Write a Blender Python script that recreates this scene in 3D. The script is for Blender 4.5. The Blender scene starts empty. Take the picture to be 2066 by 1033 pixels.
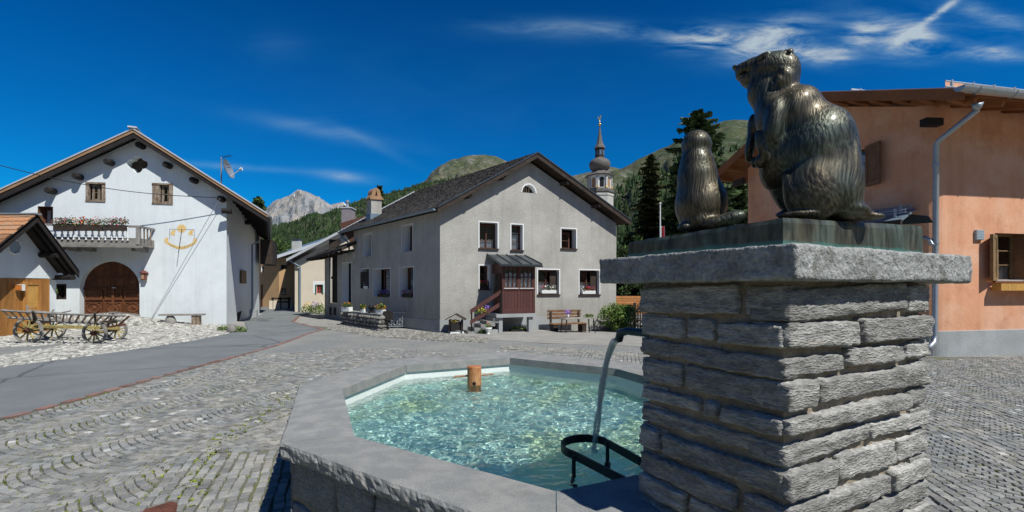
import bpy, bmesh, math, random
import numpy as np
from mathutils import Vector, Matrix, noise
rad = math.radians
C = bpy.context.scene
COL = C.collection
random.seed(7)
R = random.Random(11)

# ------------------------------------------------------------------ camera
F, CX, HY, EYE = 900.0, 1033.0, 580.0, 1.65       # focal length and principal row of the 2066 px photograph
cd = bpy.data.cameras.new('camera'); cam = bpy.data.objects.new('camera', cd); COL.objects.link(cam)
cam.location = (0, 0, EYE); cam.rotation_euler = (rad(90), 0, 0)
cd.sensor_width = 36; cd.lens = 36 * F / 2066; cd.shift_y = (HY - 516.5) / 2066
cd.clip_start = .05; cd.clip_end = 20000
C.camera = cam

# ------------------------------------------------------------------ light
SUN_EL, SAZ = 53.0, Vector((.70, -.714)).normalized()
w = bpy.data.worlds.new('World'); C.world = w; w.use_nodes = True
nt = w.node_tree; nt.nodes.clear()
def N(t, k, **kw):
    n = t.nodes.new(k)
    for a, b in kw.items(): setattr(n, a, b)
    return n
sky = N(nt, 'ShaderNodeTexSky', sky_type='NISHITA', sun_disc=False)
sky.sun_elevation = rad(SUN_EL); sky.sun_rotation = math.atan2(SAZ.x, SAZ.y)
sky.altitude = 1700; sky.air_density = 1.0; sky.dust_density = .3; sky.ozone_density = 2.5
L = nt.links
hs = N(nt, 'ShaderNodeHueSaturation'); hs.inputs['Saturation'].default_value = 1.42; hs.inputs['Value'].default_value = 1.0
L.new(sky.outputs[0], hs.inputs['Color'])
tint = N(nt, 'ShaderNodeMix', data_type='RGBA', blend_type='MULTIPLY'); tint.inputs[0].default_value = 1
tint.inputs[7].default_value = (.05, 1.03, 1.30, 1)
L.new(hs.outputs[0], tint.inputs[6])
# cirrus: wisps on directions of the sky
tc = N(nt, 'ShaderNodeTexCoord'); sx = N(nt, 'ShaderNodeSeparateXYZ'); L.new(tc.outputs['Generated'], sx.inputs[0])
def MA(op, a, b=None, c=None, clamp=False, t=None):
    t = t or nt
    n = N(t, 'ShaderNodeMath', operation=op); n.use_clamp = clamp
    for i, v in enumerate((a, b, c)):
        if v is None: continue
        if isinstance(v, (int, float)): n.inputs[i].default_value = v
        else: t.links.new(v, n.inputs[i])
    return n.outputs[0]
ymx = MA('MAXIMUM', sx.outputs[1], .02)
U = MA('DIVIDE', sx.outputs[0], ymx); V = MA('DIVIDE', sx.outputs[2], ymx)
cb = N(nt, 'ShaderNodeCombineXYZ'); L.new(U, cb.inputs[0]); L.new(V, cb.inputs[1])
def wisp(scale, sxy, rot, lo, hi, det=7, dist=.6):
    mp = N(nt, 'ShaderNodeMapping'); mp.inputs['Rotation'].default_value = (0, 0, rad(rot)); mp.inputs['Scale'].default_value = (sxy[0], sxy[1], 1)
    L.new(cb.outputs[0], mp.inputs[0])
    nz = N(nt, 'ShaderNodeTexNoise'); nz.inputs['Scale'].default_value = scale; nz.inputs['Detail'].default_value = det
    nz.inputs['Roughness'].default_value = .62; nz.inputs['Distortion'].default_value = dist
    L.new(mp.outputs[0], nz.inputs['Vector'])
    mr = N(nt, 'ShaderNodeMapRange'); mr.inputs[1].default_value = lo; mr.inputs[2].default_value = hi
    L.new(nz.outputs[0], mr.inputs[0]); return mr.outputs[0]
def blob(px, py, rx, ry, rot=0, amp=1):
    """soft ellipse round a direction given as a photo position"""
    u0, v0 = (px - CX) / F, (HY - py) / F; a = rad(rot); rx /= F; ry /= F
    du = MA('SUBTRACT', U, u0); dv = MA('SUBTRACT', V, v0)
    p = MA('ADD', MA('MULTIPLY', du, math.cos(a) / rx), MA('MULTIPLY', dv, math.sin(a) / rx))
    q = MA('ADD', MA('MULTIPLY', du, -math.sin(a) / ry), MA('MULTIPLY', dv, math.cos(a) / ry))
    r2 = MA('ADD', MA('MULTIPLY', p, p), MA('MULTIPLY', q, q))
    return MA('MULTIPLY', MA('POWER', 2.718, MA('MULTIPLY', r2, -1.0)), amp)
def acc(l):
    o = l[0]
    for x in l[1:]: o = MA('ADD', o, x)
    return o
w1 = wisp(9, (.6, 2.6), -24, .36, .68, 10, .45)
w2 = wisp(3.2, (1.0, 2.6), 12, .34, .7, 8, 1.0)
m1 = acc([blob(1420, 78, 70, 24, 6, 1.3), blob(1545, 82, 85, 32, 14, 1.5), blob(1630, 108, 60, 20, -14, 1.1), blob(1740, 72, 46, 28, 30, 1.1),
          blob(1835, 82, 52, 30, 5, 1.5), blob(1885, 32, 70, 7, 36, 1.1), blob(2000, 108, 80, 14, -4, .9), blob(1240, 62, 210, 18, -3, .42),
          blob(1690, 108, 30, 13, 0, .9), blob(2010, 40, 90, 20, -20, .5), blob(1820, 62, 200, 55, -4, .3)])
m2 = acc([blob(695, 357, 58, 11, -7, .75), blob(640, 262, 150, 15, -11, .42), blob(755, 292, 80, 9, -27, .3), blob(480, 337, 160, 7, -4, .35), blob(560, 90, 60, 30, 0, .12),
          blob(1130, 62, 160, 20, 0, .25), blob(800, 200, 700, 150, 0, .05)])
dens = MA('ADD', MA('MULTIPLY', MA('MULTIPLY', m1, 1.3), w1), MA('MULTIPLY', m2, MA('ADD', MA('MULTIPLY', w2, .8), .35)))
dens = MA('MULTIPLY', dens, .82, clamp=True)
mixc = N(nt, 'ShaderNodeMix', data_type='RGBA'); L.new(dens, mixc.inputs[0]); L.new(tint.outputs[2], mixc.inputs[6])
ccol = N(nt, 'ShaderNodeMix', data_type='RGBA'); ccol.inputs[6].default_value = (1.0, 4.6, 8.2, 1); ccol.inputs[7].default_value = (5.6, 6.8, 7.8, 1)
L.new(MA('MULTIPLY', dens, 1.5, clamp=True), ccol.inputs[0]); L.new(ccol.outputs[2], mixc.inputs[7])
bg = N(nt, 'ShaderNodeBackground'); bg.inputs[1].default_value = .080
# sky in view deepens with height; dimmed further overhead to lessen fill light
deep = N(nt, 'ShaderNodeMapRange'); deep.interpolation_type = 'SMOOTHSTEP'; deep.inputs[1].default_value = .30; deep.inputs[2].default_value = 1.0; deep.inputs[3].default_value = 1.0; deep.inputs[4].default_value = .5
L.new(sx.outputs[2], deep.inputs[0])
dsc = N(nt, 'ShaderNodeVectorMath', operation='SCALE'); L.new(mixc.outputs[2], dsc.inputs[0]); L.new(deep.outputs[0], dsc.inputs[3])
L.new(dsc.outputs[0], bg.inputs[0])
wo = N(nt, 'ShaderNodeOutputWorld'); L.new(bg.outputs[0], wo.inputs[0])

sl = bpy.data.lights.new('sun', 'SUN'); sl.energy = 5.0; sl.angle = rad(.5); sl.color = (1.0, .985, .92)
sun = bpy.data.objects.new('sun', sl); COL.objects.link(sun)
ce = math.cos(rad(SUN_EL))
sd = Vector((SAZ.x * ce, SAZ.y * ce, math.sin(rad(SUN_EL))))
sun.rotation_euler = (-sd).to_track_quat('-Z', 'Y').to_euler(); sun.location = (20, -20, 40)
C.view_settings.view_transform = 'Standard'; C.view_settings.look = 'None'
C.view_settings.exposure = 0.0; C.view_settings.gamma = 1; C.view_settings.use_curve_mapping = False

# ------------------------------------------------------------------ helpers
def P(px, py, Y): return Vector(((px - CX) / F * Y, Y, EYE - (py - HY) / F * Y))
def G(px, py, z=0.0):
    Y = (EYE - z) * F / (py - HY); return Vector(((px - CX) / F * Y, Y, z))
def gz(x, y):
    z = .68 * math.exp(-((x + 17.3) / 2.6) ** 2 - ((y - 19.6) / 2.0) ** 2)
    z -= .26 * math.exp(-((x - 4.6) / 3.4) ** 2 - ((y - 20.0) / 3.2) ** 2)
    return z
OFF = {}
MATS = {}
class MB:
    def __init__(s): s.v = []; s.f = []; s.t = []; s.tone = 0.5
    def add(s, vs, fs):
        b = len(s.v); s.v += [tuple(v) for v in vs]
        for f in fs: s.f.append(tuple(b + i for i in f)); s.t.append(s.tone)
        return s
    def poly(s, vs): return s.add(vs, [tuple(range(len(vs)))])
    def hexa(s, p):   # 8 points: bottom ring 0-3, top ring 4-7
        return s.add(p, [(3, 2, 1, 0), (4, 5, 6, 7), (0, 1, 5, 4), (1, 2, 6, 5), (2, 3, 7, 6), (3, 0, 4, 7)])
    def prism(s, pts, d):
        n = len(pts); d = Vector(d); a = [Vector(p) for p in pts]; b = [p + d for p in a]
        return s.add(a + b, [tuple(range(n))[::-1], tuple(range(n, 2 * n))] + [(i, (i + 1) % n, n + (i + 1) % n, n + i) for i in range(n)])
    def box(s, c, sz, rz=0, ax=None):
        c = Vector(c); hx, hy, hz = sz[0] / 2, sz[1] / 2, sz[2] / 2
        if ax is None:
            ux, uy, uz = Vector((math.cos(rz), math.sin(rz), 0)), Vector((-math.sin(rz), math.cos(rz), 0)), Vector((0, 0, 1))
        else: ux, uy, uz = ax
        return s.hexa([c + ux * a * hx + uy * b * hy + uz * k * hz for k in (-1, 1) for a, b in ((-1, -1), (1, -1), (1, 1), (-1, 1))])
    def bar(s, a, b, wd, ht=None, up=(0, 0, 1)):
        a, b = Vector(a), Vector(b); d = b - a; l = d.length
        if l < 1e-6: return s
        uz = d / l; ux = uz.cross(Vector(up))
        if ux.length < 1e-3: ux = uz.cross(Vector((0, 1, 0)))
        ux.normalize(); uy = ux.cross(uz)
        return s.box((a + b) / 2, (wd, ht or wd, l), ax=(ux, uy, uz))
    def tube(s, pts, r, n=8, cap=True):
        pts = [Vector(p) for p in pts]; rs = r if isinstance(r, (list, tuple)) else [r] * len(pts)
        base = len(s.v); vs = []; px = None
        for i, p in enumerate(pts):
            d = (pts[min(i + 1, len(pts) - 1)] - pts[max(i - 1, 0)]).normalized()
            if px is None:
                px = d.cross(Vector((0, 0, 1)))
                if px.length < 1e-2: px = d.cross(Vector((0, 1, 0)))
            else: px = px - d * px.dot(d)
            px.normalize(); py = d.cross(px)
            vs += [p + (px * math.cos(k * 2 * math.pi / n) + py * math.sin(k * 2 * math.pi / n)) * rs[i] for k in range(n)]
        fs = []
        for i in range(len(pts) - 1):
            for k in range(n): fs.append((i * n + k, i * n + (k + 1) % n, (i + 1) * n + (k + 1) % n, (i + 1) * n + k))
        if cap: fs += [tuple(range(n))[::-1], tuple(range((len(pts) - 1) * n, len(pts) * n))]
        return s.add(vs, fs)
    def lathe(s, c, prof, n=12, ph=0, cap=True):
        c = Vector(c); vs = []
        for r, z in prof: vs += [c + Vector((r * math.cos(ph + k * 2 * math.pi / n), r * math.sin(ph + k * 2 * math.pi / n), z)) for k in range(n)]
        fs = []
        for i in range(len(prof) - 1):
            for k in range(n): fs.append((i * n + k, i * n + (k + 1) % n, (i + 1) * n + (k + 1) % n, (i + 1) * n + k))
        if cap: fs += [tuple(range(n))[::-1], tuple(range((len(prof) - 1) * n, len(prof) * n))]
        return s.add(vs, fs)
    def rock(s, c, r, seed=0, sub=2, amp=.18):
        bm = bmesh.new(); bmesh.ops.create_icosphere(bm, subdivisions=sub, radius=1)
        vs = []
        for v in bm.verts:
            k = 1 + amp * noise.noise(v.co * 1.7 + Vector((seed, 0, 0))) * 2
            vs.append(Vector((v.co.x * r[0] * k, v.co.y * r[1] * k, v.co.z * r[2] * k)) + Vector(c))
        fs = [tuple(v.index for v in f.verts) for f in bm.faces]; bm.free()
        return s.add(vs, fs)
    def leaves(s, c, r, n, size, rg=None, shell=.35, flat=.0):
        rg = rg or R; c = Vector(c)
        for _ in range(n):
            while True:
                d = Vector((rg.uniform(-1, 1), rg.uniform(-1, 1), rg.uniform(-1, 1)))
                if shell < d.length < 1: break
            p = c + Vector((d.x * r[0], d.y * r[1], d.z * r[2]))
            a = Vector((rg.gauss(0, 1), rg.gauss(0, 1), rg.gauss(0, 1) * (1 - flat))).normalized()
            b = a.cross(Vector((rg.gauss(0, 1), rg.gauss(0, 1), rg.gauss(0, 1)))).normalized()
            k = size * rg.uniform(.6, 1.4); s.tone = rg.random()
            s.add([p - a * k, p + b * k * .5, p + a * k, p - b * k * .5], [(0, 1, 2, 3)])
        return s
    def build(s, name, mat, parent=None, smooth=False, fix=True, weld=False):
        me = bpy.data.meshes.new(name)
        off = OFF.get(parent.name, Vector((0, 0, 0))) if parent else Vector((0, 0, 0))
        me.from_pydata([(v[0] - off[0], v[1] - off[1], v[2] - off[2]) for v in s.v], [], s.f)
        if len(set(s.t)) > 1:
            at = me.attributes.new('tone', 'FLOAT', 'FACE'); at.data.foreach_set('value', s.t)
        if fix or weld:
            bm = bmesh.new(); bm.from_mesh(me)
            if weld: bmesh.ops.remove_doubles(bm, verts=bm.verts, dist=1e-4)
            if fix: bmesh.ops.recalc_face_normals(bm, faces=bm.faces)
            bm.to_mesh(me); bm.free()
        if smooth: me.polygons.foreach_set('use_smooth', [True] * len(me.polygons))
        me.materials.append(MATS[mat] if isinstance(mat, str) else mat)
        o = bpy.data.objects.new(name, me); COL.objects.link(o)
        if parent: o.parent = parent
        OFF[o.name] = off
        return o
def thing(name, loc, label, cat, group=None):
    o = bpy.data.objects.new(name, None); COL.objects.link(o); o.location = loc; o.empty_display_size = .2
    o['label'] = label; o['category'] = cat
    if group: o['group'] = group
    OFF[o.name] = Vector(loc); return o
def tag(o, label, cat, group=None, kind=None):
    o['label'] = label; o['category'] = cat
    if group: o['group'] = group
    if kind: o['kind'] = kind
    return o
def struct(o): o['kind'] = 'structure'; return o
def stuff(o): o['kind'] = 'stuff'; return o
def lab(o, l): o['label'] = l; return o

def mat(name, col, rough=.85, var=.12, scale=4.0, bump=0.0, bscale=60.0, metal=0.0, col2=None, rnd=0.0, stretch=(1, 1, 1), tone=0.0, spec=.3, dirt=None, vor=0, bdist=.01, c2pos=(.42, .62), world=False, streak=0, crack=0):
    m = bpy.data.materials.new(name); m.use_nodes = True; t = m.node_tree; t.nodes.clear(); K = t.links
    pb = N(t, 'ShaderNodeBsdfPrincipled'); out = N(t, 'ShaderNodeOutputMaterial'); K.new(pb.outputs[0], out.inputs[0])
    pb.inputs['Roughness'].default_value = rough; pb.inputs['Metallic'].default_value = metal
    pb.inputs['Specular IOR Level'].default_value = spec
    if world: co = N(t, 'ShaderNodeNewGeometry').outputs['Position']
    else: co = N(t, 'ShaderNodeTexCoord').outputs['Object']
    mp = N(t, 'ShaderNodeMapping'); mp.inputs['Scale'].default_value = stretch; K.new(co, mp.inputs[0])
    if rnd:
        oi = N(t, 'ShaderNodeObjectInfo'); vadd = N(t, 'ShaderNodeVectorMath', operation='SCALE'); vadd.inputs[3].default_value = 37.
        cv = N(t, 'ShaderNodeCombineXYZ')
        for i in range(3): K.new(oi.outputs['Random'], cv.inputs[i])
        K.new(cv.outputs[0], vadd.inputs[0]); K.new(vadd.outputs[0], mp.inputs['Location'])
    n1 = N(t, 'ShaderNodeTexNoise'); n1.inputs['Scale'].default_value = scale; n1.inputs['Detail'].default_value = 6; n1.inputs['Roughness'].default_value = .6
    K.new(mp.outputs[0], n1.inputs['Vector'])
    mr = N(t, 'ShaderNodeMapRange'); mr.inputs[1].default_value = c2pos[0] if col2 else .3; mr.inputs[2].default_value = c2pos[1] if col2 else .7
    K.new(n1.outputs[0], mr.inputs[0])
    mx = N(t, 'ShaderNodeMix', data_type='RGBA'); K.new(mr.outputs[0], mx.inputs[0])
    c1 = col if col2 else tuple(c * (1 - var) for c in col); c2 = col2 or tuple(c * (1 + var) for c in col)
    mx.inputs[6].default_value = (*c1, 1); mx.inputs[7].default_value = (*c2, 1)
    cur = mx.outputs[2]
    # fine grain
    n3 = N(t, 'ShaderNodeTexNoise'); n3.inputs['Scale'].default_value = bscale; n3.inputs['Detail'].default_value = 4; K.new(mp.outputs[0], n3.inputs['Vector'])
    g = N(t, 'ShaderNodeMapRange'); g.inputs[3].default_value = 1 - var * .9; g.inputs[4].default_value = 1 + var * .9; g.inputs[1].default_value = .3; g.inputs[2].default_value = .7
    K.new(n3.outputs[0], g.inputs[0]); fac = g.outputs[0]
    if rnd:
        r2 = MA('MULTIPLY_ADD', oi.outputs['Random'], 2 * rnd, 1 - rnd, t=t); fac = MA('MULTIPLY', fac, r2, t=t)
    if tone:
        an = N(t, 'ShaderNodeAttribute', attribute_name='tone'); r3 = MA('MULTIPLY_ADD', an.outputs['Fac'], 2 * tone, 1 - tone, t=t); fac = MA('MULTIPLY', fac, r3, t=t)
    vm = N(t, 'ShaderNodeVectorMath', operation='SCALE'); K.new(cur, vm.inputs[0]); K.new(fac, vm.inputs[3]); cur = vm.outputs[0]
    if dirt:   # (colour, scale, lo, hi)
        n4 = N(t, 'ShaderNodeTexNoise'); n4.inputs['Scale'].default_value = dirt[1]; n4.inputs['Detail'].default_value = 8; n4.inputs['Roughness'].default_value = .7; K.new(mp.outputs[0], n4.inputs['Vector'])
        d = N(t, 'ShaderNodeMapRange'); d.inputs[1].default_value = dirt[2]; d.inputs[2].default_value = dirt[3]; K.new(n4.outputs[0], d.inputs[0])
        m2 = N(t, 'ShaderNodeMix', data_type='RGBA'); K.new(d.outputs[0], m2.inputs[0]); K.new(cur, m2.inputs[6]); m2.inputs[7].default_value = (*dirt[0], 1); cur = m2.outputs[2]
    if streak:      # rain streaks and old wash marks running down the plaster
        m5 = N(t, 'ShaderNodeMapping'); m5.inputs['Scale'].default_value = (2.6, 2.6, .16); K.new(co, m5.inputs[0])
        n5 = N(t, 'ShaderNodeTexNoise'); n5.inputs['Scale'].default_value = 1.6; n5.inputs['Detail'].default_value = 7; n5.inputs['Roughness'].default_value = .65; K.new(m5.outputs[0], n5.inputs['Vector'])
        d5 = N(t, 'ShaderNodeMapRange'); d5.inputs[1].default_value = .48; d5.inputs[2].default_value = .78; d5.inputs[3].default_value = 1.0; d5.inputs[4].default_value = 1 - streak; K.new(n5.outputs[0], d5.inputs[0])
        gp_ = N(t, 'ShaderNodeNewGeometry'); s5 = N(t, 'ShaderNodeSeparateXYZ'); K.new(gp_.outputs['Position'], s5.inputs[0])
        b5 = N(t, 'ShaderNodeMapRange'); b5.inputs[1].default_value = .1; b5.inputs[2].default_value = 1.1; b5.inputs[3].default_value = 1 - streak * .9; b5.inputs[4].default_value = 1.0
        K.new(MA('ADD', s5.outputs[2], MA('MULTIPLY', n5.outputs[0], -.9, t=t), t=t), b5.inputs[0])
        v5 = N(t, 'ShaderNodeVectorMath', operation='SCALE'); K.new(cur, v5.inputs[0]); K.new(MA('MULTIPLY', d5.outputs[0], b5.outputs[0], t=t), v5.inputs[3]); cur = v5.outputs[0]
    if crack:       # thin tarred cracks
        w6 = N(t, 'ShaderNodeVectorMath', operation='SCALE'); w6.inputs[3].default_value = .35; K.new(n1.outputs['Color'], w6.inputs[0]); a6 = N(t, 'ShaderNodeVectorMath', operation='ADD'); K.new(mp.outputs[0], a6.inputs[0]); K.new(w6.outputs[0], a6.inputs[1])
        v6 = N(t, 'ShaderNodeTexVoronoi', feature='DISTANCE_TO_EDGE'); v6.inputs['Scale'].default_value = crack; K.new(a6.outputs[0], v6.inputs['Vector'])
        d6 = N(t, 'ShaderNodeMapRange'); d6.inputs[1].default_value = .004; d6.inputs[2].default_value = .012; d6.inputs[3].default_value = .55; d6.inputs[4].default_value = 1.0; K.new(v6.outputs['Distance'], d6.inputs[0])
        v7 = N(t, 'ShaderNodeVectorMath', operation='SCALE'); K.new(cur, v7.inputs[0]); K.new(d6.outputs[0], v7.inputs[3]); cur = v7.outputs[0]
    K.new(cur, pb.inputs['Base Color'])
    if bump:
        b = N(t, 'ShaderNodeBump'); b.inputs['Strength'].default_value = bump; b.inputs['Distance'].default_value = bdist
        if vor:
            vo = N(t, 'ShaderNodeTexVoronoi'); vo.inputs['Scale'].default_value = vor; K.new(mp.outputs[0], vo.inputs['Vector'])
            h = MA('ADD', MA('MULTIPLY', vo.outputs['Distance'], -1.5, t=t), n3.outputs[0], t=t)
        else: h = MA('ADD', n3.outputs[0], MA('MULTIPLY', n1.outputs[0], 1.2, t=t), t=t)
        K.new(h, b.inputs['Height']); K.new(b.outputs[0], pb.inputs['Normal'])
    MATS[name] = m; return m

mat('asphalt', (.160, .172, .178), .9, .12, 1.2, .45, 160, dirt=((.20, .215, .22), .7, .45, .70), world=True, crack=.28)
mat('red_brick', (.235, .135, .115), .9, .25, 3, .3, 60, rnd=.25, world=True, dirt=((.2, .19, .18), 4, .5, .7))
mat('paving_bed', (.15, .145, .125), .95, .3, 2.0, .5, 60, dirt=((.13, .14, .05), .9, .46, .60), world=True)
mat('cobble', (.215, .22, .215), .82, .16, 14, .5, 90, col2=(.275, .262, .235), rnd=.3, bdist=.004, spec=.35)
mat('cobbles_far', (.215, .22, .215), .82, .16, 3, .5, 90, col2=(.275, .262, .235), tone=.36, bdist=.004, world=True, spec=.35)
mat('distant_paving', (.215, .22, .215), .9, .22, .8, .9, 30, col2=(.265, .262, .245), vor=11, bdist=.02, world=True)
mat('pebble', (.36, .35, .32), .85, .3, 3, .3, 80, tone=.55, world=True)
mat('pebble_grey', (.26, .25, .225), .85, .3, 3, .3, 80, tone=.4, world=True)
mat('pebble_bed', (.16, .155, .13), .95, .3, 6, .5, 60, world=True)
mat('gravel', (.29, .28, .26), .95, .18, 1.5, .5, 120, world=True)
mat('earth', (.09, .11, .05), .95, .3, .05, .3, 2, world=True)
mat('white_plaster', (.74, .79, .81), .9, .04, 1.3, .45, 26, dirt=((.62, .65, .65), .9, .52, .92), bdist=.012, streak=.10)
mat('white_paint', (.78, .79, .79), .8, .05, 3, .1, 60)
mat('grey_render', (.445, .43, .395), .95, .12, 1.0, 1.0, 34, dirt=((.33, .31, .28), .8, .48, .85), bdist=.02, streak=.22)
mat('grey_plinth', (.33, .345, .35), .9, .12, 2, .5, 40, bdist=.012)
mat('ochre_plaster', (.52, .33, .17), .9, .1, 1, .3, 30)
mat('cream_plaster', (.66, .58, .46), .9, .06, 1, .3, 30)
mat('orange_plaster', (.71, .35, .205), .9, .08, 1.1, .4, 30, col2=(.76, .43, .285), dirt=((.52, .20, .11), 1.6, .52, .85), bdist=.01, streak=.12)
mat('dark_wood', (.045, .032, .025), .8, .35, 4, .5, 40, stretch=(1, 1, 1))
mat('black_wood', (.022, .018, .017), .75, .3, 4, .4, 40)
mat('brown_wood', (.105, .045, .03), .65, .25, 3, .4, 30, stretch=(6, 6, .8))
mat('maroon_wood', (.090, .036, .032), .6, .12, 3, .3, 30, rnd=.1)
mat('door_wood', (.13, .048, .02), .55, .35, 3, .5, 30, stretch=(1.2, 5, 5), rnd=.2)
mat('old_wood', (.17, .115, .075), .9, .5, 9, .8, 60, stretch=(2, 2, .5), rnd=.2, col2=(.34, .29, .235))
mat('grey_wood', (.25, .235, .215), .9, .3, 6, .6, 60, rnd=.15)
mat('honey_wood', (.42, .19, .05), .55, .3, 2.2, .3, 40, stretch=(5, 5, .6), rnd=.25)
mat('tan_wood', (.36, .215, .12), .8, .2, 3, .3, 40, rnd=.15)
mat('tan_board', (.50, .22, .08), .7, .2, 3, .3, 40, rnd=.1)
mat('yellow_wood', (.55, .30, .08), .6, .15, 3, .3, 40, rnd=.1)
mat('soffit_wood', (.27, .105, .04), .75, .2, 2, .3, 40, rnd=.15)
mat('shutter_wood', (.20, .105, .055), .75, .25, 4, .4, 40, rnd=.1)
mat('olive_wood', (.21, .135, .065), .75, .25, 4, .3, 40)
mat('shingle_orange', (.36, .17, .08), .85, .3, 4, .4, 40, rnd=.35, col2=(.30, .20, .13))
mat('shingle_dark', (.070, .064, .060), .9, .3, 6, .5, 40, tone=.5, rnd=.3, dirt=((.16, .15, .14), 2, .55, .75))
mat('tin', (.42, .45, .48), .42, .1, 2, .1, 30, metal=.6)
mat('blue_tin', (.22, .29, .35), .4, .1, 2, .1, 30, metal=.35)
mat('pale_tin', (.55, .57, .60), .5, .08, 2, .1, 30, metal=.2)
mat('dark_tin', (.07, .085, .095), .35, .15, 2, .1, 30, metal=.4)
mat('black_iron', (.02, .022, .022), .45, .2, 8, .2, 60, metal=.3)
mat('silver_iron', (.42, .44, .46), .4, .1, 8, .1, 60, metal=.5)
mat('rust_iron', (.12, .045, .03), .8, .3, 10, .3, 60)
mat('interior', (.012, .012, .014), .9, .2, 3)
mat('curtain', (.78, .78, .78), .9, .25, 22, .3, 60)
mat('stone_pillar', (.255, .25, .235), .88, .34, 9, 1.0, 46, rnd=.2, col2=(.43, .42, .395), bdist=.016, dirt=((.34, .28, .20), 5, .60, .78), stretch=(1, 1, 3.6))
mat('mortar', (.33, .27, .20), .95, .2, 8, .8, 60, bdist=.012, dirt=((.17, .145, .11), 7, .4, .7))
mat('stone_slab', (.31, .315, .305), .9, .3, 12, 1.0, 62, rnd=.05, bdist=.012, dirt=((.14, .14, .12), 16, .52, .70))
mat('rim_stone', (.225, .23, .225), .75, .22, 7, .5, 130, rnd=.07, col2=(.29, .285, .27), bdist=.004, spec=.35, dirt=((.17, .165, .145), 2.3, .54, .74))
mat('basin_stone', (.20, .20, .195), .9, .25, 5, 1.0, 40, rnd=.2, bdist=.014, stretch=(1, 1, 1.6))
mat('rubble', (.22, .21, .19), .9, .3, 5, .8, 40, rnd=.3, bdist=.02)
mat('lining', (.76, .80, .77), .6, .05, 2, .1, 40, dirt=((.40, .44, .36), 3, .62, .85))
mat('bung_wood', (.42, .13, .04), .5, .2, 6, .3, 50, col2=(.50, .26, .12), stretch=(1, 1, .4))
mat('leaf', (.055, .095, .022), .7, .3, 6, tone=.55, spec=.25)
mat('leaf_pale', (.13, .20, .045), .7, .3, 6, tone=.45, spec=.25)
mat('moss', (.17, .20, .025), .8, .4, 6, tone=.5, world=True)
mat('needle', (.062, .098, .034), .75, .3, 4, tone=.7, spec=.2)
mat('needle_rust', (.070, .085, .034), .75, .4, 3, tone=.7, spec=.2, col2=(.09, .055, .02), c2pos=(.52, .75))
mat('forest_green', (.030, .052, .020), .8, .3, 4, tone=.6, spec=.1)
mat('bark', (.08, .055, .04), .9, .3, 6, .6, 30)
mat('petal_red', (.62, .02, .05), .6, .3, 9, tone=.3)
mat('petal_pink', (.70, .12, .28), .6, .3, 9, tone=.3)
mat('petal_white', (.80, .78, .76), .6, .1, 9, tone=.1)
mat('petal_yellow', (.85, .55, .02), .6, .2, 9, tone=.2)
mat('petal_violet', (.32, .18, .60), .6, .2, 9, tone=.3)
mat('petal_orange', (.85, .28, .05), .6, .2, 9, tone=.3)
mat('pot_white', (.72, .73, .72), .5, .04, 4)
mat('terracotta', (.42, .17, .09), .8, .1, 4)
mat('tower_stone', (.46, .45, .42), .9, .12, .8, .2, 6)
mat('tower_shingle', (.16, .145, .135), .7, .3, 1.5, .4, 7, tone=.2)
mat('sky_blue', (.10, .16, .25), .5, .1, 3)
mat('gold', (.75, .48, .12), .3, .1, 3, metal=.9)
mat('ochre_paint', (.74, .52, .22), .9, .2, 9)
mat('ink', (.10, .10, .11), .8, .1, 3)
mat('flag_red', (.7, .03, .05), .8, .1, 3)
mat('shutter_green', (.02, .12, .07), .6, .1, 3)
mat('lantern_red', (.17, .055, .04), .7, .15, 5)
mat('red_paint', (.42, .07, .05), .6, .1, 3)
mat('chimney_violet', (.27, .235, .25), .9, .1, 3, .3, 30)
mat('plastic_grey', (.35, .42, .46), .5, .05, 3)

def glass_mat():
    m = bpy.data.materials.new('window_glass'); m.use_nodes = True; t = m.node_tree; t.nodes.clear(); K = t.links
    fr = N(t, 'ShaderNodeFresnel'); fr.inputs[0].default_value = 1.5
    gl = N(t, 'ShaderNodeBsdfGlossy'); gl.inputs['Roughness'].default_value = .04
    tr = N(t, 'ShaderNodeBsdfTransparent'); tr.inputs[0].default_value = (.96, .97, .97, 1)
    mx = N(t, 'ShaderNodeMixShader'); f = MA('MULTIPLY_ADD', fr.outputs[0], .8, .02, t=t)
    K.new(f, mx.inputs[0]); K.new(tr.outputs[0], mx.inputs[1]); K.new(gl.outputs[0], mx.inputs[2])
    o = N(t, 'ShaderNodeOutputMaterial'); K.new(mx.outputs[0], o.inputs[0]); MATS['glass'] = m
glass_mat()

class Fac:
    def __init__(s, O, d, n):
        s.O = Vector((O[0], O[1])); s.d = Vector(d).normalized(); s.n = Vector(n).normalized()
    def pt(s, a, z, o=0.0):
        q = s.O + s.d * a + s.n * o; return Vector((q.x, q.y, z))
    def uv(s, px, py, o=0.0):
        O = s.O + s.n * o; r = Vector(((px - CX) / F, 1.0))
        # r*t = O + d*a
        det = r.x * -s.d.y + r.y * s.d.x
        t = (O.x * -s.d.y + O.y * s.d.x) / det
        a = (r * t - O).dot(s.d)
        return a, EYE - (py - HY) / F * t
    def D(s): return Vector((s.d.x, s.d.y, 0))
    def Nn(s): return Vector((s.n.x, s.n.y, 0))
    def box(s, mb, a0, a1, z0, z1, o0, o1):
        return mb.hexa([s.pt(a0, z0, o0), s.pt(a1, z0, o0), s.pt(a1, z0, o1), s.pt(a0, z0, o1), s.pt(a0, z1, o0), s.pt(a1, z1, o0), s.pt(a1, z1, o1), s.pt(a0, z1, o1)])

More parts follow.
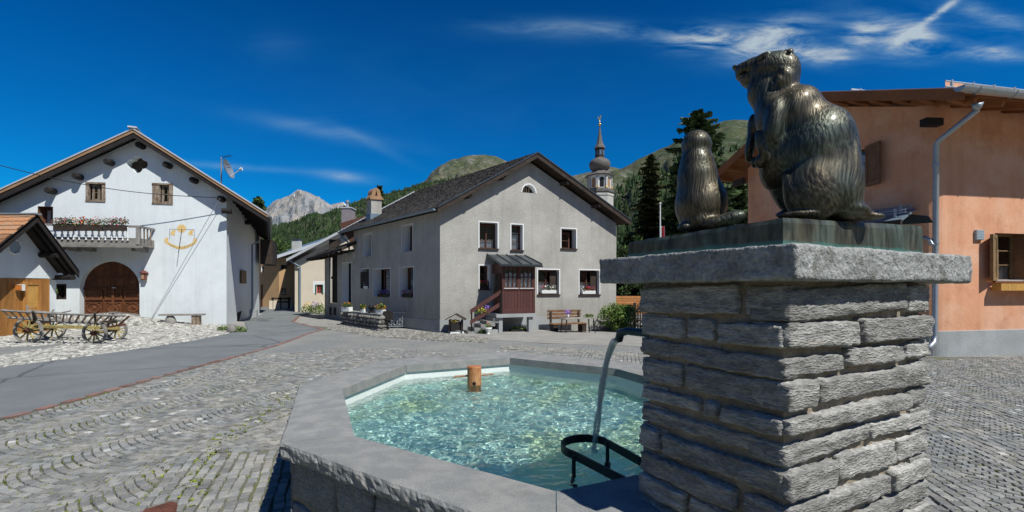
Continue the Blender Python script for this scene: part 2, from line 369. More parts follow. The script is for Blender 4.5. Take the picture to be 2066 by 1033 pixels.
def clip(poly, a, b, c):     # keep a*x+b*z<=c
    out = []
    for i in range(len(poly)):
        p, q = poly[i], poly[(i + 1) % len(poly)]; dp, dq = a * p[0] + b * p[1] - c, a * q[0] + b * q[1] - c
        if dp <= 1e-9: out.append(p)
        if (dp < -1e-9 and dq > 1e-9) or (dp > 1e-9 and dq < -1e-9):
            t = dp / (dp - dq); out.append((p[0] + (q[0] - p[0]) * t, p[1] + (q[1] - p[1]) * t))
    return out
def wall(mb, fac, outline, holes, step=1.2):
    """flat wall (outline convex, counter-clockwise) with rectangular openings"""
    xs = sorted(set([p[0] for p in outline] + [h[0] for h in holes] + [h[1] for h in holes]))
    zs = sorted(set([p[1] for p in outline] + [h[2] for h in holes] + [h[3] for h in holes]))
    for i in range(len(xs) - 1):
        for j in range(len(zs) - 1):
            mx, mz = (xs[i] + xs[i + 1]) / 2, (zs[j] + zs[j + 1]) / 2
            if xs[i + 1] - xs[i] < 1e-6 or zs[j + 1] - zs[j] < 1e-6: continue
            if any(h[0] < mx < h[1] and h[2] < mz < h[3] for h in holes): continue
            c = [(xs[i], zs[j]), (xs[i + 1], zs[j]), (xs[i + 1], zs[j + 1]), (xs[i], zs[j + 1])]
            for k in range(len(outline)):
                p, q = outline[k], outline[(k + 1) % len(outline)]
                # inside is left of p->q
                nx, nz = (q[1] - p[1]), -(q[0] - p[0])
                c = clip(c, nx, nz, nx * p[0] + nz * p[1])
                if len(c) < 3: break
            if len(c) >= 3: mb.poly([fac.pt(a, z) for a, z in c])

def window(fac, rect, parent, depth=.28, cols=2, rows=3, frame='brown_wood', case=None, casew=.05, reveal='white_paint', curtain=.45, sill=None, px=True, fw=.06, name='window', tilt=0, half=None):
    """rect: photo corners x0,y0,x1,y1. returns the hole rectangle on the facade"""
    if px:
        a0, z1 = fac.uv(rect[0], rect[1]); a1, z0 = fac.uv(rect[2], rect[3])
    else: a0, z0, a1, z1 = rect
    if a0 > a1: a0, a1 = a1, a0
    W = MB()
    for (p, q) in (((a0, z0), (a1, z0)), ((a1, z0), (a1, z1)), ((a1, z1), (a0, z1)), ((a0, z1), (a0, z0))):
        W.poly([fac.pt(p[0], p[1], 0), fac.pt(q[0], q[1], 0), fac.pt(q[0], q[1], -depth - .05), fac.pt(p[0], p[1], -depth - .05)])
    if case:
        c = casew
        fac.box(W, a0 - c, a1 + c, z1, z1 + c, -.02, .012); fac.box(W, a0 - c, a0, z0, z1, -.02, .012); fac.box(W, a1, a1 + c, z0, z1, -.02, .012)
    w = W.build(name, reveal, parent, fix=False)
    f0, f1, g0, g1 = a0, a1, z0, z1
    if half: f0, f1, g0, g1 = a0 + (a1 - a0) * half[0], a0 + (a1 - a0) * half[1], z0 + (z1 - z0) * half[2], z0 + (z1 - z0) * half[3]
    M = MB()
    for b in ((f0, f0 + fw, g0, g1), (f1 - fw, f1, g0, g1), (f0 + fw, f1 - fw, g0, g0 + fw), (f0 + fw, f1 - fw, g1 - fw, g1)): fac.box(M, *b, -depth, -depth + .05)
    i0, i1, j0, j1 = f0 + fw, f1 - fw, g0 + fw, g1 - fw
    cw, rh = (i1 - i0) / cols, (j1 - j0) / rows
    for c in range(1, cols): fac.box(M, i0 + cw * c - fw * .35, i0 + cw * c + fw * .35, j0, j1, -depth, -depth + .045)
    for r in range(1, rows): fac.box(M, i0, i1, j0 + rh * r - .012, j0 + rh * r + .012, -depth + .002, -depth + .035)
    M.build('frame', frame, w)
    for c in range(cols):
        for r in range(rows):
            m = MB(); u0, u1, v0, v1 = i0 + cw * c, i0 + cw * (c + 1), j0 + rh * r, j0 + rh * (r + 1)
            fac.box(m, u0, u1, v0, v1, -depth + .012, -depth + .018); m.build('pane', 'glass', w)
    if curtain:
        m = MB(); n = 14; top = g0 + (g1 - g0) * curtain; prev = None
        for k in range(n + 1):
            u = i0 + (i1 - i0) * k / n; o = -depth - .04 + .015 * math.sin(k * 2.4)
            zt = top - .05 * abs(math.sin(k * .9)); cur = (fac.pt(u, j0, o), fac.pt(u, zt, o))
            if prev: m.poly([prev[0], cur[0], cur[1], prev[1]])
            prev = cur
        m.build('curtain', 'curtain', w, fix=False)
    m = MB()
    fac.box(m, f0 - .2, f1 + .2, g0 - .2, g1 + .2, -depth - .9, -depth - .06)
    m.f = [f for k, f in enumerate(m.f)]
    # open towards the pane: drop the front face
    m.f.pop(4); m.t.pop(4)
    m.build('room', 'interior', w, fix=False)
    if sill:
        m = MB(); fac.box(m, a0 - .04, a1 + .04, z0 - .05, z0 + .004, -depth, .06); m.build('sill', sill, w)
    return (a0, a1, z0, z1)

def flowers(c, r, mats, parent=None, n=90, size=.035, leaf='leaf', nb=25, rg=None):
    """foliage and blossoms; returns list of objects"""
    rg = rg or R; o = [MB().leaves(c, r, n, size, rg, shell=.0).build('foliage', leaf, parent, fix=False)]
    for m_ in mats:
        o.append(MB().leaves(Vector(c) + Vector((0, 0, r[2] * .3)), (r[0] * 1.02, r[1] * 1.05, r[2] * .9), nb, size * .8, rg, shell=.55).build('blossoms', m_, parent, fix=False))
    return o

def sheet(name, mname, pts, dz, cut=1.0, kind='structure', holes=None):
    bm = bmesh.new(); vs = [bm.verts.new((p[0], p[1], 0)) for p in pts]; bm.faces.new(vs)
    xs = [p[0] for p in pts]; ys = [p[1] for p in pts]
    x = math.floor(min(xs)) + cut
    while x < max(xs):
        bmesh.ops.bisect_plane(bm, geom=bm.verts[:] + bm.edges[:] + bm.faces[:], plane_co=(x, 0, 0), plane_no=(1, 0, 0)); x += cut
    y = math.floor(min(ys)) + cut
    while y < max(ys):
        bmesh.ops.bisect_plane(bm, geom=bm.verts[:] + bm.edges[:] + bm.faces[:], plane_co=(0, y, 0), plane_no=(0, 1, 0)); y += cut
    for v in bm.verts: v.co.z = gz(v.co.x, v.co.y) + dz
    bmesh.ops.triangulate(bm, faces=[f for f in bm.faces if len(f.verts) > 4])
    for f in bm.faces:
        if f.normal.z < 0: f.normal_flip()
    me = bpy.data.meshes.new(name); bm.to_mesh(me); bm.free(); me.materials.append(MATS[mname])
    o = bpy.data.objects.new(name, me); COL.objects.link(o); OFF[o.name] = Vector((0, 0, 0)); o['kind'] = kind
    return o
mat('spout_iron', (.035, .06, .065), .35, .3, 12, .3, 60, metal=.5)
mat('pool_floor', (.60, .93, .80), .7, .12, 2, .1, 30, dirt=((.62, .74, .20), .8, .50, .74))
def special_mats():
    # clear water: refracting, with a slight tint
    m = bpy.data.materials.new('water'); m.use_nodes = True; t = m.node_tree; t.nodes.clear()
    g = N(t, 'ShaderNodeBsdfGlass'); g.inputs['IOR'].default_value = 1.33; g.inputs['Roughness'].default_value = 0; g.inputs['Color'].default_value = (1, 1, 1, 1)
    o = N(t, 'ShaderNodeOutputMaterial'); t.links.new(g.outputs[0], o.inputs[0]); MATS['water'] = m
    m = bpy.data.materials.new('jet_water'); m.use_nodes = True; t = m.node_tree; t.nodes.clear()
    g = N(t, 'ShaderNodeBsdfGlossy'); g.inputs['Roughness'].default_value = .12; tr = N(t, 'ShaderNodeBsdfTransparent'); tr.inputs[0].default_value = (1, 1, 1, 1)
    df = N(t, 'ShaderNodeBsdfDiffuse'); df.inputs[0].default_value = (.9, .95, .95, 1)
    fr = N(t, 'ShaderNodeLayerWeight'); fr.inputs[0].default_value = .35; mx = N(t, 'ShaderNodeMixShader'); t.links.new(MA('MULTIPLY_ADD', fr.outputs['Fresnel'], .55, .04, t=t, clamp=True), mx.inputs[0]); t.links.new(tr.outputs[0], mx.inputs[1]); t.links.new(g.outputs[0], mx.inputs[2])
    m2 = N(t, 'ShaderNodeMixShader'); m2.inputs[0].default_value = .20; t.links.new(mx.outputs[0], m2.inputs[1]); t.links.new(df.outputs[0], m2.inputs[2])
    o = N(t, 'ShaderNodeOutputMaterial'); t.links.new(m2.outputs[0], o.inputs[0]); MATS['jet_water'] = m
    # bronze: brown metal, green patina where it is not worn, combed fur relief
    for nm, fur in (('bronze', 1), ('bronze_base', 0)):
        m = bpy.data.materials.new(nm); m.use_nodes = True; t = m.node_tree; t.nodes.clear(); K = t.links
        pb = N(t, 'ShaderNodeBsdfPrincipled'); o = N(t, 'ShaderNodeOutputMaterial'); K.new(pb.outputs[0], o.inputs[0])
        ge = N(t, 'ShaderNodeNewGeometry'); mp = N(t, 'ShaderNodeMapping'); K.new(ge.outputs['Position'], mp.inputs[0])
        n1 = N(t, 'ShaderNodeTexNoise'); n1.inputs['Scale'].default_value = 5; n1.inputs['Detail'].default_value = 6; K.new(mp.outputs[0], n1.inputs['Vector'])
        m_ = N(t, 'ShaderNodeMapping'); m_.inputs['Scale'].default_value = (1, 1, .09) if fur else (1, 1, .25); K.new(ge.outputs['Position'], m_.inputs[0])
        # bend the combed lines
        nb = N(t, 'ShaderNodeTexNoise'); nb.inputs['Scale'].default_value = 3.2; nb.inputs['Detail'].default_value = 1; K.new(ge.outputs['Position'], nb.inputs['Vector'])
        vs = N(t, 'ShaderNodeVectorMath', operation='SCALE'); vs.inputs[3].default_value = .22 if fur else .05; K.new(nb.outputs['Color'], vs.inputs[0])
        va = N(t, 'ShaderNodeVectorMath', operation='ADD'); K.new(m_.outputs[0], va.inputs[0]); K.new(vs.outputs[0], va.inputs[1])
        n2 = N(t, 'ShaderNodeTexNoise'); n2.inputs['Scale'].default_value = 108 if fur else 30; n2.inputs['Detail'].default_value = 3; n2.inputs['Roughness'].default_value = .5; K.new(va.outputs[0], n2.inputs['Vector'])
        rp = N(t, 'ShaderNodeMapRange'); rp.inputs[1].default_value = .40; rp.inputs[2].default_value = .64; K.new(n1.outputs[0], rp.inputs[0])
        mx = N(t, 'ShaderNodeMix', data_type='RGBA'); mx.inputs[6].default_value = (.090, .074, .048, 1) if fur else (.075, .070, .048, 1); mx.inputs[7].default_value = (.062, .078, .064, 1) if fur else (.07, .095, .08, 1); K.new(rp.outputs[0], mx.inputs[0])
        r2 = N(t, 'ShaderNodeMapRange'); r2.inputs[1].default_value = .35; r2.inputs[2].default_value = .65; r2.inputs[3].default_value = .40; r2.inputs[4].default_value = 1.5; K.new(n2.outputs[0], r2.inputs[0])
        sc = N(t, 'ShaderNodeVectorMath', operation='SCALE'); K.new(mx.outputs[2], sc.inputs[0]); K.new(r2.outputs[0], sc.inputs[3]); col = sc.outputs[0]
        if not fur:    # verdigris line at the foot
            sx2 = N(t, 'ShaderNodeSeparateXYZ'); K.new(ge.outputs['Position'], sx2.inputs[0]); zz = MA('ADD', sx2.outputs[2], MA('MULTIPLY', n1.outputs[0], -.03, t=t), t=t)
            r3 = N(t, 'ShaderNodeMapRange'); r3.inputs[1].default_value = 1.802; r3.inputs[2].default_value = 1.782; K.new(zz, r3.inputs[0]); m3 = N(t, 'ShaderNodeMix', data_type='RGBA'); K.new(r3.outputs[0], m3.inputs[0]); K.new(col, m3.inputs[6]); m3.inputs[7].default_value = (.06, .24, .21, 1); col = m3.outputs[2]
        K.new(col, pb.inputs['Base Color']); pb.inputs['Metallic'].default_value = .68 if fur else .30; pb.inputs['Specular IOR Level'].default_value = .5; pb.inputs['Coat Weight'].default_value = .22 if fur else .1; pb.inputs['Coat Roughness'].default_value = .22
        rr = N(t, 'ShaderNodeMapRange'); rr.inputs[3].default_value = .42 if fur else .45; rr.inputs[4].default_value = .58 if fur else .65; K.new(n1.outputs[0], rr.inputs[0]); K.new(rr.outputs[0], pb.inputs['Roughness'])
        b = N(t, 'ShaderNodeBump'); b.inputs['Strength'].default_value = .85 if fur else .5; b.inputs['Distance'].default_value = .0045; K.new(n2.outputs[0], b.inputs['Height']); K.new(b.outputs[0], pb.inputs['Normal']); MATS[nm] = m
special_mats()
# ------------------------------------------------------------------ ground
gxs = [-6000, -900, -200, -80, -50, -35] + [-26 + i * .8 for i in range(56)] + [22, 30, 50, 90, 200, 900, 6000]
gys = [-600, -60, -12] + [-4 + i * .8 for i in range(46)] + [36, 42, 60, 90, 140, 260, 600, 1500, 7000]
m = MB()
for y in gys:
    for x in gxs: m.v.append((x, y, gz(x, y) - .03))
nx = len(gxs)
for j in range(len(gys) - 1):
    for i in range(nx - 1): m.f.append((j * nx + i, j * nx + i + 1, (j + 1) * nx + i + 1, (j + 1) * nx + i)); m.t.append(.5)
struct(m.build('ground', 'gravel', smooth=True))

red = [(-14.5, .2), (-9.4, 3.3)] + [tuple(G(a, b)[:2]) for a, b in ((0, 848), (171, 802.5), (303, 766), (403, 738.7), (503, 713), (560, 697), (618, 675), (651, 665))] + [(-10.6, 21.5), (-12.2, 25.5), (-13.4, 31), (-15, 40)]
lft = [(-27, 1.8), (-19, 7.0)] + [tuple(G(a, b)[:2]) for a, b in ((0, 742), (100, 729), (200, 715.5), (300, 701), (400, 685.5), (470, 671), (500, 663))] + [(-12.9, 21.5), (-15.2, 27), (-17.5, 31.5), (-22, 34.5), (-28, 36)]
road = sheet('road', 'asphalt', red + [(-22, 42), (-32, 42)] + lft[::-1], .008, 1.0)
pave = sheet('square_paving', 'paving_bed', [(-14.5, .2)] + [(p[0] - .3, p[1]) for p in red[1:10]] + [(-9.3, 19.5), (-2.7, 16.4), (5, 20), (9, 19), (14, 15), (22, 12), (22, -6), (-9, -6)], 0.0, 1.0)
yard = sheet('pebble_yard', 'pebble_bed', lft[:9] + [(-12.3, 19.7), (-21, 18.2), (-30, 14), (-30, 6)], .004, .8)
sheet('yard_path', 'distant_paving', [G(-160, 742)[:2], G(-40, 724)[:2], G(30, 714)[:2], G(100, 703)[:2], G(140, 694.5)[:2], G(60, 699)[:2], G(-60, 703)[:2], G(-200, 712)[:2]], .010, .8)
fore = sheet('forecourt', 'gravel', [G(950, 683)[:2], G(1100, 693)[:2], G(1290, 699)[:2], (7.5, 14.2), (9.0, 19.3), (4.6, 19.4), (-2.4, 16.5)], .010, .8)
cfar = sheet('distant_cobbles', 'distant_paving', [(-8.45, 10.9), (-8.8, 14.5), (-9.0, 18), (-2.7, 16.0), (-1.2, 14.5), (1.0, 13.1), (4, 12.5), (7.4, 13.6), (9.5, 19), (15, 14), (13, 10.4), (3, 10.9)], .004, 1.0)

def side(line, x, y):       # >0 when the point is right of the polyline (as seen walking away)
    for i in range(len(line) - 1):
        a, b = line[i], line[i + 1]
        if a[1] <= y < b[1]:
            return x - (a[0] + (b[0] - a[0]) * (y - a[1]) / (b[1] - a[1]))
    return -1

# red edging bricks along the road
acc_l, i, prev = 0, 0, None
pts = []
for a, b in zip(red[1:-3], red[2:-2]):
    a, b = Vector(a), Vector(b); n_ = max(1, int((b - a).length / .30))
    for k in range(n_): pts.append((a + (b - a) * (k + .5) / n_, (b - a)))
bm_ = MB().box((0, 0, 0), (.26, .125, .06)).build('edging_brick', 'red_brick', road)
me_brick = bm_.data
for k, (p, d) in enumerate(pts):
    o = bm_ if k == 0 else bpy.data.objects.new('edging_brick', me_brick)
    if k: COL.objects.link(o); o.parent = road
    o.location = (p.x, p.y, gz(p.x, p.y) - .012 + R.uniform(-.003, .003)); o.rotation_euler = (0, 0, math.atan2(d.y, d.x) + R.uniform(-.04, .04))
    if R.random() < .3: o.scale = (R.uniform(.7, 1), 1, 1)

# ------------------------------------------------------------------ fountain plan (used by the cobbles too)
INN = [(-1.032, 2.92), (-1.631, 4.28), (-1.325, 5.60), (-.027, 6.17), (1.25, 5.356), (1.83, 4.01), (1.525, 2.69), (.2105, 2.129)]
OUT = [(-1.447, 2.79), (-2.13, 4.47), (-1.72, 5.98), (-.03, 6.80), (1.62, 5.75), (2.32, 4.12), (1.90, 2.33), (.17, 1.70)]
def inset(poly, d):
    n = len(poly); out = []
    for i in range(n):
        p0, p1, p2 = Vector(poly[i - 1]), Vector(poly[i]), Vector(poly[(i + 1) % n])
        a = (p1 - p0).normalized(); b = (p2 - p1).normalized()
        na, nb = Vector((a.y, -a.x)), Vector((b.y, -b.x))       # clockwise polygon: this points inwards
        k = (na + nb).normalized(); out.append(tuple(p1 + k * d / max(.3, k.dot(na))))
    return out
OW = inset(OUT, .055)       # basin wall under the rim
def inside(poly, x, y):
    c = False; n = len(poly)
    for i in range(n):
        (x1, y1), (x2, y2) = poly[i], poly[i - 1]
        if (y1 > y) != (y2 > y) and x < (x2 - x1) * (y - y1) / (y2 - y1) + x1: c = not c
    return c
PA = Vector((.917, 1.487)); DL = Vector((-.502, .865)); DR = Vector((.888, .459)).normalized()
PW, PD = .65, 1.034
PIL = [PA, PA + DL * PW, PA + DL * PW + DR * PD, PA + DR * PD]
PILt = [tuple(p) for p in PIL]

# ------------------------------------------------------------------ cobbles, each with its own top and sides
stones = []     # (x, y, ang, l, w)
RING = inset(OW, -1.12)
rows = 13
for i in range(8):
    for r in range(rows):
        d0 = .045 + r * .085
        pl = inset(OW, -d0); a, b = Vector(pl[i]), Vector(pl[(i + 1) % 8]); Ln = (b - a).length; u = (b - a) / Ln; s_ = R.uniform(0, .05)
        while s_ < Ln:
            l = R.uniform(.075, .14); e = min(s_ + l, Ln); c = a + u * (s_ + e) / 2
            if e - s_ > .05: nv_ = noise.noise(Vector((c.x * 2.2, c.y * 2.2, r * .7))) * .03; stones.append((c.x + nv_ + R.uniform(-.006, .006), c.y - nv_ + R.uniform(-.006, .006), math.atan2(u.y, u.x) + nv_ * 2.5, (e - s_) * R.uniform(.9, 1), .084 * R.uniform(.9, 1.02), 1))
            s_ = e
W_, RR = 1.16, .96
rot = rad(-14); cr, sr = math.cos(rot), math.sin(rot)
for ci in range(-15, 15):
    xc = ci * W_
    for k in range(-75, 215):
        y0 = k * .080 + (.05 if ci % 2 else 0)
        n_ = 14; half = math.asin(W_ / 2 / RR)
        for q in range(n_):
            a = -half + (q + .5) * 2 * half / n_
            lx, ly = xc + RR * math.sin(a), y0 + RR - RR * math.cos(a)
            x, y = lx * cr - ly * sr, lx * sr + ly * cr + 0
            stones.append((x, y, a + rot, 2 * half * RR / n_, .079 * math.cos(a) + .0, 0))
keep = []
COVER = [tuple(G(*q)[:2]) for q in ((276, 1037), (343, 1014), (362, 1018), (358, 1060), (270, 1070))]
for (x, y, a, l, w_, ring) in stones:
    if y < 2.7 or y > 12.6 or abs(x) > 1.22 * y + 1.0: continue
    if y > 11.6 + .5 * math.sin(x * 1.3): continue
    if side(red, x, y) < .16: continue
    if inside(OW, x, y) or inside(PILt, x, y) or inside(COVER, x, y): continue
    if ring and any(((x - v[0]) ** 2 + (y - v[1]) ** 2) < .03 ** 2 for v in OW): continue
    if not ring and inside(RING, x, y): continue
    if ring and not inside(inset(RING, -.05), x, y): continue
    if y > 10.1 + (x - 9.9) * .2 and x > 9.6: continue
    keep.append((x, y, a, l, w_, ring))
def cobble_geo(l, w_, rg, h=.012):
    p = []
    hl, hw = l / 2 - .0045, w_ / 2 - .0045; j = .006
    base = [(-hl, -hw), (hl, -hw), (hl, hw), (-hl, hw)]
    base = [(a + rg.uniform(-j, j), b + rg.uniform(-j, j)) for a, b in base]
    lo = [(a, b, -.012) for a, b in base]; mid = [(a * .97, b * .96, h * .55) for a, b in base]; up = [(a * .87, b * .85, h + rg.uniform(-.002, .003)) for a, b in base]
    f = [(8, 9, 10, 11)] + [(i, (i + 1) % 4, 4 + (i + 1) % 4, 4 + i) for i in range(4)] + [(4 + i, 4 + (i + 1) % 4, 8 + (i + 1) % 4, 8 + i) for i in range(4)]
    return lo + mid + up, f
def pxsize(s): return s[3] * s[4] / s[1] ** 3
vis = [s for s in keep if s[1] > 3.2 and abs(s[0]) < 1.15 * s[1] and not (-.52 * s[1] < s[0] < .93 * s[1])]
vis.sort(key=lambda s: -pxsize(s)); near = set(id(s) for s in vis[:300])
variants = {}
for v in range(14):
    vs, fs = cobble_geo(.09, .08, R); me = bpy.data.meshes.new('cobble'); me.from_pydata(vs, [], fs); me.materials.append(MATS['cobble']); variants[v] = me
m = MB()
def white_stone(): return R.random() < .012
for s in keep:
    x, y, a, l, w_, ring = s; z = gz(x, y) + R.uniform(-.002, .006) + .004
    tilt = (R.uniform(-.03, .03), R.uniform(-.03, .03))
    if id(s) in near:
        o = bpy.data.objects.new('cobble', variants[R.randrange(14)]); COL.objects.link(o); o.parent = pave
        o.location = (x, y, z); o.rotation_euler = (tilt[0], tilt[1], a + R.uniform(-.06, .06)); o.scale = (l / .09, w_ / .08, 1)
    else:
        vs, fs = cobble_geo(l, w_, R); a += R.uniform(-.05, .05); c_, s_ = math.cos(a), math.sin(a)
        m.tone = min(1, max(0, R.gauss(.5, .26) + (.1 if ring else 0))) if not white_stone() else 1.9
        m.add([(x + p[0] * c_ - p[1] * s_, y + p[0] * s_ + p[1] * c_, z + p[2] + p[0] * tilt[1]) for p in vs], fs)
o = m.build('cobblestones', 'cobbles_far', pave, smooth=False, fix=False); stuff(o)
print('cobbles', len(keep))
# moss and small weeds in the joints
m = MB(); rg = random.Random(5)
def mossy(x, y):
    v = noise.noise(Vector((x * .9, y * .9, 3.1))) + .35 * noise.noise(Vector((x * 3, y * 3, 7)))
    return v
band = [Vector(G(a, b)[:2]) for a, b in ((590, 800), (480, 870), (425, 905), (400, 960), (385, 1015))]
n_w = 0
for s in keep:
    x, y, a, l, w_, ring = s
    if y > 9.5: continue
    v = mossy(x, y)
    db = 9
    if x < 0:
        for p, q in zip(band, band[1:]):
            t_ = max(0, min(1, (Vector((x, y)) - p).dot(q - p) / (q - p).length_squared)); db = min(db, (Vector((x, y)) - p - (q - p) * t_).length)
    pr = (.22 if ring else 1.9) * max(0, v + .30) * 1.5 + (.9 if db < .14 else .45 if db < .4 else 0)
    if ring and db > .2: pr *= .25
    if rg.random() > pr: continue
    k = rg.choice((-1, 1)); c_, s_ = math.cos(a), math.sin(a)
    ox, oy = (0, w_ / 2 * k) if rg.random() < .6 else (l / 2 * k, 0)
    px_, py_ = x + ox * c_ - oy * s_, y + ox * s_ + oy * c_; n_w += 1
    big = 1.6 if db < .1 else 1
    m.leaves((px_, py_, gz(px_, py_) + .008), (.03 * big, .022 * big, .010 * big), int(12 * big), .011 * big, rg, shell=0)
if 0:
    pass
stuff(tag(m.build('moss', 'moss', fix=False), 'yellow green moss and small weeds growing in the joints of the cobbled square', 'moss'))

# pebbles in the yard left of the road and beside the grey house
def pebbles(poly, n, rng, parent, lo=.03, hi=.075, excl=None, pm='pebble'):
    xs = [p[0] for p in poly]; ys = [p[1] for p in poly]; m = MB(); k = 0; tr = 0
    big = []
    while k < n and tr < n * 12:
        tr += 1
        x, y = rng.uniform(min(xs), max(xs)), rng.uniform(min(ys), max(ys))
        if not inside(poly, x, y) or (excl and inside(excl, x, y)): continue
        if abs(x) > 1.25 * y: continue
        k += 1; r = rng.uniform(lo, hi); r2 = r * rng.uniform(.55, .9); a = rng.uniform(0, 6.28); h = r * rng.uniform(.25, .5)
        m.tone = min(1, max(0, rng.gauss(.55, .28))); z = gz(x, y) + .004
        ring = [(x + math.cos(a) * r * math.cos(t) - math.sin(a) * r2 * math.sin(t), y + math.sin(a) * r * math.cos(t) + math.cos(a) * r2 * math.sin(t)) for t in (0, 1.05, 2.1, 3.14, 4.2, 5.25)]
        m.add([(p[0], p[1], z - .01) for p in ring] + [(x + (p[0] - x) * .72, y + (p[1] - y) * .72, z + h) for p in ring], [tuple(range(6, 12))] + [(i, (i + 1) % 6, 6 + (i + 1) % 6, 6 + i) for i in range(6)])
    o = m.build('pebbles', pm, parent, smooth=True, fix=False); stuff(o); return o
rg = random.Random(21)
yp = [G(-60, 750)[:2], G(0, 742)[:2], G(100, 729)[:2], G(200, 715.5)[:2], G(300, 701)[:2], G(400, 685.5)[:2], G(470, 671)[:2], G(495, 664)[:2], (-12.6, 19.3), (-17, 18.7), (-21.5, 17.8), (-22, 15), (-15, 12), (-13, 9)]
pebbles(yp, 13000, rg, yard, .035, .085, excl=[G(-160, 742)[:2], G(-40, 724)[:2], G(30, 714)[:2], G(100, 703)[:2], G(140, 694.5)[:2], G(60, 699)[:2], G(-60, 703)[:2]])
strip = sheet('pebble_strip', 'pebble_bed', [G(660, 652)[:2], G(660, 664)[:2], G(760, 680)[:2], G(880, 688)[:2], G(985, 692)[:2], G(985, 683)[:2], G(888, 672)[:2], G(780, 664)[:2]], .014, .8)
pebbles([G(660, 652)[:2], G(660, 664)[:2], G(760, 680)[:2], G(880, 688)[:2], G(985, 692)[:2], G(985, 683)[:2], G(888, 672)[:2], G(780, 664)[:2]], 3200, rg, strip, .025, .06, pm='pebble_grey')
strip2 = sheet('pebble_border', 'pebble_bed', [G(1010, 697)[:2], G(1290, 715)[:2], G(1300, 726)[:2], G(1010, 704)[:2]], .014, .8)
pebbles([G(1010, 697)[:2], G(1290, 715)[:2], G(1400, 726)[:2], G(1010, 704)[:2]], 2200, rg, strip2, .025, .05, pm='pebble_grey')

# ------------------------------------------------------------------ hills and mountain
def profile(pts):
    def f(x):
        if x <= pts[0][0]: return pts[0][1]
        for (a, b), (c, d) in zip(pts, pts[1:]):
            if x <= c: t = (x - a) / (c - a); t = t * t * (3 - 2 * t) * .35 + t * .65; return b + (d - b) * t
        return pts[-1][1]
    return f
HILLS = {}
def hill(name, mname, pts, D0, D1, nu=220, nv=70, amp=.02, z0=-3, det=1.0, rough=.0, jag=0):
    f = profile(pts); x0, x1 = pts[0][0], pts[-1][0]; vs = []; fs = []; H = []
    for j in range(nv + 1):
        t = j / nv
        for i in range(nu + 1):
            px = x0 + (x1 - x0) * i / nu
            u = (px - CX) / F
            zr = (HY - f(px)) / F * D1
            if t <= .86:
                q = t / .86; D = D0 + (D1 - D0) * q; h = z0 + (zr - z0) * (q ** 1.15)
                h += amp * D1 * math.sin(q * math.pi) ** .7 * noise.fractal(Vector((px * .012 * det, q * 5 * det, len(name))), .9, 2.1, 5)
                h += jag * D1 * q * noise.fractal(Vector((px * .06, q * 14, 2)), .7, 2.2, 4)
            else:
                q = (t - .86) / .14; D = D1 * (1 + .5 * q); h = zr * (1 - .55 * q) + jag * D1 * noise.fractal(Vector((px * .06, 14 + q * 3, 2)), .7, 2.2, 4)
            h = min(h, (HY - f(px)) / F * D + (jag + .0015) * D1)
            vs.append((u * D, D, EYE + h)); H.append(t)
    for j in range(nv):
        for i in range(nu):
            a = j * (nu + 1) + i; fs.append((a, a + 1, a + nu + 2, a + nu + 1))
    m = MB(); m.v = vs; m.f = fs; m.t = [.5] * len(fs)
    o = struct(m.build(name, mname, smooth=True, fix=False)); HILLS[name] = (vs, nu, nv, f); return o
mat('alpine_grass', (.055, .072, .028), .95, .35, .012, .8, .10, col2=(.11, .095, .055), dirt=((.20, .185, .16), .045, .48, .66), bdist=3, world=True)
mat('green_slope', (.032, .052, .018), .95, .35, .012, .8, .12, col2=(.07, .075, .035), dirt=((.17, .16, .135), .05, .52, .70), bdist=3, world=True)
mat('far_rock', (.27, .27, .275), .95, .2, .004, 1.0, .03, col2=(.36, .31, .26), dirt=((.17, .18, .20), .009, .50, .70), bdist=30, world=True, stretch=(1, 1, .6))
mat('snow', (.85, .87, .9), .8, .05, 1)
hill('far_mountain', 'far_rock', [(380, 470), (470, 450), (528, 428), (552, 409), (578, 397), (594, 387), (602, 385), (612, 389), (634, 396), (652, 401), (668, 412), (690, 408), (702, 414), (722, 410), (760, 425), (840, 470), (900, 500)], 1500, 3800, 200, 90, .05, jag=.0022)
hill('forest_ridge', 'green_slope', [(400, 520), (500, 480), (545, 459), (590, 450), (640, 434), (690, 418), (735, 399), (770, 391), (800, 384), (850, 370), (900, 360), (1000, 360), (1100, 400)], 220, 900, 160, 60, .03)
hill('bare_hill', 'alpine_grass', [(760, 420), (800, 392), (840, 373), (858, 362), (872, 345), (890, 331), (915, 320), (945, 313), (975, 311), (1000, 314), (1022, 324), (1040, 338), (1080, 352), (1130, 356), (1180, 349), (1232, 337), (1250, 339), (1300, 350), (1360, 380)], 260, 1200, 240, 80, .035, jag=.0012)
hill('steep_hill', 'green_slope', [(1120, 470), (1180, 400), (1222, 356), (1260, 336), (1300, 315), (1340, 296), (1375, 277), (1410, 262), (1440, 250), (1462, 242), (1480, 240), (1515, 243), (1560, 250), (1640, 230), (1760, 220), (1900, 240), (2200, 260)], 130, 800, 240, 80, .035, jag=.0012)
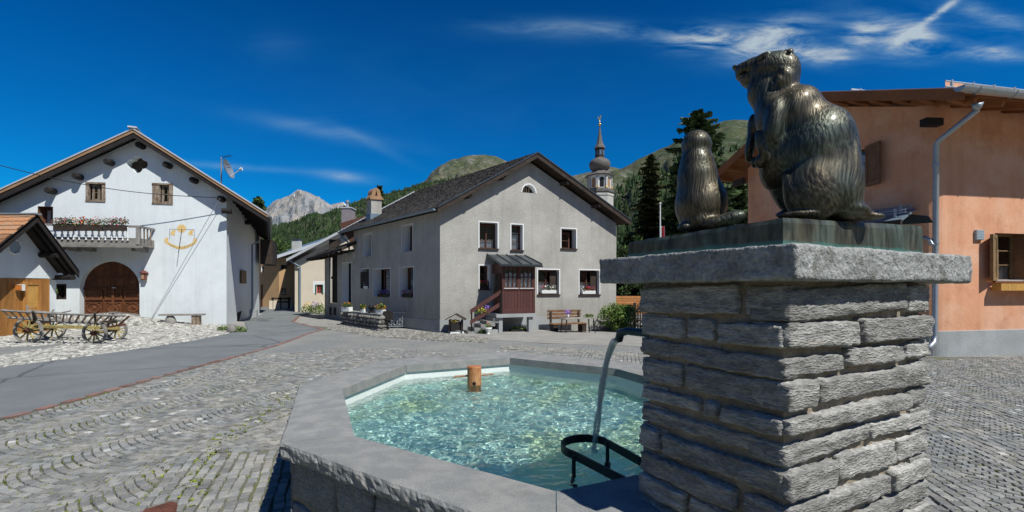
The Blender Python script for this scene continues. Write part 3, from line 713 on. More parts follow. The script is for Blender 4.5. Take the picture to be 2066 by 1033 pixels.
# unseen valley sides, added beside and behind the viewer to block low skylight
m = MB(); NA = 120; NR = 14
for j in range(NR + 1):
    for i in range(NA + 1):
        a = rad(52) + (rad(360) - rad(104)) * i / NA; t = j / NR; d = 160 + 1100 * t; edge = min(1, i / 6, (NA - i) / 6)
        el = rad(15 + 5 * noise.noise(Vector((a * 2.1, 3, 0))) + 2.5 * noise.noise(Vector((a * 7, 1, 0)))) * (.55 + .45 * edge)
        h = -4 + math.tan(el) * 1260 * t ** 1.25 + (14 * noise.noise(Vector((a * 16, t * 6, 0))) * t)
        m.v.append((math.sin(a) * d, math.cos(a) * d, h))
for j in range(NR):
    for i in range(NA): q = j * (NA + 1) + i; m.f.append((q, q + 1, q + NA + 2, q + NA + 1)); m.t.append(.5)
struct(m.build('unseen_valley_sides', 'green_slope', smooth=True, fix=False))
# forest on the slopes
def forest(hname, cond, n, h0, h1, rng, label):
    vs, nu, nv, f = HILLS[hname]; m = MB()
    for _ in range(n):
        i, j = rng.randrange(nu), rng.randrange(int(nv * .84)); a = vs[j * (nu + 1) + i]; b = vs[(j + 1) * (nu + 1) + i + 1]; t = rng.random(); t2 = rng.random()
        x, y, z = a[0] + (b[0] - a[0]) * t2, a[1] + (b[1] - a[1]) * t, a[2] + (b[2] - a[2]) * t
        q = (j + t) / (nv * .86); px = CX + F * x / y
        if not cond(px, q, rng): continue
        h = rng.uniform(h0, h1); r = h * rng.uniform(.22, .34); m.tone = rng.random(); ph = rng.uniform(0, 6)
        m.lathe((x, y, z - .5), [(r, h * .1), (r * .55, h * .45), (r * .62, h * .42), (.01, h)], 5, ph, cap=False)
    o = m.build('forest', 'forest_green', smooth=False, fix=False); stuff(o); o['label'] = label; o['category'] = 'forest'; return o
rg = random.Random(3)
n1_ = lambda px, q: noise.noise(Vector((px * .02, q * 8, 1)))
forest('forest_ridge', lambda px, q, r: r.random() < .95, 15000, 4, 8, rg, 'dark green conifer forest covering the low ridge behind the village')
forest('bare_hill', lambda px, q, r: q + .12 * n1_(px, q) < (.50 + (.30 if px < 860 else 0) + (.12 if px > 1000 else 0)) and r.random() < .9, 13000, 4, 8, rg, 'open conifer wood climbing the lower half of the bare rounded hill')
forest('steep_hill', lambda px, q, r: q + .18 * n1_(px, q) < .62 - (px - 1230) * .0007 and r.random() < .85, 13000, 4, 8.5, rg, 'dense conifer forest on the steep slope behind the church tower')
# snow patches high on the far mountain
vs, nu, nv, f = HILLS['far_mountain']; m = MB()
for (px, q0, w_, hh) in ((606, .80, 9, .05), (597, .77, 5, .03), (622, .77, 5, .02), (700, .84, 8, .02), (634, .75, 4, .02), (592, .70, 4, .02), (684, .80, 4, .012), (613, .74, 4, .02)):
    for k in range(26):
        pxx = px + R.uniform(-w_, w_); j = int((q0 + R.uniform(-hh, hh)) * nv); i = int((pxx - 380) / (900 - 380) * nu)
        if 0 < i < nu and 0 < j < nv:
            idx = [j * (nu + 1) + i, j * (nu + 1) + i + 1, (j + 1) * (nu + 1) + i + 1, (j + 1) * (nu + 1) + i]
            c_ = Vector((0, 0, 0))
            for t_ in idx: c_ += Vector(vs[t_]) / 4
            m.poly([c_ + (Vector(vs[t_]) - c_) * .8 + Vector((0, -6, 3)) for t_ in idx])
mt = bpy.data.objects['far_mountain']
o = m.build('snow', 'snow', mt, fix=False); stuff(o)

# ------------------------------------------------------------------ conifers
def conifer(px, Y, top_py, base_z, rad_px, label, seed, mname='needle', group=None, dens=1.0, name='spruce_tree', lean=0, ex=.62):
    rng = random.Random(seed); X = (px - CX) / F * Y; H = EYE + (HY - top_py) / F * Y - base_z; r0 = rad_px / F * Y
    t = thing(name, (X, Y, base_z), label, 'tree', group)
    MB().tube([(X, Y, base_z - .3), (X, Y, base_z + H * .5), (X + lean, Y, base_z + H * .99)], [H * .016, H * .010, .012], 7).build('trunk', 'bark', t)
    m = MB(); h = H * .06; az = 0
    while h < H * .985:
        q = h / H; Lb = r0 * (1 - q) ** ex * rng.uniform(.62, 1.15) + .10
        for _ in range(3 if q < .85 else 4):
            az += 2.399 + rng.uniform(-.3, .3); Lq = Lb * rng.uniform(.6, 1.12)
            d = Vector((math.cos(az), math.sin(az), 0)); side_ = Vector((-d.y, d.x, 0))
            up = .32 if q > .8 else .05; n_ = max(6, int(Lq / .11 * dens))
            for k in range(n_):
                s_ = (k + .5) / n_; droop = -.34 * s_ * s_ * Lq + up * s_ * Lq + (.16 * (s_ ** 4)) * Lq
                c_ = Vector((X + lean * q, Y, base_z + h)) + d * Lq * s_ + Vector((0, 0, droop))
                sp = (.36 * Lq * (1 - s_) ** .5 + .10)
                for sg in (-1, 1):
                    for u in range(2):
                        l = sp * rng.uniform(.5, 1.1); tip = c_ + side_ * sg * l + d * l * rng.uniform(.2, .8) + Vector((0, 0, -l * rng.uniform(.05, .55)))
                        wv = (d * .075 + Vector((0, 0, .035))) * rng.uniform(.6, 1.2); m.tone = rng.random() * (.45 + .55 * s_)
                        m.add([c_ - wv, c_ + wv, tip + wv * .4, tip - wv * .5 - Vector((0, 0, .09 * rng.random()))], [(0, 1, 2, 3)])
        h += max(.085, H * .0135) * rng.uniform(.8, 1.2)
    m.build('crown', mname, t, fix=False)
    return t
# ------------------------------------------------------------------ grey house in the middle
gO = (-2.66, 16.5)
GF = Fac(gO, (.927, .376), (.376, -.927)); GS = Fac(gO, (-.666, .746), (-.746, -.666))
gh = thing('grey_house', (gO[0], gO[1], 0), 'grey rendered gabled house with brown glazed porch in the centre of the square', 'house')
def zroof(s): return 4.50 + .6025 * s if s < 3.62 else 6.68 - .542 * (s - 3.62)
GW = 7.76
h = []
DW = dict(frame='brown_wood', case='white_paint', casew=.045, depth=.30, sill='dark_wood')
h.append(window(GF, (967.3, 448, 1003.8, 502), gh, cols=2, rows=3, half=(0, .97, 0, .96), curtain=.42, **DW))
h.append(window(GF, (1031.5, 452.6, 1054.4, 505.2), gh, cols=1, rows=3, curtain=.75, **DW))
h.append(window(GF, (1132.5, 461, 1162.2, 502.2), gh, cols=1, rows=2, half=(0, .75, 0, .85), curtain=0, **DW))
h.append(window(GF, (967.5, 535.7, 987, 583), gh, cols=1, rows=3, curtain=.2, **DW))
h.append(window(GF, (1085.3, 544, 1128, 593.7), gh, cols=2, rows=2, curtain=.5, **DW))
h.append(window(GF, (1169, 545, 1209, 594), gh, cols=2, rows=2, curtain=.5, **DW))
# attic lunette: half-round recess
a0, z0 = GF.uv(1053.5, 388); a1, z1 = GF.uv(1080.5, 372); ac = (a0 + a1) / 2; ar = (a1 - a0) / 2; zt = z0 + ar * 1.12
h.append((a0, a1, z0, zt))
m = MB(); n = 12; pr = None; arc = [(ac + ar * math.cos(math.pi * k / n), z0 + ar * 1.12 * math.sin(math.pi * k / n)) for k in range(n + 1)]
sp = MB()
for k in range(n):
    p, q = arc[k], arc[k + 1]
    m.poly([GF.pt(*p), GF.pt(*q), GF.pt(q[0], q[1], -.3), GF.pt(p[0], p[1], -.3)])
    sc = 1.16; m.hexa([GF.pt(*p, -.01), GF.pt(*q, -.01), GF.pt(ac + (q[0] - ac) * sc, z0 + (q[1] - z0) * sc, -.01), GF.pt(ac + (p[0] - ac) * sc, z0 + (p[1] - z0) * sc, -.01),
            GF.pt(*p, .012), GF.pt(*q, .012), GF.pt(ac + (q[0] - ac) * sc, z0 + (q[1] - z0) * sc, .012), GF.pt(ac + (p[0] - ac) * sc, z0 + (p[1] - z0) * sc, .012)])
    cx_ = a1 if (p[0] + q[0]) / 2 > ac else a0
    sp.poly([GF.pt(*p), GF.pt(*q), GF.pt(cx_, zt)]) if True else None
sp.poly([GF.pt(a0, zt), GF.pt(ac, zt), GF.pt(ac, zt)]) if False else None
m.poly([GF.pt(a0, z0), GF.pt(a1, z0), GF.pt(a1, z0, -.3), GF.pt(a0, z0, -.3)])
lw = m.build('window', 'white_paint', gh, fix=False)
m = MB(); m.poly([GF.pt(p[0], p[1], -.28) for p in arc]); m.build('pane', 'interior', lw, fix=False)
m = MB()
for u in (-.35, .0, .35): GF.box(m, ac + ar * u - .02, ac + ar * u + .02, z0, z0 + ar * .95, -.27, -.24)
m.build('frame', 'old_wood', lw)
lab(lw, 'half round attic window')
m = MB(); wall(m, GF, [(0, -.7), (GW, -.7), (GW, zroof(GW)), (3.62, 6.68), (0, 4.50)], h)
m.v += sp.v; b_ = len(m.v) - len(sp.v); m.f += [tuple(b_ + i for i in f) for f in sp.f]; m.t += sp.t
# side wall with deep windows
hs_ = []
SW = dict(frame='brown_wood', case='white_paint', casew=.03, depth=.34, reveal='white_paint')
hs_.append(window(GS, (733, 473, 749.5, 516), gh, cols=1, rows=2, curtain=0, half=(0, .6, 0, 1), **SW))
hs_.append(window(GS, (811, 456, 832.5, 506), gh, cols=1, rows=2, curtain=0, half=(0, .7, 0, 1), **SW))
hs_.append(window(GS, (730, 543, 745, 583.5), gh, cols=1, rows=2, curtain=.3, **SW))
hs_.append(window(GS, (753.4, 543.5, 787.5, 598.5), gh, cols=2, rows=3, curtain=.8, half=(0, .72, 0, 1), **SW))
hs_.append(window(GS, (806, 540, 834.4, 600), gh, cols=2, rows=3, curtain=.6, half=(0, .8, 0, 1), **SW))
wall(m, GS, [(0, -.7), (7.94, -.7), (7.94, 4.48), (0, 4.48)], hs_)
gw = m.build('wall', 'grey_render', gh, weld=False, fix=False)
# back and right walls
m = MB(); B0, B1 = GS.pt(7.94, -.7), GF.pt(GW, -.7); BR = B0 + GF.D() * GW
for a, b in ((B0, BR), (BR, B1)):
    m.poly([a, b, b + Vector((0, 0, 5.15)), a + Vector((0, 0, 5.15))])
pk = B0 + GF.D() * 3.62; m.poly([B0 + Vector((0, 0, 5.15)), BR + Vector((0, 0, 5.1)), Vector((pk.x, pk.y, 6.68))])
m.build('back_wall', 'grey_render', gh, fix=False)
# plinth
m = MB(); GF.box(m, -.015, 5.0, -.7, .46, -.05, .012); GS.box(m, -.012, 7.94, -.7, .42, -.05, .015); m.build('plinth', 'grey_plinth', gh)
# roof slabs
d2 = GS.D(); dF = GF.D()
RC1 = Vector((-2.618, 15.96, 4.49)); RP = Vector((1.067, 17.45, 6.90)); RC2 = Vector((5.187, 19.12, 4.475)); L_ = 9.25
RC1 = GF.pt(-.35, 4.52, 0) - d2 * .44; RP = GF.pt(3.62, 6.93, 0) - d2 * .44; RC2 = GF.pt(8.08, 4.50, 0) - d2 * .44
m = MB(); th = Vector((0, 0, -.10))
m.prism([RC1, RC1 + d2 * L_, RP + d2 * L_, RP], th); m.prism([RP, RP + d2 * L_, RC2 + d2 * L_, RC2], th)
roof = m.build('roof', 'dark_wood', gh)
# shingle courses
def shingle_rows(e0, e1, r0, r1, n, k, parent, matn, name='shingles', lift=.02, jit=.012, stuff_=True, rg=None, wj=.3):
    """courses from the eave edge e0-e1 up to the ridge r0-r1"""
    rg = rg or R; m = MB(); e0, e1, r0, r1 = map(Vector, (e0, e1, r0, r1)); nrm = (e1 - e0).cross(r0 - e0).normalized()
    if nrm.z < 0: nrm = -nrm
    for i in range(n):
        a = e0 + (r0 - e0) * (i / n); b = e1 + (r1 - e1) * (i / n); up0 = (r0 - e0) / n; up1 = (r1 - e1) / n; u = 0
        while u < 1:
            du = 1 / k * rg.uniform(1 - wj, 1 + wj); v = min(1, u + du); g = .06 / k
            m.tone = rg.random(); l1 = lift + rg.uniform(0, jit)
            p0, p1 = a + (b - a) * (u + g), a + (b - a) * max(u + g, v - g); up = up0 + (up1 - up0) * u
            p0 = p0 - up * rg.uniform(0, .12)
            t0, t1 = p0 + up * 1.25, p1 + up * 1.25
            m.hexa([p0 + nrm * l1 * .4, p1 + nrm * l1 * .4, t1 + nrm * .003, t0 + nrm * .003, p0 + nrm * (l1 + .018), p1 + nrm * (l1 + .018), t1 + nrm * .012, t0 + nrm * .012])
            u = v
    o = m.build(name, matn, parent, fix=False)
    if stuff_: stuff(o)
    return o
shingle_rows(RC1, RC1 + d2 * L_, RP, RP + d2 * L_, 26, 60, roof, 'shingle_dark', rg=random.Random(1))
shingle_rows(RC2, RC2 + d2 * L_, RP, RP + d2 * L_, 26, 60, roof, 'shingle_dark', rg=random.Random(2))
# verge boards, fascia
m = MB(); o_ = -d2 * .03
for a, b in ((RC1, RP), (RP, RC2)):
    m.hexa([a + o_ + Vector((0, 0, -.19)), b + o_ + Vector((0, 0, -.19)), b + Vector((0, 0, -.19)), a + Vector((0, 0, -.19)), a + o_ + Vector((0, 0, .01)), b + o_ + Vector((0, 0, .01)), b + Vector((0, 0, .01)), a + Vector((0, 0, .01))])
m.build('verge_board', 'dark_wood', gh)
m = MB(); o2 = -d2 * .06
for a, b in ((RC1, RP), (RP, RC2)):
    m.hexa([a + o2 + Vector((0, 0, .0)), b + o2 + Vector((0, 0, .0)), b + Vector((0, 0, .0)), a + Vector((0, 0, .0)), a + o2 + Vector((0, 0, .05)), b + o2 + Vector((0, 0, .05)), b + Vector((0, 0, .05)), a + Vector((0, 0, .05))])
m.build('verge_flashing', 'dark_tin', gh)
for u in (.32, .66):
    for a, b in ((RC1, RP), (RP, RC2)):
        p = a + (b - a) * u; m = MB().bar(p + Vector((0, 0, -.24)) + d2 * .03, p + Vector((0, 0, -.24)) + d2 * .9, .12, .14); m.build('purlin', 'dark_wood', gh)
def gutter(mb, a, b, r, n=8, back=None):
    a, b = Vector(a), Vector(b); d = (b - a).normalized(); s_ = d.cross(Vector((0, 0, 1))).normalized()
    for k in range(n):
        t0, t1 = math.pi * k / n, math.pi * (k + 1) / n
        q = [s_ * math.cos(t) * r - Vector((0, 0, 1)) * math.sin(t) * r for t in (t0, t1)]
        mb.poly([a + q[0], b + q[0], b + q[1], a + q[1]]); qi = [x * .9 for x in q]; mb.poly([a + qi[0], a + qi[1], b + qi[1], b + qi[0]])
    mb.poly([a + s_ * math.cos(math.pi * k / n) * r - Vector((0, 0, 1)) * math.sin(math.pi * k / n) * r for k in range(n + 1)])
m = MB(); go = -dF * .07 + Vector((0, 0, -.03)); gutter(m, RC1 + go + d2 * .05, RC1 + go + d2 * (L_ - .05), .075); m.build('gutter', 'blue_tin', gh, fix=False)
e = RC1 + d2 * (L_ - .25) + go; m = MB().tube([e + Vector((0, 0, -.06)), e + Vector((.05, 0, -.25)), GS.pt(8.3, 3.9, .1), GS.pt(8.3, 3.3, .1)], .045); m.build('downpipe', 'blue_tin', gh)
# arched chimney on the roof
cY = 21.0
def pt_roof(px, py):       # point on the left roof plane seen at px,py
    n_ = (RP - RC1).cross(d2).normalized(); r_ = Vector(((px - CX) / F, 1, -(py - HY) / F)); o = Vector((0, 0, EYE)); t_ = (RC1 - o).dot(n_) / r_.dot(n_); return o + r_ * t_
cb_ = pt_roof(753, 441); cw = 23 / F * cb_.y * .88; ctop = EYE + (HY - 403) / F * cb_.y
ax_ = (dF, d2, Vector((0, 0, 1)))
ch = MB().box((cb_.x, cb_.y + .15, (cb_.z - .5 + ctop) / 2), (cw, cw * 1.05, ctop - cb_.z + .5), ax=ax_).build('chimney', 'grey_render', gh)
m = MB(); cc = Vector((cb_.x, cb_.y + .15, ctop)); hh = 21 / F * cb_.y
m.box(cc + Vector((0, 0, .03)), (cw * 1.28, cw * 1.28, .07), ax=ax_)
tp = MB()
n = 10
for k in range(n):       # bell shaped cap with an arched opening
    pass
def capring(t): return cw * .62 * (1 - .62 * t ** .8)
prof = [(0, .62), (.12, .58), (.25, .47), (.4, .42), (.6, .40), (.78, .34), (.92, .22), (1.0, .08)]
for sgn in (-1, 1):
    for (t0, r0_), (t1, r1_) in zip(prof, prof[1:]):
        w0, w1_ = r0_ * cw * 1.0, r1_ * cw; i0, i1 = max(0, w0 - .17), max(0, w1_ - .17)
        if t0 < .2: i0 = i1 = 0
        if t1 > .93: i0 = i0; i1 = 0
        z0_, z1_ = .06 + t0 * hh, .06 + t1 * hh; dd = cw * .5
        def q(x, y, z): return cc + dF * x * sgn + d2 * y + Vector((0, 0, z))
        m.hexa([q(i0, -dd, z0_), q(w0, -dd, z0_), q(w0, dd, z0_), q(i0, dd, z0_), q(i1, -dd, z1_), q(w1_, -dd, z1_), q(w1_, dd, z1_), q(i1, dd, z1_)])
m.build('chimney_cap', 'tan_wood', ch)
MB().box((cb_.x, cb_.y + .1, cb_.z + .05), (cw * 1.12, cw * 1.15, .34), ax=ax_).build('flashing', 'blue_tin', ch)

# porch
PF = Fac(GF.pt(0, 0, 1.12)[:2], GF.d, GF.n)
p0, zb = PF.uv(1013.4, 631); p1, zt_ = PF.uv(1079.6, 534); zb2 = zb
po = MB()
def pbox(mb, a0, a1, z0, z1, o0, o1): GF.box(mb, a0, a1, z0, z1, o0, o1)
zf = PF.uv(1046, 631)[1]; ztop = PF.uv(1046, 532)[1]; zs = PF.uv(1046, 583)[1]; zl = PF.uv(1046, 541)[1]
q0 = GF.uv(987, 560)[0]
q0 = p0
for (a0, a1, z0, z1, o0, o1) in ((p0, p1, zf + .06, zs - .02, 1.05, 1.10), (p0, p0 + .09, zf, ztop, 1.02, 1.12), (p1 - .09, p1, zf, ztop, 1.02, 1.12), (p0, p1, ztop - .14, ztop, 1.021, 1.115), (p0, p1, zs - .05, zs + .03, 1.0, 1.13),
                                 ((p0 + p1) / 2 - .05, (p0 + p1) / 2 + .05, zs, ztop - .1, 1.03, 1.118), (p0, p1, zf - .03, zf + .08, 1.0, 1.125), (p1 - .06, p1 - .005, zf, ztop, 0, 1.05), (p0 + .005, p0 + .06, ztop - .35, ztop, 0, 1.02)):
    pbox(po, a0, a1, z0, z1, o0, o1)
porch = po.build('porch', 'maroon_wood', gh); lab(porch, 'brown glazed entrance porch')
n = 9
for k in range(n):
    a = p0 + .10 + (p1 - p0 - .2) * k / n; b = p0 + .10 + (p1 - p0 - .2) * (k + 1) / n
    if abs((a + b) / 2 - (p0 + p1) / 2) < .05: pass
    m = MB(); pbox(m, a + .005, b - .005, zf + .10, zs - .08, 1.09, 1.108); m.build('panel', 'maroon_wood', porch)
m = MB(); pbox(m, (p0 + p1) / 2 - .045, (p0 + p1) / 2 + .045, zf + .08, zs - .05, 1.10, 1.118); pbox(m, p0 + .09, p1 - .09, zf + .08, zf + .14, 1.10, 1.116); m.build('panel_frame', 'maroon_wood', porch)
for s0, s1 in ((p0 + .09, (p0 + p1) / 2 - .05), ((p0 + p1) / 2 + .05, p1 - .09)):
    m = MB()
    for k in range(4):
        x = s0 + (s1 - s0) * k / 3 if k in (0, 3) else s0 + (s1 - s0) * k / 3
        pbox(m, x - .018 + (.018 if k == 0 else 0) - (.018 if k == 3 else 0), x + .018 + (.018 if k == 0 else 0) - (.018 if k == 3 else 0), zs + .03, ztop - .14, 1.05, 1.10)
    for z in (zs + .03, (zs + ztop) / 2 - .05, ztop - .17): pbox(m, s0, s1, z, z + .035, 1.052, 1.098)
    m.build('window_frame', 'brown_wood', porch)
    m = MB(); pbox(m, s0, s1, zs + .03, ztop - .14, 1.07, 1.076); m.build('pane', 'glass', porch)
    m = MB(); pv = None
    for k in range(15):
        u = s0 + (s1 - s0) * k / 14; o = 1.02 + .015 * math.sin(k * 2.1); zz = zs + .62 - .06 * abs(math.sin(k * .45)); c = (GF.pt(u, zs + .03, o), GF.pt(u, zz, o))
        if pv: m.poly([pv[0], c[0], c[1], pv[1]])
        pv = c
    m.build('curtain', 'curtain', porch, fix=False)
    m = MB(); pbox(m, s0 - .03, s1 + .03, zs + .012, zs + .035, 1.10, 1.15); m.build('sill', 'pot_white', porch)
m = MB(); pbox(m, p0 + .02, p0 + .05, zf, ztop - .1, .15, .85); m.build('porch_door', 'brown_wood', porch)
m = MB()
for k in range(4): pbox(m, p0 - .004, p0 + .02, zs - .05, ztop - .35, .25 + k * .14, .26 + k * .14 + .02)
m.build('door_glazing_bar', 'grey_wood', porch)
m = MB(); pbox(m, p0 - .006, p0 - .001, zs - .05, ztop - .35, .24, .76); m.build('door_pane', 'glass', porch)
m = MB(); pbox(m, p0 + .07, p1 - .07, zf, ztop - .2, .06, .09); m.build('porch_back', 'dark_wood', porch)
# porch roof
ra, rzt = GF.uv(984, 513); rb, _ = GF.uv(1062, 516); PF2 = Fac(GF.pt(0, 0, 1.36)[:2], GF.d, GF.n); rc, rzl = PF2.uv(1010, 532); rd, _ = PF2.uv(1094, 531)
ra = min(ra, p0 - .1)
A_, B_ = GF.pt(rc - .05, rzt, .01), GF.pt(rd - .12, rzt, .01); Cc, Dd = GF.pt(rd, rzl, 1.36), GF.pt(rc, rzl, 1.36)
m = MB().prism([A_, B_, Cc, Dd], (0, 0, -.055)); pr_ = m.build('porch_roof', 'dark_tin', porch)
for k in range(5):
    u = k / 4; a, b = A_ + (B_ - A_) * u, Dd + (Cc - Dd) * u; m = MB().bar(a + Vector((0, 0, .015)), b + Vector((0, 0, .015)), .025, .04); m.build('standing_seam', 'dark_tin', porch)
m = MB(); gutter(m, Dd + Vector((0, 0, -.05)) + GF.Nn() * .04, Cc + Vector((0, 0, -.05)) + GF.Nn() * .04, .05); m.build('porch_gutter', 'dark_tin', porch, fix=False)
# porch base: slab, pier, steps
m = MB(); pbox(m, p0 - .25, p1 + .03, zf - .16, zf - .03, 0, 1.18); pbox(m, p0 - .12, p0 + .02, -.5, zf - .16, .1, 1.1); pbox(m, p1 - .25, p1 - .08, -.5, zf - .16, .9, 1.1)
gzp = gz(GF.pt(p0, 0, 1).x, GF.pt(p0, 0, 1).y); ns = 6
pbox(m, p0 - .95, p0 - .12, -.5, .12, .15, 1.05)
m.build('porch_base', 'grey_plinth', porch)
for k in range(ns):
    zz = zf - .06 - (k + 1) * (zf - gzp) / (ns + .3); x1 = p0 - .02 - k * .24
    m = MB(); pbox(m, x1 - .30, x1, zz - .18, zz, .2, 1.08); m.build('step', 'rim_stone', porch)
# rail
for (pa, pb) in (((949.5, 629), (1011.5, 589)), ((949.5, 651), (1011.5, 613))):
    a, za = PF.uv(*pa); b, zb_ = PF.uv(*pb)
    m = MB(); m.hexa([GF.pt(a, za - .075, 1.06), GF.pt(b, zb_ - .075, 1.06), GF.pt(b, zb_ - .075, 1.10), GF.pt(a, za - .075, 1.10), GF.pt(a, za + .075, 1.06), GF.pt(b, zb_ + .075, 1.06), GF.pt(b, zb_ + .075, 1.10), GF.pt(a, za + .075, 1.10)]); m.build('rail', 'maroon_wood', porch)
a, za = PF.uv(953, 672); _, zb_ = PF.uv(953, 627)
m = MB().bar(GF.pt(a, -.25, 1.03), GF.pt(a, zb_, 1.03), .05); m.build('post', 'black_iron', porch)
a, _ = PF.uv(1011, 600); m = MB().bar(GF.pt(a, zf - .1, 1.13), GF.pt(a, zf + .75, 1.13), .06); m.build('post', 'black_iron', porch)
# low annexe at the back left, under its own lean-to roof
an = MB(); ho = []
ho.append(window(GS, (690.5, 531, 709, 614), gh, depth=.4, cols=1, rows=1, frame='black_wood', curtain=0, reveal='white_paint', case='white_paint', casew=.03, name='door_opening'))
a0, z1 = GS.uv(664, 514); a1, z0 = GS.uv(680.5, 612)
hh_ = (min(a0, a1), max(a0, a1), z0, z1); ho.append(hh_)
wall(an, GS, [(7.95, -.7), (12.1, -.7), (12.1, 3.35), (7.95, 3.6)], ho)
GS.box(an, 12.0, 12.1, -.7, 3.35, -3.5, -.01)
ow = an.build('annexe_wall', 'grey_render', gh, fix=False)
m = MB(); GS.box(m, hh_[0], hh_[1], z0, z1, -.30, -.2)
for k in range(6): GS.box(m, hh_[0] + (hh_[1] - hh_[0]) * k / 6 + .01, hh_[0] + (hh_[1] - hh_[0]) * (k + 1) / 6 - .01, z0, z1, -.2, -.17)
GS.box(m, hh_[0], hh_[1], (z0 + z1) / 2, (z0 + z1) / 2 + .12, -.17, -.1); m.build('barn_door', 'black_wood', gh)
for b_ in ((664.5, 619, 669.5, 636), (673, 620, 678.5, 636)):
    a0, z1 = GS.uv(b_[0], b_[1]); a1, z0 = GS.uv(b_[2], b_[3]); m = MB(); GS.box(m, min(a0, a1), max(a0, a1), z0, z1, .002, .01); m.build('cellar_hatch', 'black_wood', gh)
e0, e1 = GS.pt(7.6, 3.55, .75), GS.pt(12.9, 3.28, .75); r0_, r1_ = GS.pt(7.6, 4.1, -.3), GS.pt(12.9, 3.83, -.3)
m = MB().prism([e0, e1, r1_, r0_], (0, 0, -.12)); ar_ = m.build('annexe_roof', 'dark_wood', gh)
shingle_rows(e0, e1, r0_, r1_, 6, 26, ar_, 'shingle_dark', rg=random.Random(4))
for k in range(7):
    m = MB(); a = 7.9 + k * .75; m.bar(GS.pt(a, 3.55 - .03 * k, -.3), GS.pt(a, 3.40 - .035 * k, .72), .07, .1); m.build('rafter', 'dark_wood', gh)
# shutter half covering the small side window
a0, z1 = GS.uv(728.5, 549); a1, z0 = GS.uv(745, 582)
m = MB(); GS.box(m, min(a0, a1), max(a0, a1), z0, z1, .005, .035); m.build('shutter', 'black_wood', gh)
# inner dark shutter leaves at the lower front windows
for px0, px1, y0, y1 in ((1113, 1127, 549, 590), (1195, 1208, 549, 590)):
    a0, z1 = GF.uv(px0, y0); a1, z0 = GF.uv(px1, y1); m = MB(); GF.box(m, a0, a1, z0, z1, -.20, -.16); m.build('shutter', 'dark_wood', gh)

# flower boxes of the grey house: things of their own
def sillbox(fac, px0, px1, py, o, label, cats, mats_, box='pot_white', hgt=.14, n=70, tall=.16):
    a0, z = fac.uv(px0, py, o); a1, _ = fac.uv(px1, py, o)
    if a0 > a1: a0, a1 = a1, a0
    c = fac.pt((a0 + a1) / 2, z, o)
    t = thing('flower_box', c, label, 'flower box', cats)
    m = MB(); fac.box(m, a0, a1, z, z + hgt, o - .07, o + .07); m.build('box', box, t)
    rg = random.Random(int(px0)); ang = math.atan2(fac.d.y, fac.d.x); l = (a1 - a0) / 2
    k = max(3, int(l * 2 / .12)); f = MB(); bl = [MB() for _ in mats_]
    for i in range(k):
        p = fac.pt(a0 + (a1 - a0) * (i + .5) / k, z + hgt + tall * .35, o)
        f.leaves(p, (.11, .10, tall * .7), n // k * 2, .03, rg, shell=0)
        bl[rg.randrange(len(mats_))].leaves(p + Vector((0, 0, tall * .3)), (.10, .11, tall * .6), 26, .026, rg, shell=.3)
    f.build('foliage', 'leaf', t, fix=False)
    for b, mm in zip(bl, mats_):
        if b.v: b.build('blossoms', mm, t, fix=False)
    return t
sillbox(GF, 1092, 1121, 592, -.12, 'white flower box with red and white geraniums on the sill right of the porch', 'flower boxes on the grey house window sills', ['petal_red', 'petal_white', 'petal_pink'])
sillbox(GF, 1174, 1200, 593, -.12, 'white flower box with red geraniums on the lowest right window sill of the grey house', 'flower boxes on the grey house window sills', ['petal_red', 'petal_pink', 'petal_white'])
sillbox(GF, 969, 985, 583, -.05, 'dark pot of red geraniums on the window sill left of the porch', 'flower boxes on the grey house window sills', ['petal_red', 'petal_pink'], box='dark_wood')
sillbox(GS, 764, 786, 599, -.05, 'pink flowers on the deep side window sill nearer the annexe', 'flower boxes on the grey house window sills', ['petal_pink', 'petal_violet'], box='dark_wood')
sillbox(GS, 813, 833, 600, -.05, 'pale flowers on the deep side window sill nearest the house corner', 'flower boxes on the grey house window sills', ['petal_white', 'petal_pink'], box='dark_wood')
sillbox(GS, 736, 744, 583, .0, 'small white box with pink flowers by the dark shutter', 'flower boxes on the grey house window sills', ['petal_pink', 'petal_white'])

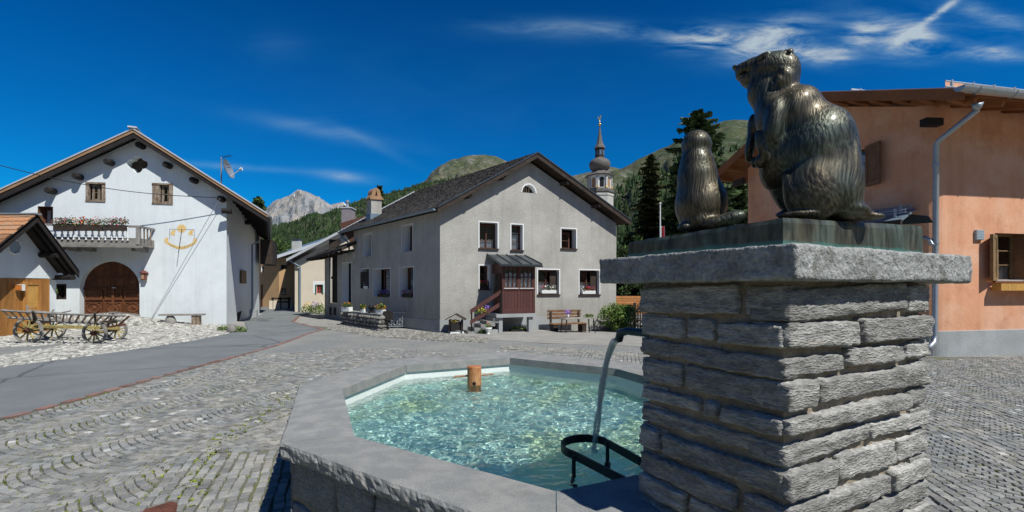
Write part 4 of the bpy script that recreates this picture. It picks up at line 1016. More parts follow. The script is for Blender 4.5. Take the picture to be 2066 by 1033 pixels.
# ------------------------------------------------------------------ white house on the left
wO = (-12.48, 19.5)
WF = Fac(wO, (-.983, -.186), (.186, -.983)); WS = Fac(wO, (-.38, .925), (.925, .38))
wh = thing('white_house', (wO[0], wO[1], 0), 'large white plastered farmhouse with arched wooden gate and carved balcony', 'house')
of = .46
pk_ = WF.uv(271, 262, of); re = WF.uv(541, 433, of); lf = WF.uv(0, 386, of)
sl_ = (pk_[1] - lf[1]) / (pk_[0] - lf[0]); LE = (lf[0] + 4.2, lf[1] + sl_ * 4.2)
holes = []
def orect(fac, r, **k): return window(fac, r, wh, **k)
for k, r in enumerate(((173, 367, 213, 408), (307, 369, 349, 413))):
    # thick rough timber window: boards round a small double opening
    a1, z1 = WF.uv(r[0], r[1]); a0, z0 = WF.uv(r[2], r[3])
    m = MB(); wl = .05
    t_ = window(WF, (a0, z0, a1, z1), wh, depth=.14, cols=1, rows=2, frame='old_wood', curtain=0, reveal='old_wood', px=False, fw=.09, half=(.20, .60, .06, .94) if k else (.36, .76, .06, .94))
    holes.append(t_); ww = a1 - a0; parent_ = [o for o in wh.children if o.name.startswith('window')][-1]
    hf = (.20, .60) if k else (.36, .76)
    x = a0
    while x < a1 - .02:
        xe = min(a1, x + R.uniform(.10, .17)); u0, u1 = (x - a0) / ww, (xe - a0) / ww
        if not (u1 > hf[0] + .02 and u0 < hf[1] - .02):
            m2 = MB(); WF.box(m2, x + .003, xe - .003, z0 + R.uniform(0, .02), z1 - R.uniform(0, .02), -.10, R.uniform(.0, .025)); m2.build('board', 'old_wood', parent_)
        x = xe
    m2 = MB(); WF.box(m2, a0, a1, z0, z0 + .08, -.1, .03); WF.box(m2, a0, a1, z1 - .07, z1, -.1, .03); m2.build('lintel', 'old_wood', parent_)
holes.append(window(WF, (76, 416, 107, 452), wh, depth=.35, cols=2, rows=1, frame='brown_wood', curtain=.9, reveal='shutter_wood'))
holes.append(window(WF, (111, 573, 134, 604), wh, depth=.25, cols=2, rows=2, frame='dark_wood', curtain=0, reveal='dark_wood'))
# arched gate opening
ga, gzb = WF.uv(281.5, 634); gb, _ = WF.uv(160.5, 634); gt = WF.uv(221, 527)[1]; gc = (ga + gb) / 2; gr = (gb - ga) / 2; gsp = gt - gr * 1.02
gzb = -.2
holes.append((ga, gb, gzb, gt))
m = MB(); sp = MB(); n = 20; arc = [(gc + gr * math.cos(math.pi * k / n), gsp + gr * 1.02 * math.sin(math.pi * k / n)) for k in range(n + 1)]
for k in range(n):
    p, q = arc[k], arc[k + 1]
    m.poly([WF.pt(*p), WF.pt(*q), WF.pt(q[0], q[1], -.3), WF.pt(p[0], p[1], -.3)])
    sp.poly([WF.pt(*p), WF.pt(*q), WF.pt(gb if (p[0] + q[0]) / 2 > gc else ga, gt)])
for x in (ga, gb): m.poly([WF.pt(x, gzb), WF.pt(x, gsp), WF.pt(x, gsp, -.3), WF.pt(x, gzb, -.3)])
m.build('gate_reveal', 'white_plaster', wh, fix=False)
# quatrefoil vent: recessed dark hole with four lobes
qc, qz = WF.uv(277, 331); qr = .19
lobes = [(qc - .20, qz), (qc + .20, qz), (qc, qz + .15), (qc, qz - .18), (qc, qz)]
def lob(x, z): return min(math.hypot(x - a, (z - b)) for a, b in lobes) < qr
holes.append((qc - .40, qc + .40, qz - .40, qz + .40))
g_ = 20; cell = .8 / g_; recess = MB(); fill = MB()
outl = []
for k in range(48):
    t = 2 * math.pi * k / 48; r_ = .02
    while r_ < .40 and lob(qc + math.cos(t) * r_, qz + math.sin(t) * r_): r_ += .006
    outl.append((qc + math.cos(t) * r_, qz + math.sin(t) * r_, t))
for k in range(48):
    p, q = outl[k], outl[(k + 1) % 48]
    def sq(t): c_, s_ = math.cos(t), math.sin(t); l = .40 / max(abs(c_), abs(s_)); return (qc + c_ * l, qz + s_ * l)
    fill.poly([WF.pt(p[0], p[1]), WF.pt(*sq(p[2])), WF.pt(*sq(q[2])), WF.pt(q[0], q[1])])
    if (k + 6) % 12 == 5: 
        pass
    recess.poly([WF.pt(p[0], p[1]), WF.pt(q[0], q[1]), WF.pt(q[0], q[1], -.35), WF.pt(p[0], p[1], -.35)])
# corners of the square
ow_ = recess.build('quatrefoil_opening', 'white_plaster', wh, fix=False)
m = MB(); WF.box(m, qc - .4, qc + .4, qz - .4, qz + .4, -.5, -.33); m.build('vent_board', 'dark_wood', ow_)
m = MB()
th_ = .16
def zunder(s):       # underside of the roof at distance s along the facade
    return (pk_[1] - th_) + (re[1] - pk_[1]) / (re[0] - pk_[0]) * (s - pk_[0]) if s < pk_[0] else (pk_[1] - th_) + (LE[1] - pk_[1]) / (LE[0] - pk_[0]) * (s - pk_[0])
we = 11.5
wall(m, WF, [(0, -.7), (we, -.7), (we, zunder(we)), (pk_[0], zunder(pk_[0])), (0, zunder(0))], holes)
for q in (sp, fill):
    b_ = len(m.v); m.v += q.v; m.f += [tuple(b_ + i for i in f) for f in q.f]; m.t += q.t
sh = []
sh.append(window(WS, (484, 545, 493, 572), wh, depth=.2, cols=1, rows=1, frame='dark_wood', curtain=0))
# wall of the lane side
wall(m, WS, [(0, -.7), (10, -.7), (10, zunder(0)), (0, zunder(0))], sh)
ww_ = m.build('wall', 'white_plaster', wh, fix=False)
m = MB(); b0, b1 = WS.pt(10, 0), WS.pt(10, 0) + WF.D() * we
m.poly([Vector((b0.x, b0.y, -.7)), Vector((b1.x, b1.y, -.7)), Vector((b1.x, b1.y, 6)), Vector((b0.x, b0.y, 6))]); l0 = WF.pt(we, 0); m.poly([Vector((b1.x, b1.y, -.7)), Vector((l0.x, l0.y, -.7)), Vector((l0.x, l0.y, 5)), Vector((b1.x, b1.y, 5))]); m.build('back_wall', 'white_plaster', wh, fix=False)
# roof
db = Vector((-.479, .878, 0)); Fp, Fr, Fl = WF.pt(pk_[0], pk_[1], of), WF.pt(re[0], re[1], of), WF.pt(LE[0], LE[1], of)
m = MB(); m.prism([Fr, Fr + db * 11, Fp + db * 11, Fp], (0, 0, -.07)); m.prism([Fp, Fp + db * 11, Fl + db * 11, Fl], (0, 0, -.07))
wr = m.build('roof', 'dark_wood', wh)
fwd = WF.Nn()
for nm, mt_, o0, o1, za, zb_ in (('verge_flashing', 'pale_tin', -.02, .10, .0, .055), ('verge_board', 'tan_wood', .0, .07, -.13, -.001), ('verge_rafter', 'black_wood', -.06, .04, -.34, -.132)):
    m = MB()
    for a, b in ((Fr, Fp), (Fp, Fl)):
        A, B = a + fwd * o0, b + fwd * o0; Cq, Dq = b + fwd * o1, a + fwd * o1; z_ = Vector((0, 0, 1))
        m.hexa([A + z_ * za, B + z_ * za, Cq + z_ * za, Dq + z_ * za, A + z_ * zb_, B + z_ * zb_, Cq + z_ * zb_, Dq + z_ * zb_])
    m.build(nm, mt_, wh)
m = MB().bar(Fp + Vector((0, 0, .08)) + fwd * .14, Fp + Vector((0, 0, .08)) + db * 11, .30, .06); m.build('ridge_cap', 'pale_tin', wh)
# rafters under the eaves and the purlin ends
for k in range(14):
    for (a, b, u0) in ((Fr, Fp, 0), (Fl, Fp, 0)):
        p = a + db * (.35 + k * .8); q = p + (b - a) * .35
        m = MB().bar(p + Vector((0, 0, -.13)) + (b - a) * .015, q + Vector((0, 0, -.13)), .11, .12)
        if (b - a).x < 0 or k < 4: m.build('rafter', 'black_wood', wh)
for (px, py) in ((214, 325), (150, 354), (95, 383), (278, 291), (333, 331), (387, 362), (443, 400)):
    s, z = WF.uv(px, py, .35)
    m = MB().tube([WF.pt(s, z, -.1), WF.pt(s, z, .33), WF.pt(s, z, .36)], [.125, .125, .10], 10); m.build('purlin', 'black_wood', wh)
for (px, py) in ((464, 426), (503, 449)):
    s, z = WS.uv(px, py, .2); m = MB().tube([WS.pt(s, z, -.1), WS.pt(s, z, .25)], .12, 10); m.build('beam_end', 'black_wood', wh)
# gallery box hanging below the rear eave
m = MB(); a, z = WS.uv(514, 470); WS.box(m, a + .3, a + 3.2, 3.1, 4.6, .25, .9); m.build('eave_store', 'dark_wood', wh)
m = MB(); gutter(m, Fr + Vector((.08, 0, -.08)), Fr + db * 11 + Vector((.08, 0, -.08)), .08); m.build('gutter', 'dark_tin', wh, fix=False)
a, _ = WS.uv(509, 600, .12); m = MB().tube([WS.pt(a, 4.3, .5), WS.pt(a, 4.1, .12), WS.pt(a, .35, .12)], .055); m.build('downpipe', 'blue_tin', wh)
m = MB().box(WS.pt(a + .1, .13, .15), (.42, .42, .5), .3); m.build('pipe_block', 'grey_plinth', wh)
# shutter on lane window (open, seen edge on)
a0, z1 = WS.uv(484, 545); a1, z0 = WS.uv(493, 572)
m = MB(); WS.box(m, min(a0, a1) - .1, max(a0, a1), z0, z1, .03, .10); m.build('shutter', 'olive_wood', wh)
a0, z1 = WS.uv(478, 631); a1, z0 = WS.uv(488, 655)
m = MB(); m.add([WS.pt(a0, z1, .006), WS.pt(a1, z1 + .04, .006), WS.pt(a0 + .05, z0, .006)], [(0, 1, 2)]); m.build('cellar_slot', 'interior', wh, fix=False)
# gate: boards, frame and carved panels in the arch
def inarch(x0, x1, z0, z1):
    z1 = min(z1, gt)
    return [(x0, z0), (x1, z0), (x1, z1), (x0, z1)]
m = MB(); m.poly([WF.pt(gb, gzb, -.26), WF.pt(ga, gzb, -.26), WF.pt(ga, gsp, -.26)] + [WF.pt(p[0], p[1], -.26) for p in arc] + [WF.pt(gb, gsp, -.26)])
gate = m.build('gate', 'door_wood', wh, fix=False); lab(gate, 'arched carved wooden barn gate')
gz0 = .42; W4 = (gb - ga)
def gp(x0, x1, z0, z1, o0, o1, nm='gate_panel', mt_='door_wood', par=None):
    m = MB(); WF.box(m, x0, x1, z0, z1, o0, o1); return m.build(nm, mt_, par or gate)
for k in range(3):          # lower carved panels
    x0, x1 = ga + W4 * k / 3 + .05, ga + W4 * (k + 1) / 3 - .05
    for (z0, z1) in ((gz0 + .12, gz0 + .62), (gz0 + .70, gz0 + 1.12)):
        gp(x0, x1, z0, z1, -.255, -.235); 
        for (a, b, c, d) in ((x0, x1, z0, z0 + .05), (x0, x1, z1 - .05, z1), (x0, x0 + .05, z0 + .05, z1 - .05), (x1 - .05, x1, z0 + .05, z1 - .05)): gp(a, b, c, d, -.234, -.205, 'moulding')
    c_ = WF.pt((x0 + x1) / 2, gz0 + .37, -.235); m = MB()
    ring = [c_ + WF.D() * math.cos(t) * .24 + Vector((0, 0, math.sin(t) * .19)) + fwd * .01 for t in [i * 2 * math.pi / 20 for i in range(21)]]
    m.tube(ring, .022, 6, cap=False); m.rock(c_, (.12, .03, .10), k, 1, .1); m.build('carving', 'door_wood', gate)
    gp(x0 + .1, x1 - .1, gz0 + .86, gz0 + .94, -.234, -.21, 'moulding')
for k in range(9):          # plain boards above
    x0, x1 = ga + W4 * k / 9 + .006, ga + W4 * (k + 1) / 9 - .006; xm = max(abs(x0 - gc), abs(x1 - gc)); top = gsp + 1.02 * math.sqrt(max(0, gr * gr - xm * xm)) - .03
    if top > gz0 + 1.3: gp(x0, x1, gz0 + 1.22, top, -.255, -.23, 'gate_board')
for z in (gz0 + 1.15, gz0 + 1.62, gz0 + .02): gp(ga + (.0 if z < 1.9 else .25), gb - (.0 if z < 1.9 else .25), z, z + .07, -.229, -.19, 'rail')
gp(gc - .05, gc + .05, gz0, gz0 + 1.2, -.204, -.18, 'centre_post')
gp(gc - .12, gc + .02, gz0 + 1.2, gz0 + 1.24, -.2, -.15, 'handle', 'silver_iron')
m = MB(); rg = random.Random(9)
for k in range(10): m.box(WF.pt(ga + W4 * (k + .5) / 10, .53 - .03 * abs(k - 4), -.10 + rg.uniform(-.05, .05)), (.27, .3, .16 + rg.uniform(0, .06)), 0.19)
m.build('doorstep_stones', 'rubble', wh)
# balcony
bs0, bz = WF.uv(283, 492, .95); bs1, _ = WF.uv(94, 488, .95); _, btop = WF.uv(200, 455, .95); _, bdeck = WF.uv(200, 492, .95)
bal = MB(); WF.box(bal, bs0, bs1, bdeck - .06, bdeck, 0, .98); balc = bal.build('balcony', 'grey_wood', wh); lab(balc, 'weathered wooden balcony with white turned balusters')
_, bmid = WF.uv(200, 479, .95)
m = MB(); WF.box(m, bs0 - .03, bs1, btop - .05, btop + .03, .90, 1.0); WF.box(m, bs0 - .03, bs0 + .05, btop - .05, btop + .03, 0, .9); m.build('handrail', 'grey_wood', balc)
m = MB(); WF.box(m, bs0, bs1, bdeck, bmid, .93, .965); WF.box(m, bs0, bs0 + .035, bdeck, bmid, 0, .93)
m.build('apron', 'grey_wood', balc)
m = MB(); WF.box(m, bs0, bs0 + .13, bdeck, btop - .05, .88, 1.01); m.build('post', 'grey_wood', balc)
m = MB(); WF.box(m, bs0 - .05, bs1, bdeck - .14, bdeck - .06, .86, 1.03); m.build('edge_beam', 'grey_wood', balc)
hb = btop - .05 - bdeck
prof = [(.030, 0), (.045, .04), (.022, .10), (.026, .16), (.055, .34), (.022, .48), (.04, .54), (.022, .60), (.055, .72), (.028, .88), (.045, .94), (.03, 1.0)]
pxs = [112, 126, 138, 149, 160, 174, 187, 200, 213, 226, 236, 248, 258]
bme = None
for px in pxs:
    s, _ = WF.uv(px, 470, .98); c = WF.pt(s, bdeck + .02, .99); z0b = bmid - .12
    o = None
    if bme is None:
        mm = MB().lathe((0, 0, 0), [(r, z * (btop - .05 - z0b)) for r, z in prof], 10); o = mm.build('baluster', 'white_paint', None, smooth=True); bme = o.data
    else: o = bpy.data.objects.new('baluster', bme); COL.objects.link(o)
    o.parent = balc; o.location = Vector((c.x, c.y, z0b)) - OFF[balc.name]
for k in range(3):
    m = MB(); WF.box(m, bs0, bs0 + .03, bdeck, btop - .05, .2 + k * .22, .26 + k * .22); m.build('slat', 'old_wood', balc)
for s in (bs0 + .3, bs0 + 2.2, bs1 - .5): m = MB(); WF.box(m, s - .07, s + .07, bdeck - .26, bdeck - .14, 0, .86); m.build('bracket', 'grey_wood', balc)
m = MB(); WF.box(m, qc, qc + .01, 0, .01, -.2, -.19)
for i, (x0, x1, lab_) in enumerate(((112, 152, 'left one of the three flower boxes on the balcony rail'), (158, 208, 'middle one of the three flower boxes on the balcony rail'), (214, 256, 'right one of the three flower boxes on the balcony rail'))):
    a1, z = WF.uv(x0, 456, 1.05); a0, _ = WF.uv(x1, 456, 1.05); c = WF.pt((a0 + a1) / 2, z, 1.09)
    t = thing('flower_box', c, lab_, 'flower box', 'flower boxes on the balcony')
    m = MB(); WF.box(m, a0, a1, z - .18, z + .02, 1.01, 1.17); m.build('box', 'dark_wood', t)
    f = MB(); b1_, b2_, b3_ = MB(), MB(), MB(); rg = random.Random(i)
    for k in range(7):
        p = WF.pt(a0 + (a1 - a0) * (k + .5) / 7, z + .12 + rg.uniform(-.03, .08), 1.09)
        f.leaves(p, (.13, .14, .19), 60, .035, rg, shell=0); rg.choice((b1_, b2_, b3_)).leaves(p + Vector((0, -.03, .05)), (.13, .14, .2), 16, .03, rg, shell=.3)
    f.build('foliage', 'leaf', t, fix=False)
    for b, mm in ((b1_, 'petal_orange'), (b2_, 'petal_red'), (b3_, 'petal_pink')):
        if b.v: b.build('blossoms', mm, t, fix=False)
# painted sundial on the plaster (flat print) with its iron rod
def flat(pts, o, nm, mt_, par): return MB().poly([WF.pt(*WF.uv(x, y, o), o) for x, y in pts]).build(nm, mt_, par, fix=False)
rib = []
n = 14
top = [(333 + 64 * k / n, 484 + 13 * math.sin(math.pi * k / n)) for k in range(n + 1)]
m = MB()
for (x0, y0), (x1, y1) in zip(top, top[1:]): m.poly([WF.pt(*WF.uv(x0, y0, .004), .004), WF.pt(*WF.uv(x1, y1, .004), .004), WF.pt(*WF.uv(x1, y1 + 6, .004), .004), WF.pt(*WF.uv(x0, y0 + 6, .004), .004)])
for (x, y) in ((332, 481), (390, 482)): m.poly([WF.pt(*WF.uv(a, b, .006), .006) for a, b in ((x, y), (x + 6, y - 2), (x + 8, y + 4), (x + 4, y + 10), (x - 1, y + 6))])
dial = m.build('sundial_ribbon', 'ochre_paint', wh, fix=False); lab(dial, 'painted sundial with ribbon and golden sun')
m = MB(); cs, cz = WF.uv(366.5, 461, .004)
for k in range(16):
    t0, t1 = 2 * math.pi * k / 16, 2 * math.pi * (k + 1) / 16; r0_, r1_ = (.19, .16) if k % 2 else (.16, .19)
    m.poly([WF.pt(cs, cz, .005), WF.pt(cs + r0_ * math.cos(t0), cz + r0_ * math.sin(t0), .005), WF.pt(cs + r1_ * math.cos(t1), cz + r1_ * math.sin(t1), .005)])
m.build('sun_face', 'ochre_paint', dial, fix=False)
for (x, y) in ((349, 469), (385, 469)):
    m = MB()
    for k, (dx, dy, r_) in enumerate(((0, 0, 4.2), (3, -3, 2.6), (-3, 3, 2.6), (2, 4, 2.2))): m.poly([WF.pt(*WF.uv(x + dx + r_ * math.cos(t), y + dy + r_ * math.sin(t), .004 + k * .001), .004 + k * .001) for t in [i * math.pi / 4 for i in range(8)]])
    m.build('painted_scroll', 'ochre_paint', dial, fix=False)
m = MB()
for a, b in (((342, 462), (342, 483)), ((342, 462), (392, 463)), ((392, 463), (392, 483))):
    m.bar(WF.pt(*WF.uv(*a, .004), .004), WF.pt(*WF.uv(*b, .004), .004), .012, .004)
for k in range(13):
    x = 341 + 48 * k / 12; y = 484 + 13 * math.sin(math.pi * (x - 333) / 64) + 3; m.bar(WF.pt(*WF.uv(x - .8, y - 1.6, .007), .007), WF.pt(*WF.uv(x + .8, y + 1.6, .007), .007), .018, .003)
m.build('dial_lines', 'ink', dial)
a, b = WF.pt(*WF.uv(367, 462, .02), .02), WF.pt(*WF.uv(360, 510, .35), .35); MB().tube([a, b], .012, 6).build('gnomon', 'black_iron', dial)
# red lantern box beside the gate
c = WF.pt(*WF.uv(290.5, 568, .12), .12); t = thing('wall_lantern', c, 'small red brown lantern on the white wall right of the arched gate', 'lantern')
m = MB(); m.box(c + Vector((0, 0, .20)), (.16, .13, .28), .19); m.build('case', 'lantern_red', t)
m = MB(); m.box(c + Vector((0, 0, .19)) + fwd * .085, (.09, .01, .18), .19); m.build('pane', 'tan_wood', t)
m = MB(); m.lathe(c + Vector((0, 0, .35)), [(.17, 0), (.10, .07), (.03, .12)], 4, .78 + .19); m.build('lid', 'lantern_red', t)
m = MB(); m.box(c - fwd * .07 + Vector((0, 0, .2)), (.05, .12, .05), .19); m.build('bracket', 'dark_wood', t)
# cable over the facade and the one slanting to the ground
s1, z1 = WF.uv(443, 399, .40)
m = MB(); A = P(-60, 318, 16.5); B = WF.pt(s1, z1, .40); pts = [A.lerp(B, k / 14) - Vector((0, 0, .35 * math.sin(math.pi * k / 14))) for k in range(15)]; m.tube(pts, .014, 5)
tag(m.build('overhead_cable', 'black_iron'), 'thin black overhead cable running from the left to the eave of the white house', 'cable')
m = MB(); a2, z2 = WF.uv(306, 642, .05); m.tube([WF.pt(s1, z1, .36), WF.pt(a2, z2, .05)], .011, 5); tag(m.build('slanting_cable', 'silver_iron'), 'grey cable slanting down the white wall past the sundial', 'cable')
# satellite dish and aerial
rp = (re[0] + (pk_[0] - re[0]) * .34, re[1] + (pk_[1] - re[1]) * .34); c = WF.pt(rp[0], rp[1], of) + db * 1.6
c = P(446.5, 364, c.y) 
t = thing('satellite_dish', (c.x, c.y, c.z), 'satellite dish and rake aerial on a pole above the right roof slope', 'satellite dish')
k_ = c.y / F
MB().tube([c - Vector((0, 0, .5)), c + Vector((0, 0, 47 * k_))], .03, 8).build('pole', 'silver_iron', t)
dc = c + Vector((9 * k_, 0, 22 * k_)); ax = Vector((.92, .12, .30)).normalized(); sx_ = ax.cross(Vector((0, 0, 1))).normalized(); sy_ = sx_.cross(ax)
m = MB(); rings = []
for i in range(5):
    r_ = .42 * i / 4; 
    for q in range(20): m.v.append(tuple(dc + sx_ * math.cos(q * math.pi / 10) * r_ + sy_ * math.sin(q * math.pi / 10) * r_ * 1.08 + ax * (.14 * (i / 4) ** 2)))
for i in range(4):
    for q in range(20): m.f.append((i * 20 + q, i * 20 + (q + 1) % 20, (i + 1) * 20 + (q + 1) % 20, (i + 1) * 20 + q)); m.t.append(.5)
m.build('dish', 'tin', t, smooth=True, fix=False)
e = dc + ax * .62 - sy_ * .16; MB().tube([dc - sy_ * .40, e], .02, 6).build('feed_arm', 'pale_tin', t); MB().tube([e - ax * .05, e + ax * .06], [.05, .085], 10).build('feed_horn', 'pot_white', t)
m = MB(); tp_ = c + Vector((0, 0, 46 * k_)); m.tube([tp_, tp_ + Vector((.45, 0, .09))], .012, 5)
for q in range(5): x = tp_ + Vector((.08 + q * .09, 0, .016 + q * .018)); m.tube([x - Vector((0, .18, -.02)), x + Vector((0, .18, -.02))], .007, 4)
m.build('aerial', 'black_iron', t)
# wall bench of a plank on two stumps
c = WF.pt(*WF.uv(366, 650, .4), .4); t = thing('wall_bench', (c.x, c.y, 0), 'weathered plank bench on two stumps against the white wall', 'bench')
a0, z = WF.uv(410, 633, .55); a1, _ = WF.uv(321, 632, .55); zz = z
m = MB(); WF.box(m, a0, a1, zz - .07, zz, .32, .62); m.build('plank', 'grey_wood', t)
m = MB(); s = a0 + .30; WF.box(m, s - .14, s + .14, -.15, zz - .07, .34, .58); m.build('stump', 'old_wood', t)
m = MB().rock(WF.pt(a1 - .38, (zz - .2) / 2 + .02, .46), (.22, .16, zz * .5 + .06), 4, 2, .08); m.build('stone_foot', 'rubble', t, smooth=True)
c = G(467, 671); tag(MB().rock((c.x, c.y, .12), (.16, .13, .17), 12, 2, .15).build('boulder', 'rubble', smooth=True), 'rounded grey boulder at the corner of the white house', 'boulder')
for i, (px, py, l) in enumerate(((452, 668, 'green weeds at the corner of the white house left of the boulder'), (484, 670, 'low green weeds right of the boulder by the road edge'))):
    c = G(px, py); tag(MB().leaves((c.x, c.y, .08), (.26, .14, .12), 260, .035, random.Random(i), shell=0).build('weeds', 'leaf_pale', fix=False), l, 'weeds')
# ------------------------------------------------------------------ timber shed at the left edge
SF = Fac((-17.0, 10.0), (0, 1), (1, 0))       # gable wall looks to +x
shd = thing('timber_shed', (-17.0, 14.8, 0), 'small shed with orange shingle roof and honey coloured plank front at the left edge', 'shed')
sp_, spz = SF.uv(76, 434, .75); sr_, srz = SF.uv(160, 547, .75); sL_, sLz = SF.uv(0, 496, .75)
k_ = (spz - sLz) / (sp_ - sL_); sE_ = sL_ - 1.7; sEz = sLz - 1.7 * k_
z_ = Vector((0, 0, 1)); bk = Vector((-6.5, 0, 0))
A_, B_, D_ = SF.pt(sp_, spz, .75), SF.pt(sr_, srz, .75), SF.pt(sE_, sEz, .75)
m = MB(); m.prism([A_, A_ + bk, B_ + bk, B_], (0, 0, -.07)); m.prism([D_, D_ + bk, A_ + bk, A_], (0, 0, -.07)); sroof = m.build('roof', 'dark_wood', shd)
# shingles laid one by one on the sunny slope
rg = random.Random(8); nrm = Vector((0, -(spz - sEz), sp_ - sE_)).normalized(); sl = (A_ - D_); up = sl.normalized(); rows_ = 17; vr = []
for v in range(6):
    w2, l2 = .14, .14
    mm = MB(); j = rg.uniform(-.006, .006)
    mm.hexa([(-w2 / 2, -.01, .0), (w2 / 2, -.01 + j, .0), (w2 / 2, .24, -.012), (-w2 / 2, .24, -.012), (-w2 / 2, -.01, .03), (w2 / 2, -.01 + j, .026), (w2 / 2, .24, .004), (-w2 / 2, .24, .004)])
    me = bpy.data.meshes.new('shingle'); me.from_pydata(mm.v, [], mm.f); me.materials.append(MATS['shingle_orange']); vr.append(me)
cnt = 0; extra = MB(); lenx = 3.6
for r in range(rows_ + 1):
    base = D_ + sl * (r / (rows_ + .6)); x = rg.uniform(0, .1)
    while x < 6.4:
        w_ = rg.uniform(.12, .20); c = base + Vector((-x - w_ / 2, 0, 0)) + nrm * .012 + up * rg.uniform(-.015, .015)
        if x < lenx and cnt < 290:
            o = bpy.data.objects.new('shingle', rg.choice(vr)); COL.objects.link(o); o.parent = sroof
            mx_ = Matrix((( -1, 0, 0), (0, 0, 0), (0, 0, 0))).transposed()
            M3 = Matrix.Identity(3); ex = Vector((-1, 0, 0)); ey = up; ez = nrm
            for a_, vv in enumerate((ex * -1, ey, ez)):
                for b_ in range(3): M3[b_][a_] = vv[b_]
            M3 = M3 @ Matrix.Rotation(rg.uniform(-.03, .03), 3, 'Z')
            o.matrix_parent_inverse = Matrix.Identity(4); o.matrix_local = Matrix.Translation(c - OFF[sroof.name]) @ M3.to_4x4() @ Matrix.Diagonal((w_ * .97 / .14, 1.0, 1.0, 1)); cnt += 1
        else:
            ex = Vector((1, 0, 0)); h2 = w_ / 2 * .96
            extra.hexa([c - ex * h2, c + ex * h2, c + ex * h2 + up * .24 - nrm * .012, c - ex * h2 + up * .24 - nrm * .012, c - ex * h2 + nrm * .03, c + ex * h2 + nrm * .03, c + ex * h2 + up * .24 + nrm * .004, c - ex * h2 + up * .24 + nrm * .004])
        x += w_
stuff(extra.build('shingles', 'shingle_orange', sroof, fix=False))
m = MB().bar(A_ + Vector((.05, 0, .04)), A_ + bk + Vector((0, 0, .04)), .18, .05); m.build('ridge_cap', 'tin', shd)
m = MB()
for a, b in ((A_, B_), (D_, A_)):
    m.hexa([a - z_ * .24, b - z_ * .24, b - z_ * .24 + Vector((-.05, 0, 0)), a - z_ * .24 + Vector((-.05, 0, 0)), a + z_ * .03, b + z_ * .03, b + z_ * .03 + Vector((-.05, 0, 0)), a + z_ * .03 + Vector((-.05, 0, 0))])
m.build('verge_board', 'black_wood', shd)
for u, w_ in ((.55, .14), (.98, .13)):
    p = A_ + (B_ - A_) * u - z_ * .28; m = MB().tube([p + Vector((-.1, 0, 0)) if u < .9 else p + Vector((-.05, -.15, 0)), p + Vector((-1.2, 0, 0))], w_ * .75, 10); m.build('purlin', 'black_wood', shd)
for o_ in (-.2, -.45):
    m = MB().bar(A_ + Vector((o_, 0, -.14)), B_ + Vector((o_, 0, -.14)), .12, .14); m.build('rafter', 'black_wood', shd)
zb0 = SF.uv(60, 561)[1]; sy0, sy1 = sE_ + .5, SF.uv(120, 560)[0]
m = MB(); th_ = .16
sa_, sb_ = sE_ + (zb0 + th_ - sEz) / k_ + .02, sp_ + (zb0 + th_ - spz) / ((srz - spz) / (sr_ - sp_)) - .02
wall(m, SF, [(sa_, zb0), (sb_, zb0), (sp_, spz - th_)], [])
m.build('gable_wall', 'white_plaster', shd, fix=False)
m = MB(); vs_, vz_ = SF.uv(28, 497); c = SF.pt(vs_, vz_, .0)
prev = None
ring_o = [c + Vector((.02, math.cos(t) * .21 * (1 + .06 * math.cos(8 * t)), math.sin(t) * .25 * (1 + .06 * math.cos(8 * t)))) for t in [i * 2 * math.pi / 32 for i in range(32)]]
m.tube(ring_o + [ring_o[0]], .03, 6, cap=False); rv = m.build('round_vent', 'white_paint', shd, smooth=True)
m = MB(); m.poly([c + Vector((.008, math.cos(t) * .18, math.sin(t) * .22)) for t in [i * 2 * math.pi / 20 for i in range(20)]]); m.build('vent_plate', 'plastic_grey', rv, fix=False)
# plank front below
pe = SF.uv(100, 660)[0]
m = MB(); SF.box(m, sy0, pe, -.3, zb0, -.25, -.05); SF.box(m, pe, sy1, .0, zb0, -3, -.12); m.build('wall', 'white_plaster', shd)
x = sy0
d0, _ = SF.uv(46, 640); d1, _ = SF.uv(81, 640)
while x < pe - .02:
    e = min(pe, x + rg.uniform(.20, .30)); dr = x < d1 and e > d0
    m = MB(); SF.box(m, x + .004, e - .004, -.25, zb0 - .02, -.05, (-.02 if dr else .0) + rg.uniform(-.004, .004)); m.build('plank', 'honey_wood', shd); x = e
ddz = SF.uv(62, 568)[1]
m = MB(); SF.box(m, d0, d1, -.2, ddz, -.0, .03); drr = m.build('door', 'yellow_wood', shd)
for (a, b, c_, d_) in ((d0, d0 + .1, -.2, ddz), (d1 - .1, d1, -.2, ddz), (d0 + .1, d1 - .1, ddz - .12, ddz), (d0 + .1, d1 - .1, .75, .95), (d0 + .1, d1 - .1, -.2, -.02)):
    m = MB(); SF.box(m, a, b, c_, d_, .03, .055); m.build('door_rail', 'honey_wood', drr)
m = MB(); q = SF.pt(d0 + .08, .95, .08); m.tube([q, q + Vector((.05, 0, 0)), q + Vector((.05, .12, 0))], .012, 6); m.box(q + Vector((-.02, 0, -.02)), (.012, .05, .22)); m.build('handle', 'silver_iron', drr)
c = SF.pt(SF.uv(37, 580)[0], SF.uv(37, 580)[1], .09); m = MB(); m.box(c, (.16, .12, .22)); tag(m.build('door_lamp', 'pot_white'), 'white box lamp on the plank wall left of the shed door', 'lamp')
MB().box(c + Vector((.03, -.10, .0)), (.12, .09, .18)).build('side_glass', 'petal_orange', bpy.data.objects[[o.name for o in bpy.data.objects if o.name.startswith('door_lamp')][-1]])
m = MB()
for a, b in ((-.3, .0), ): m.box(SF.pt(sy0 + 1.4, .3, .03), (.02, .5, .9))
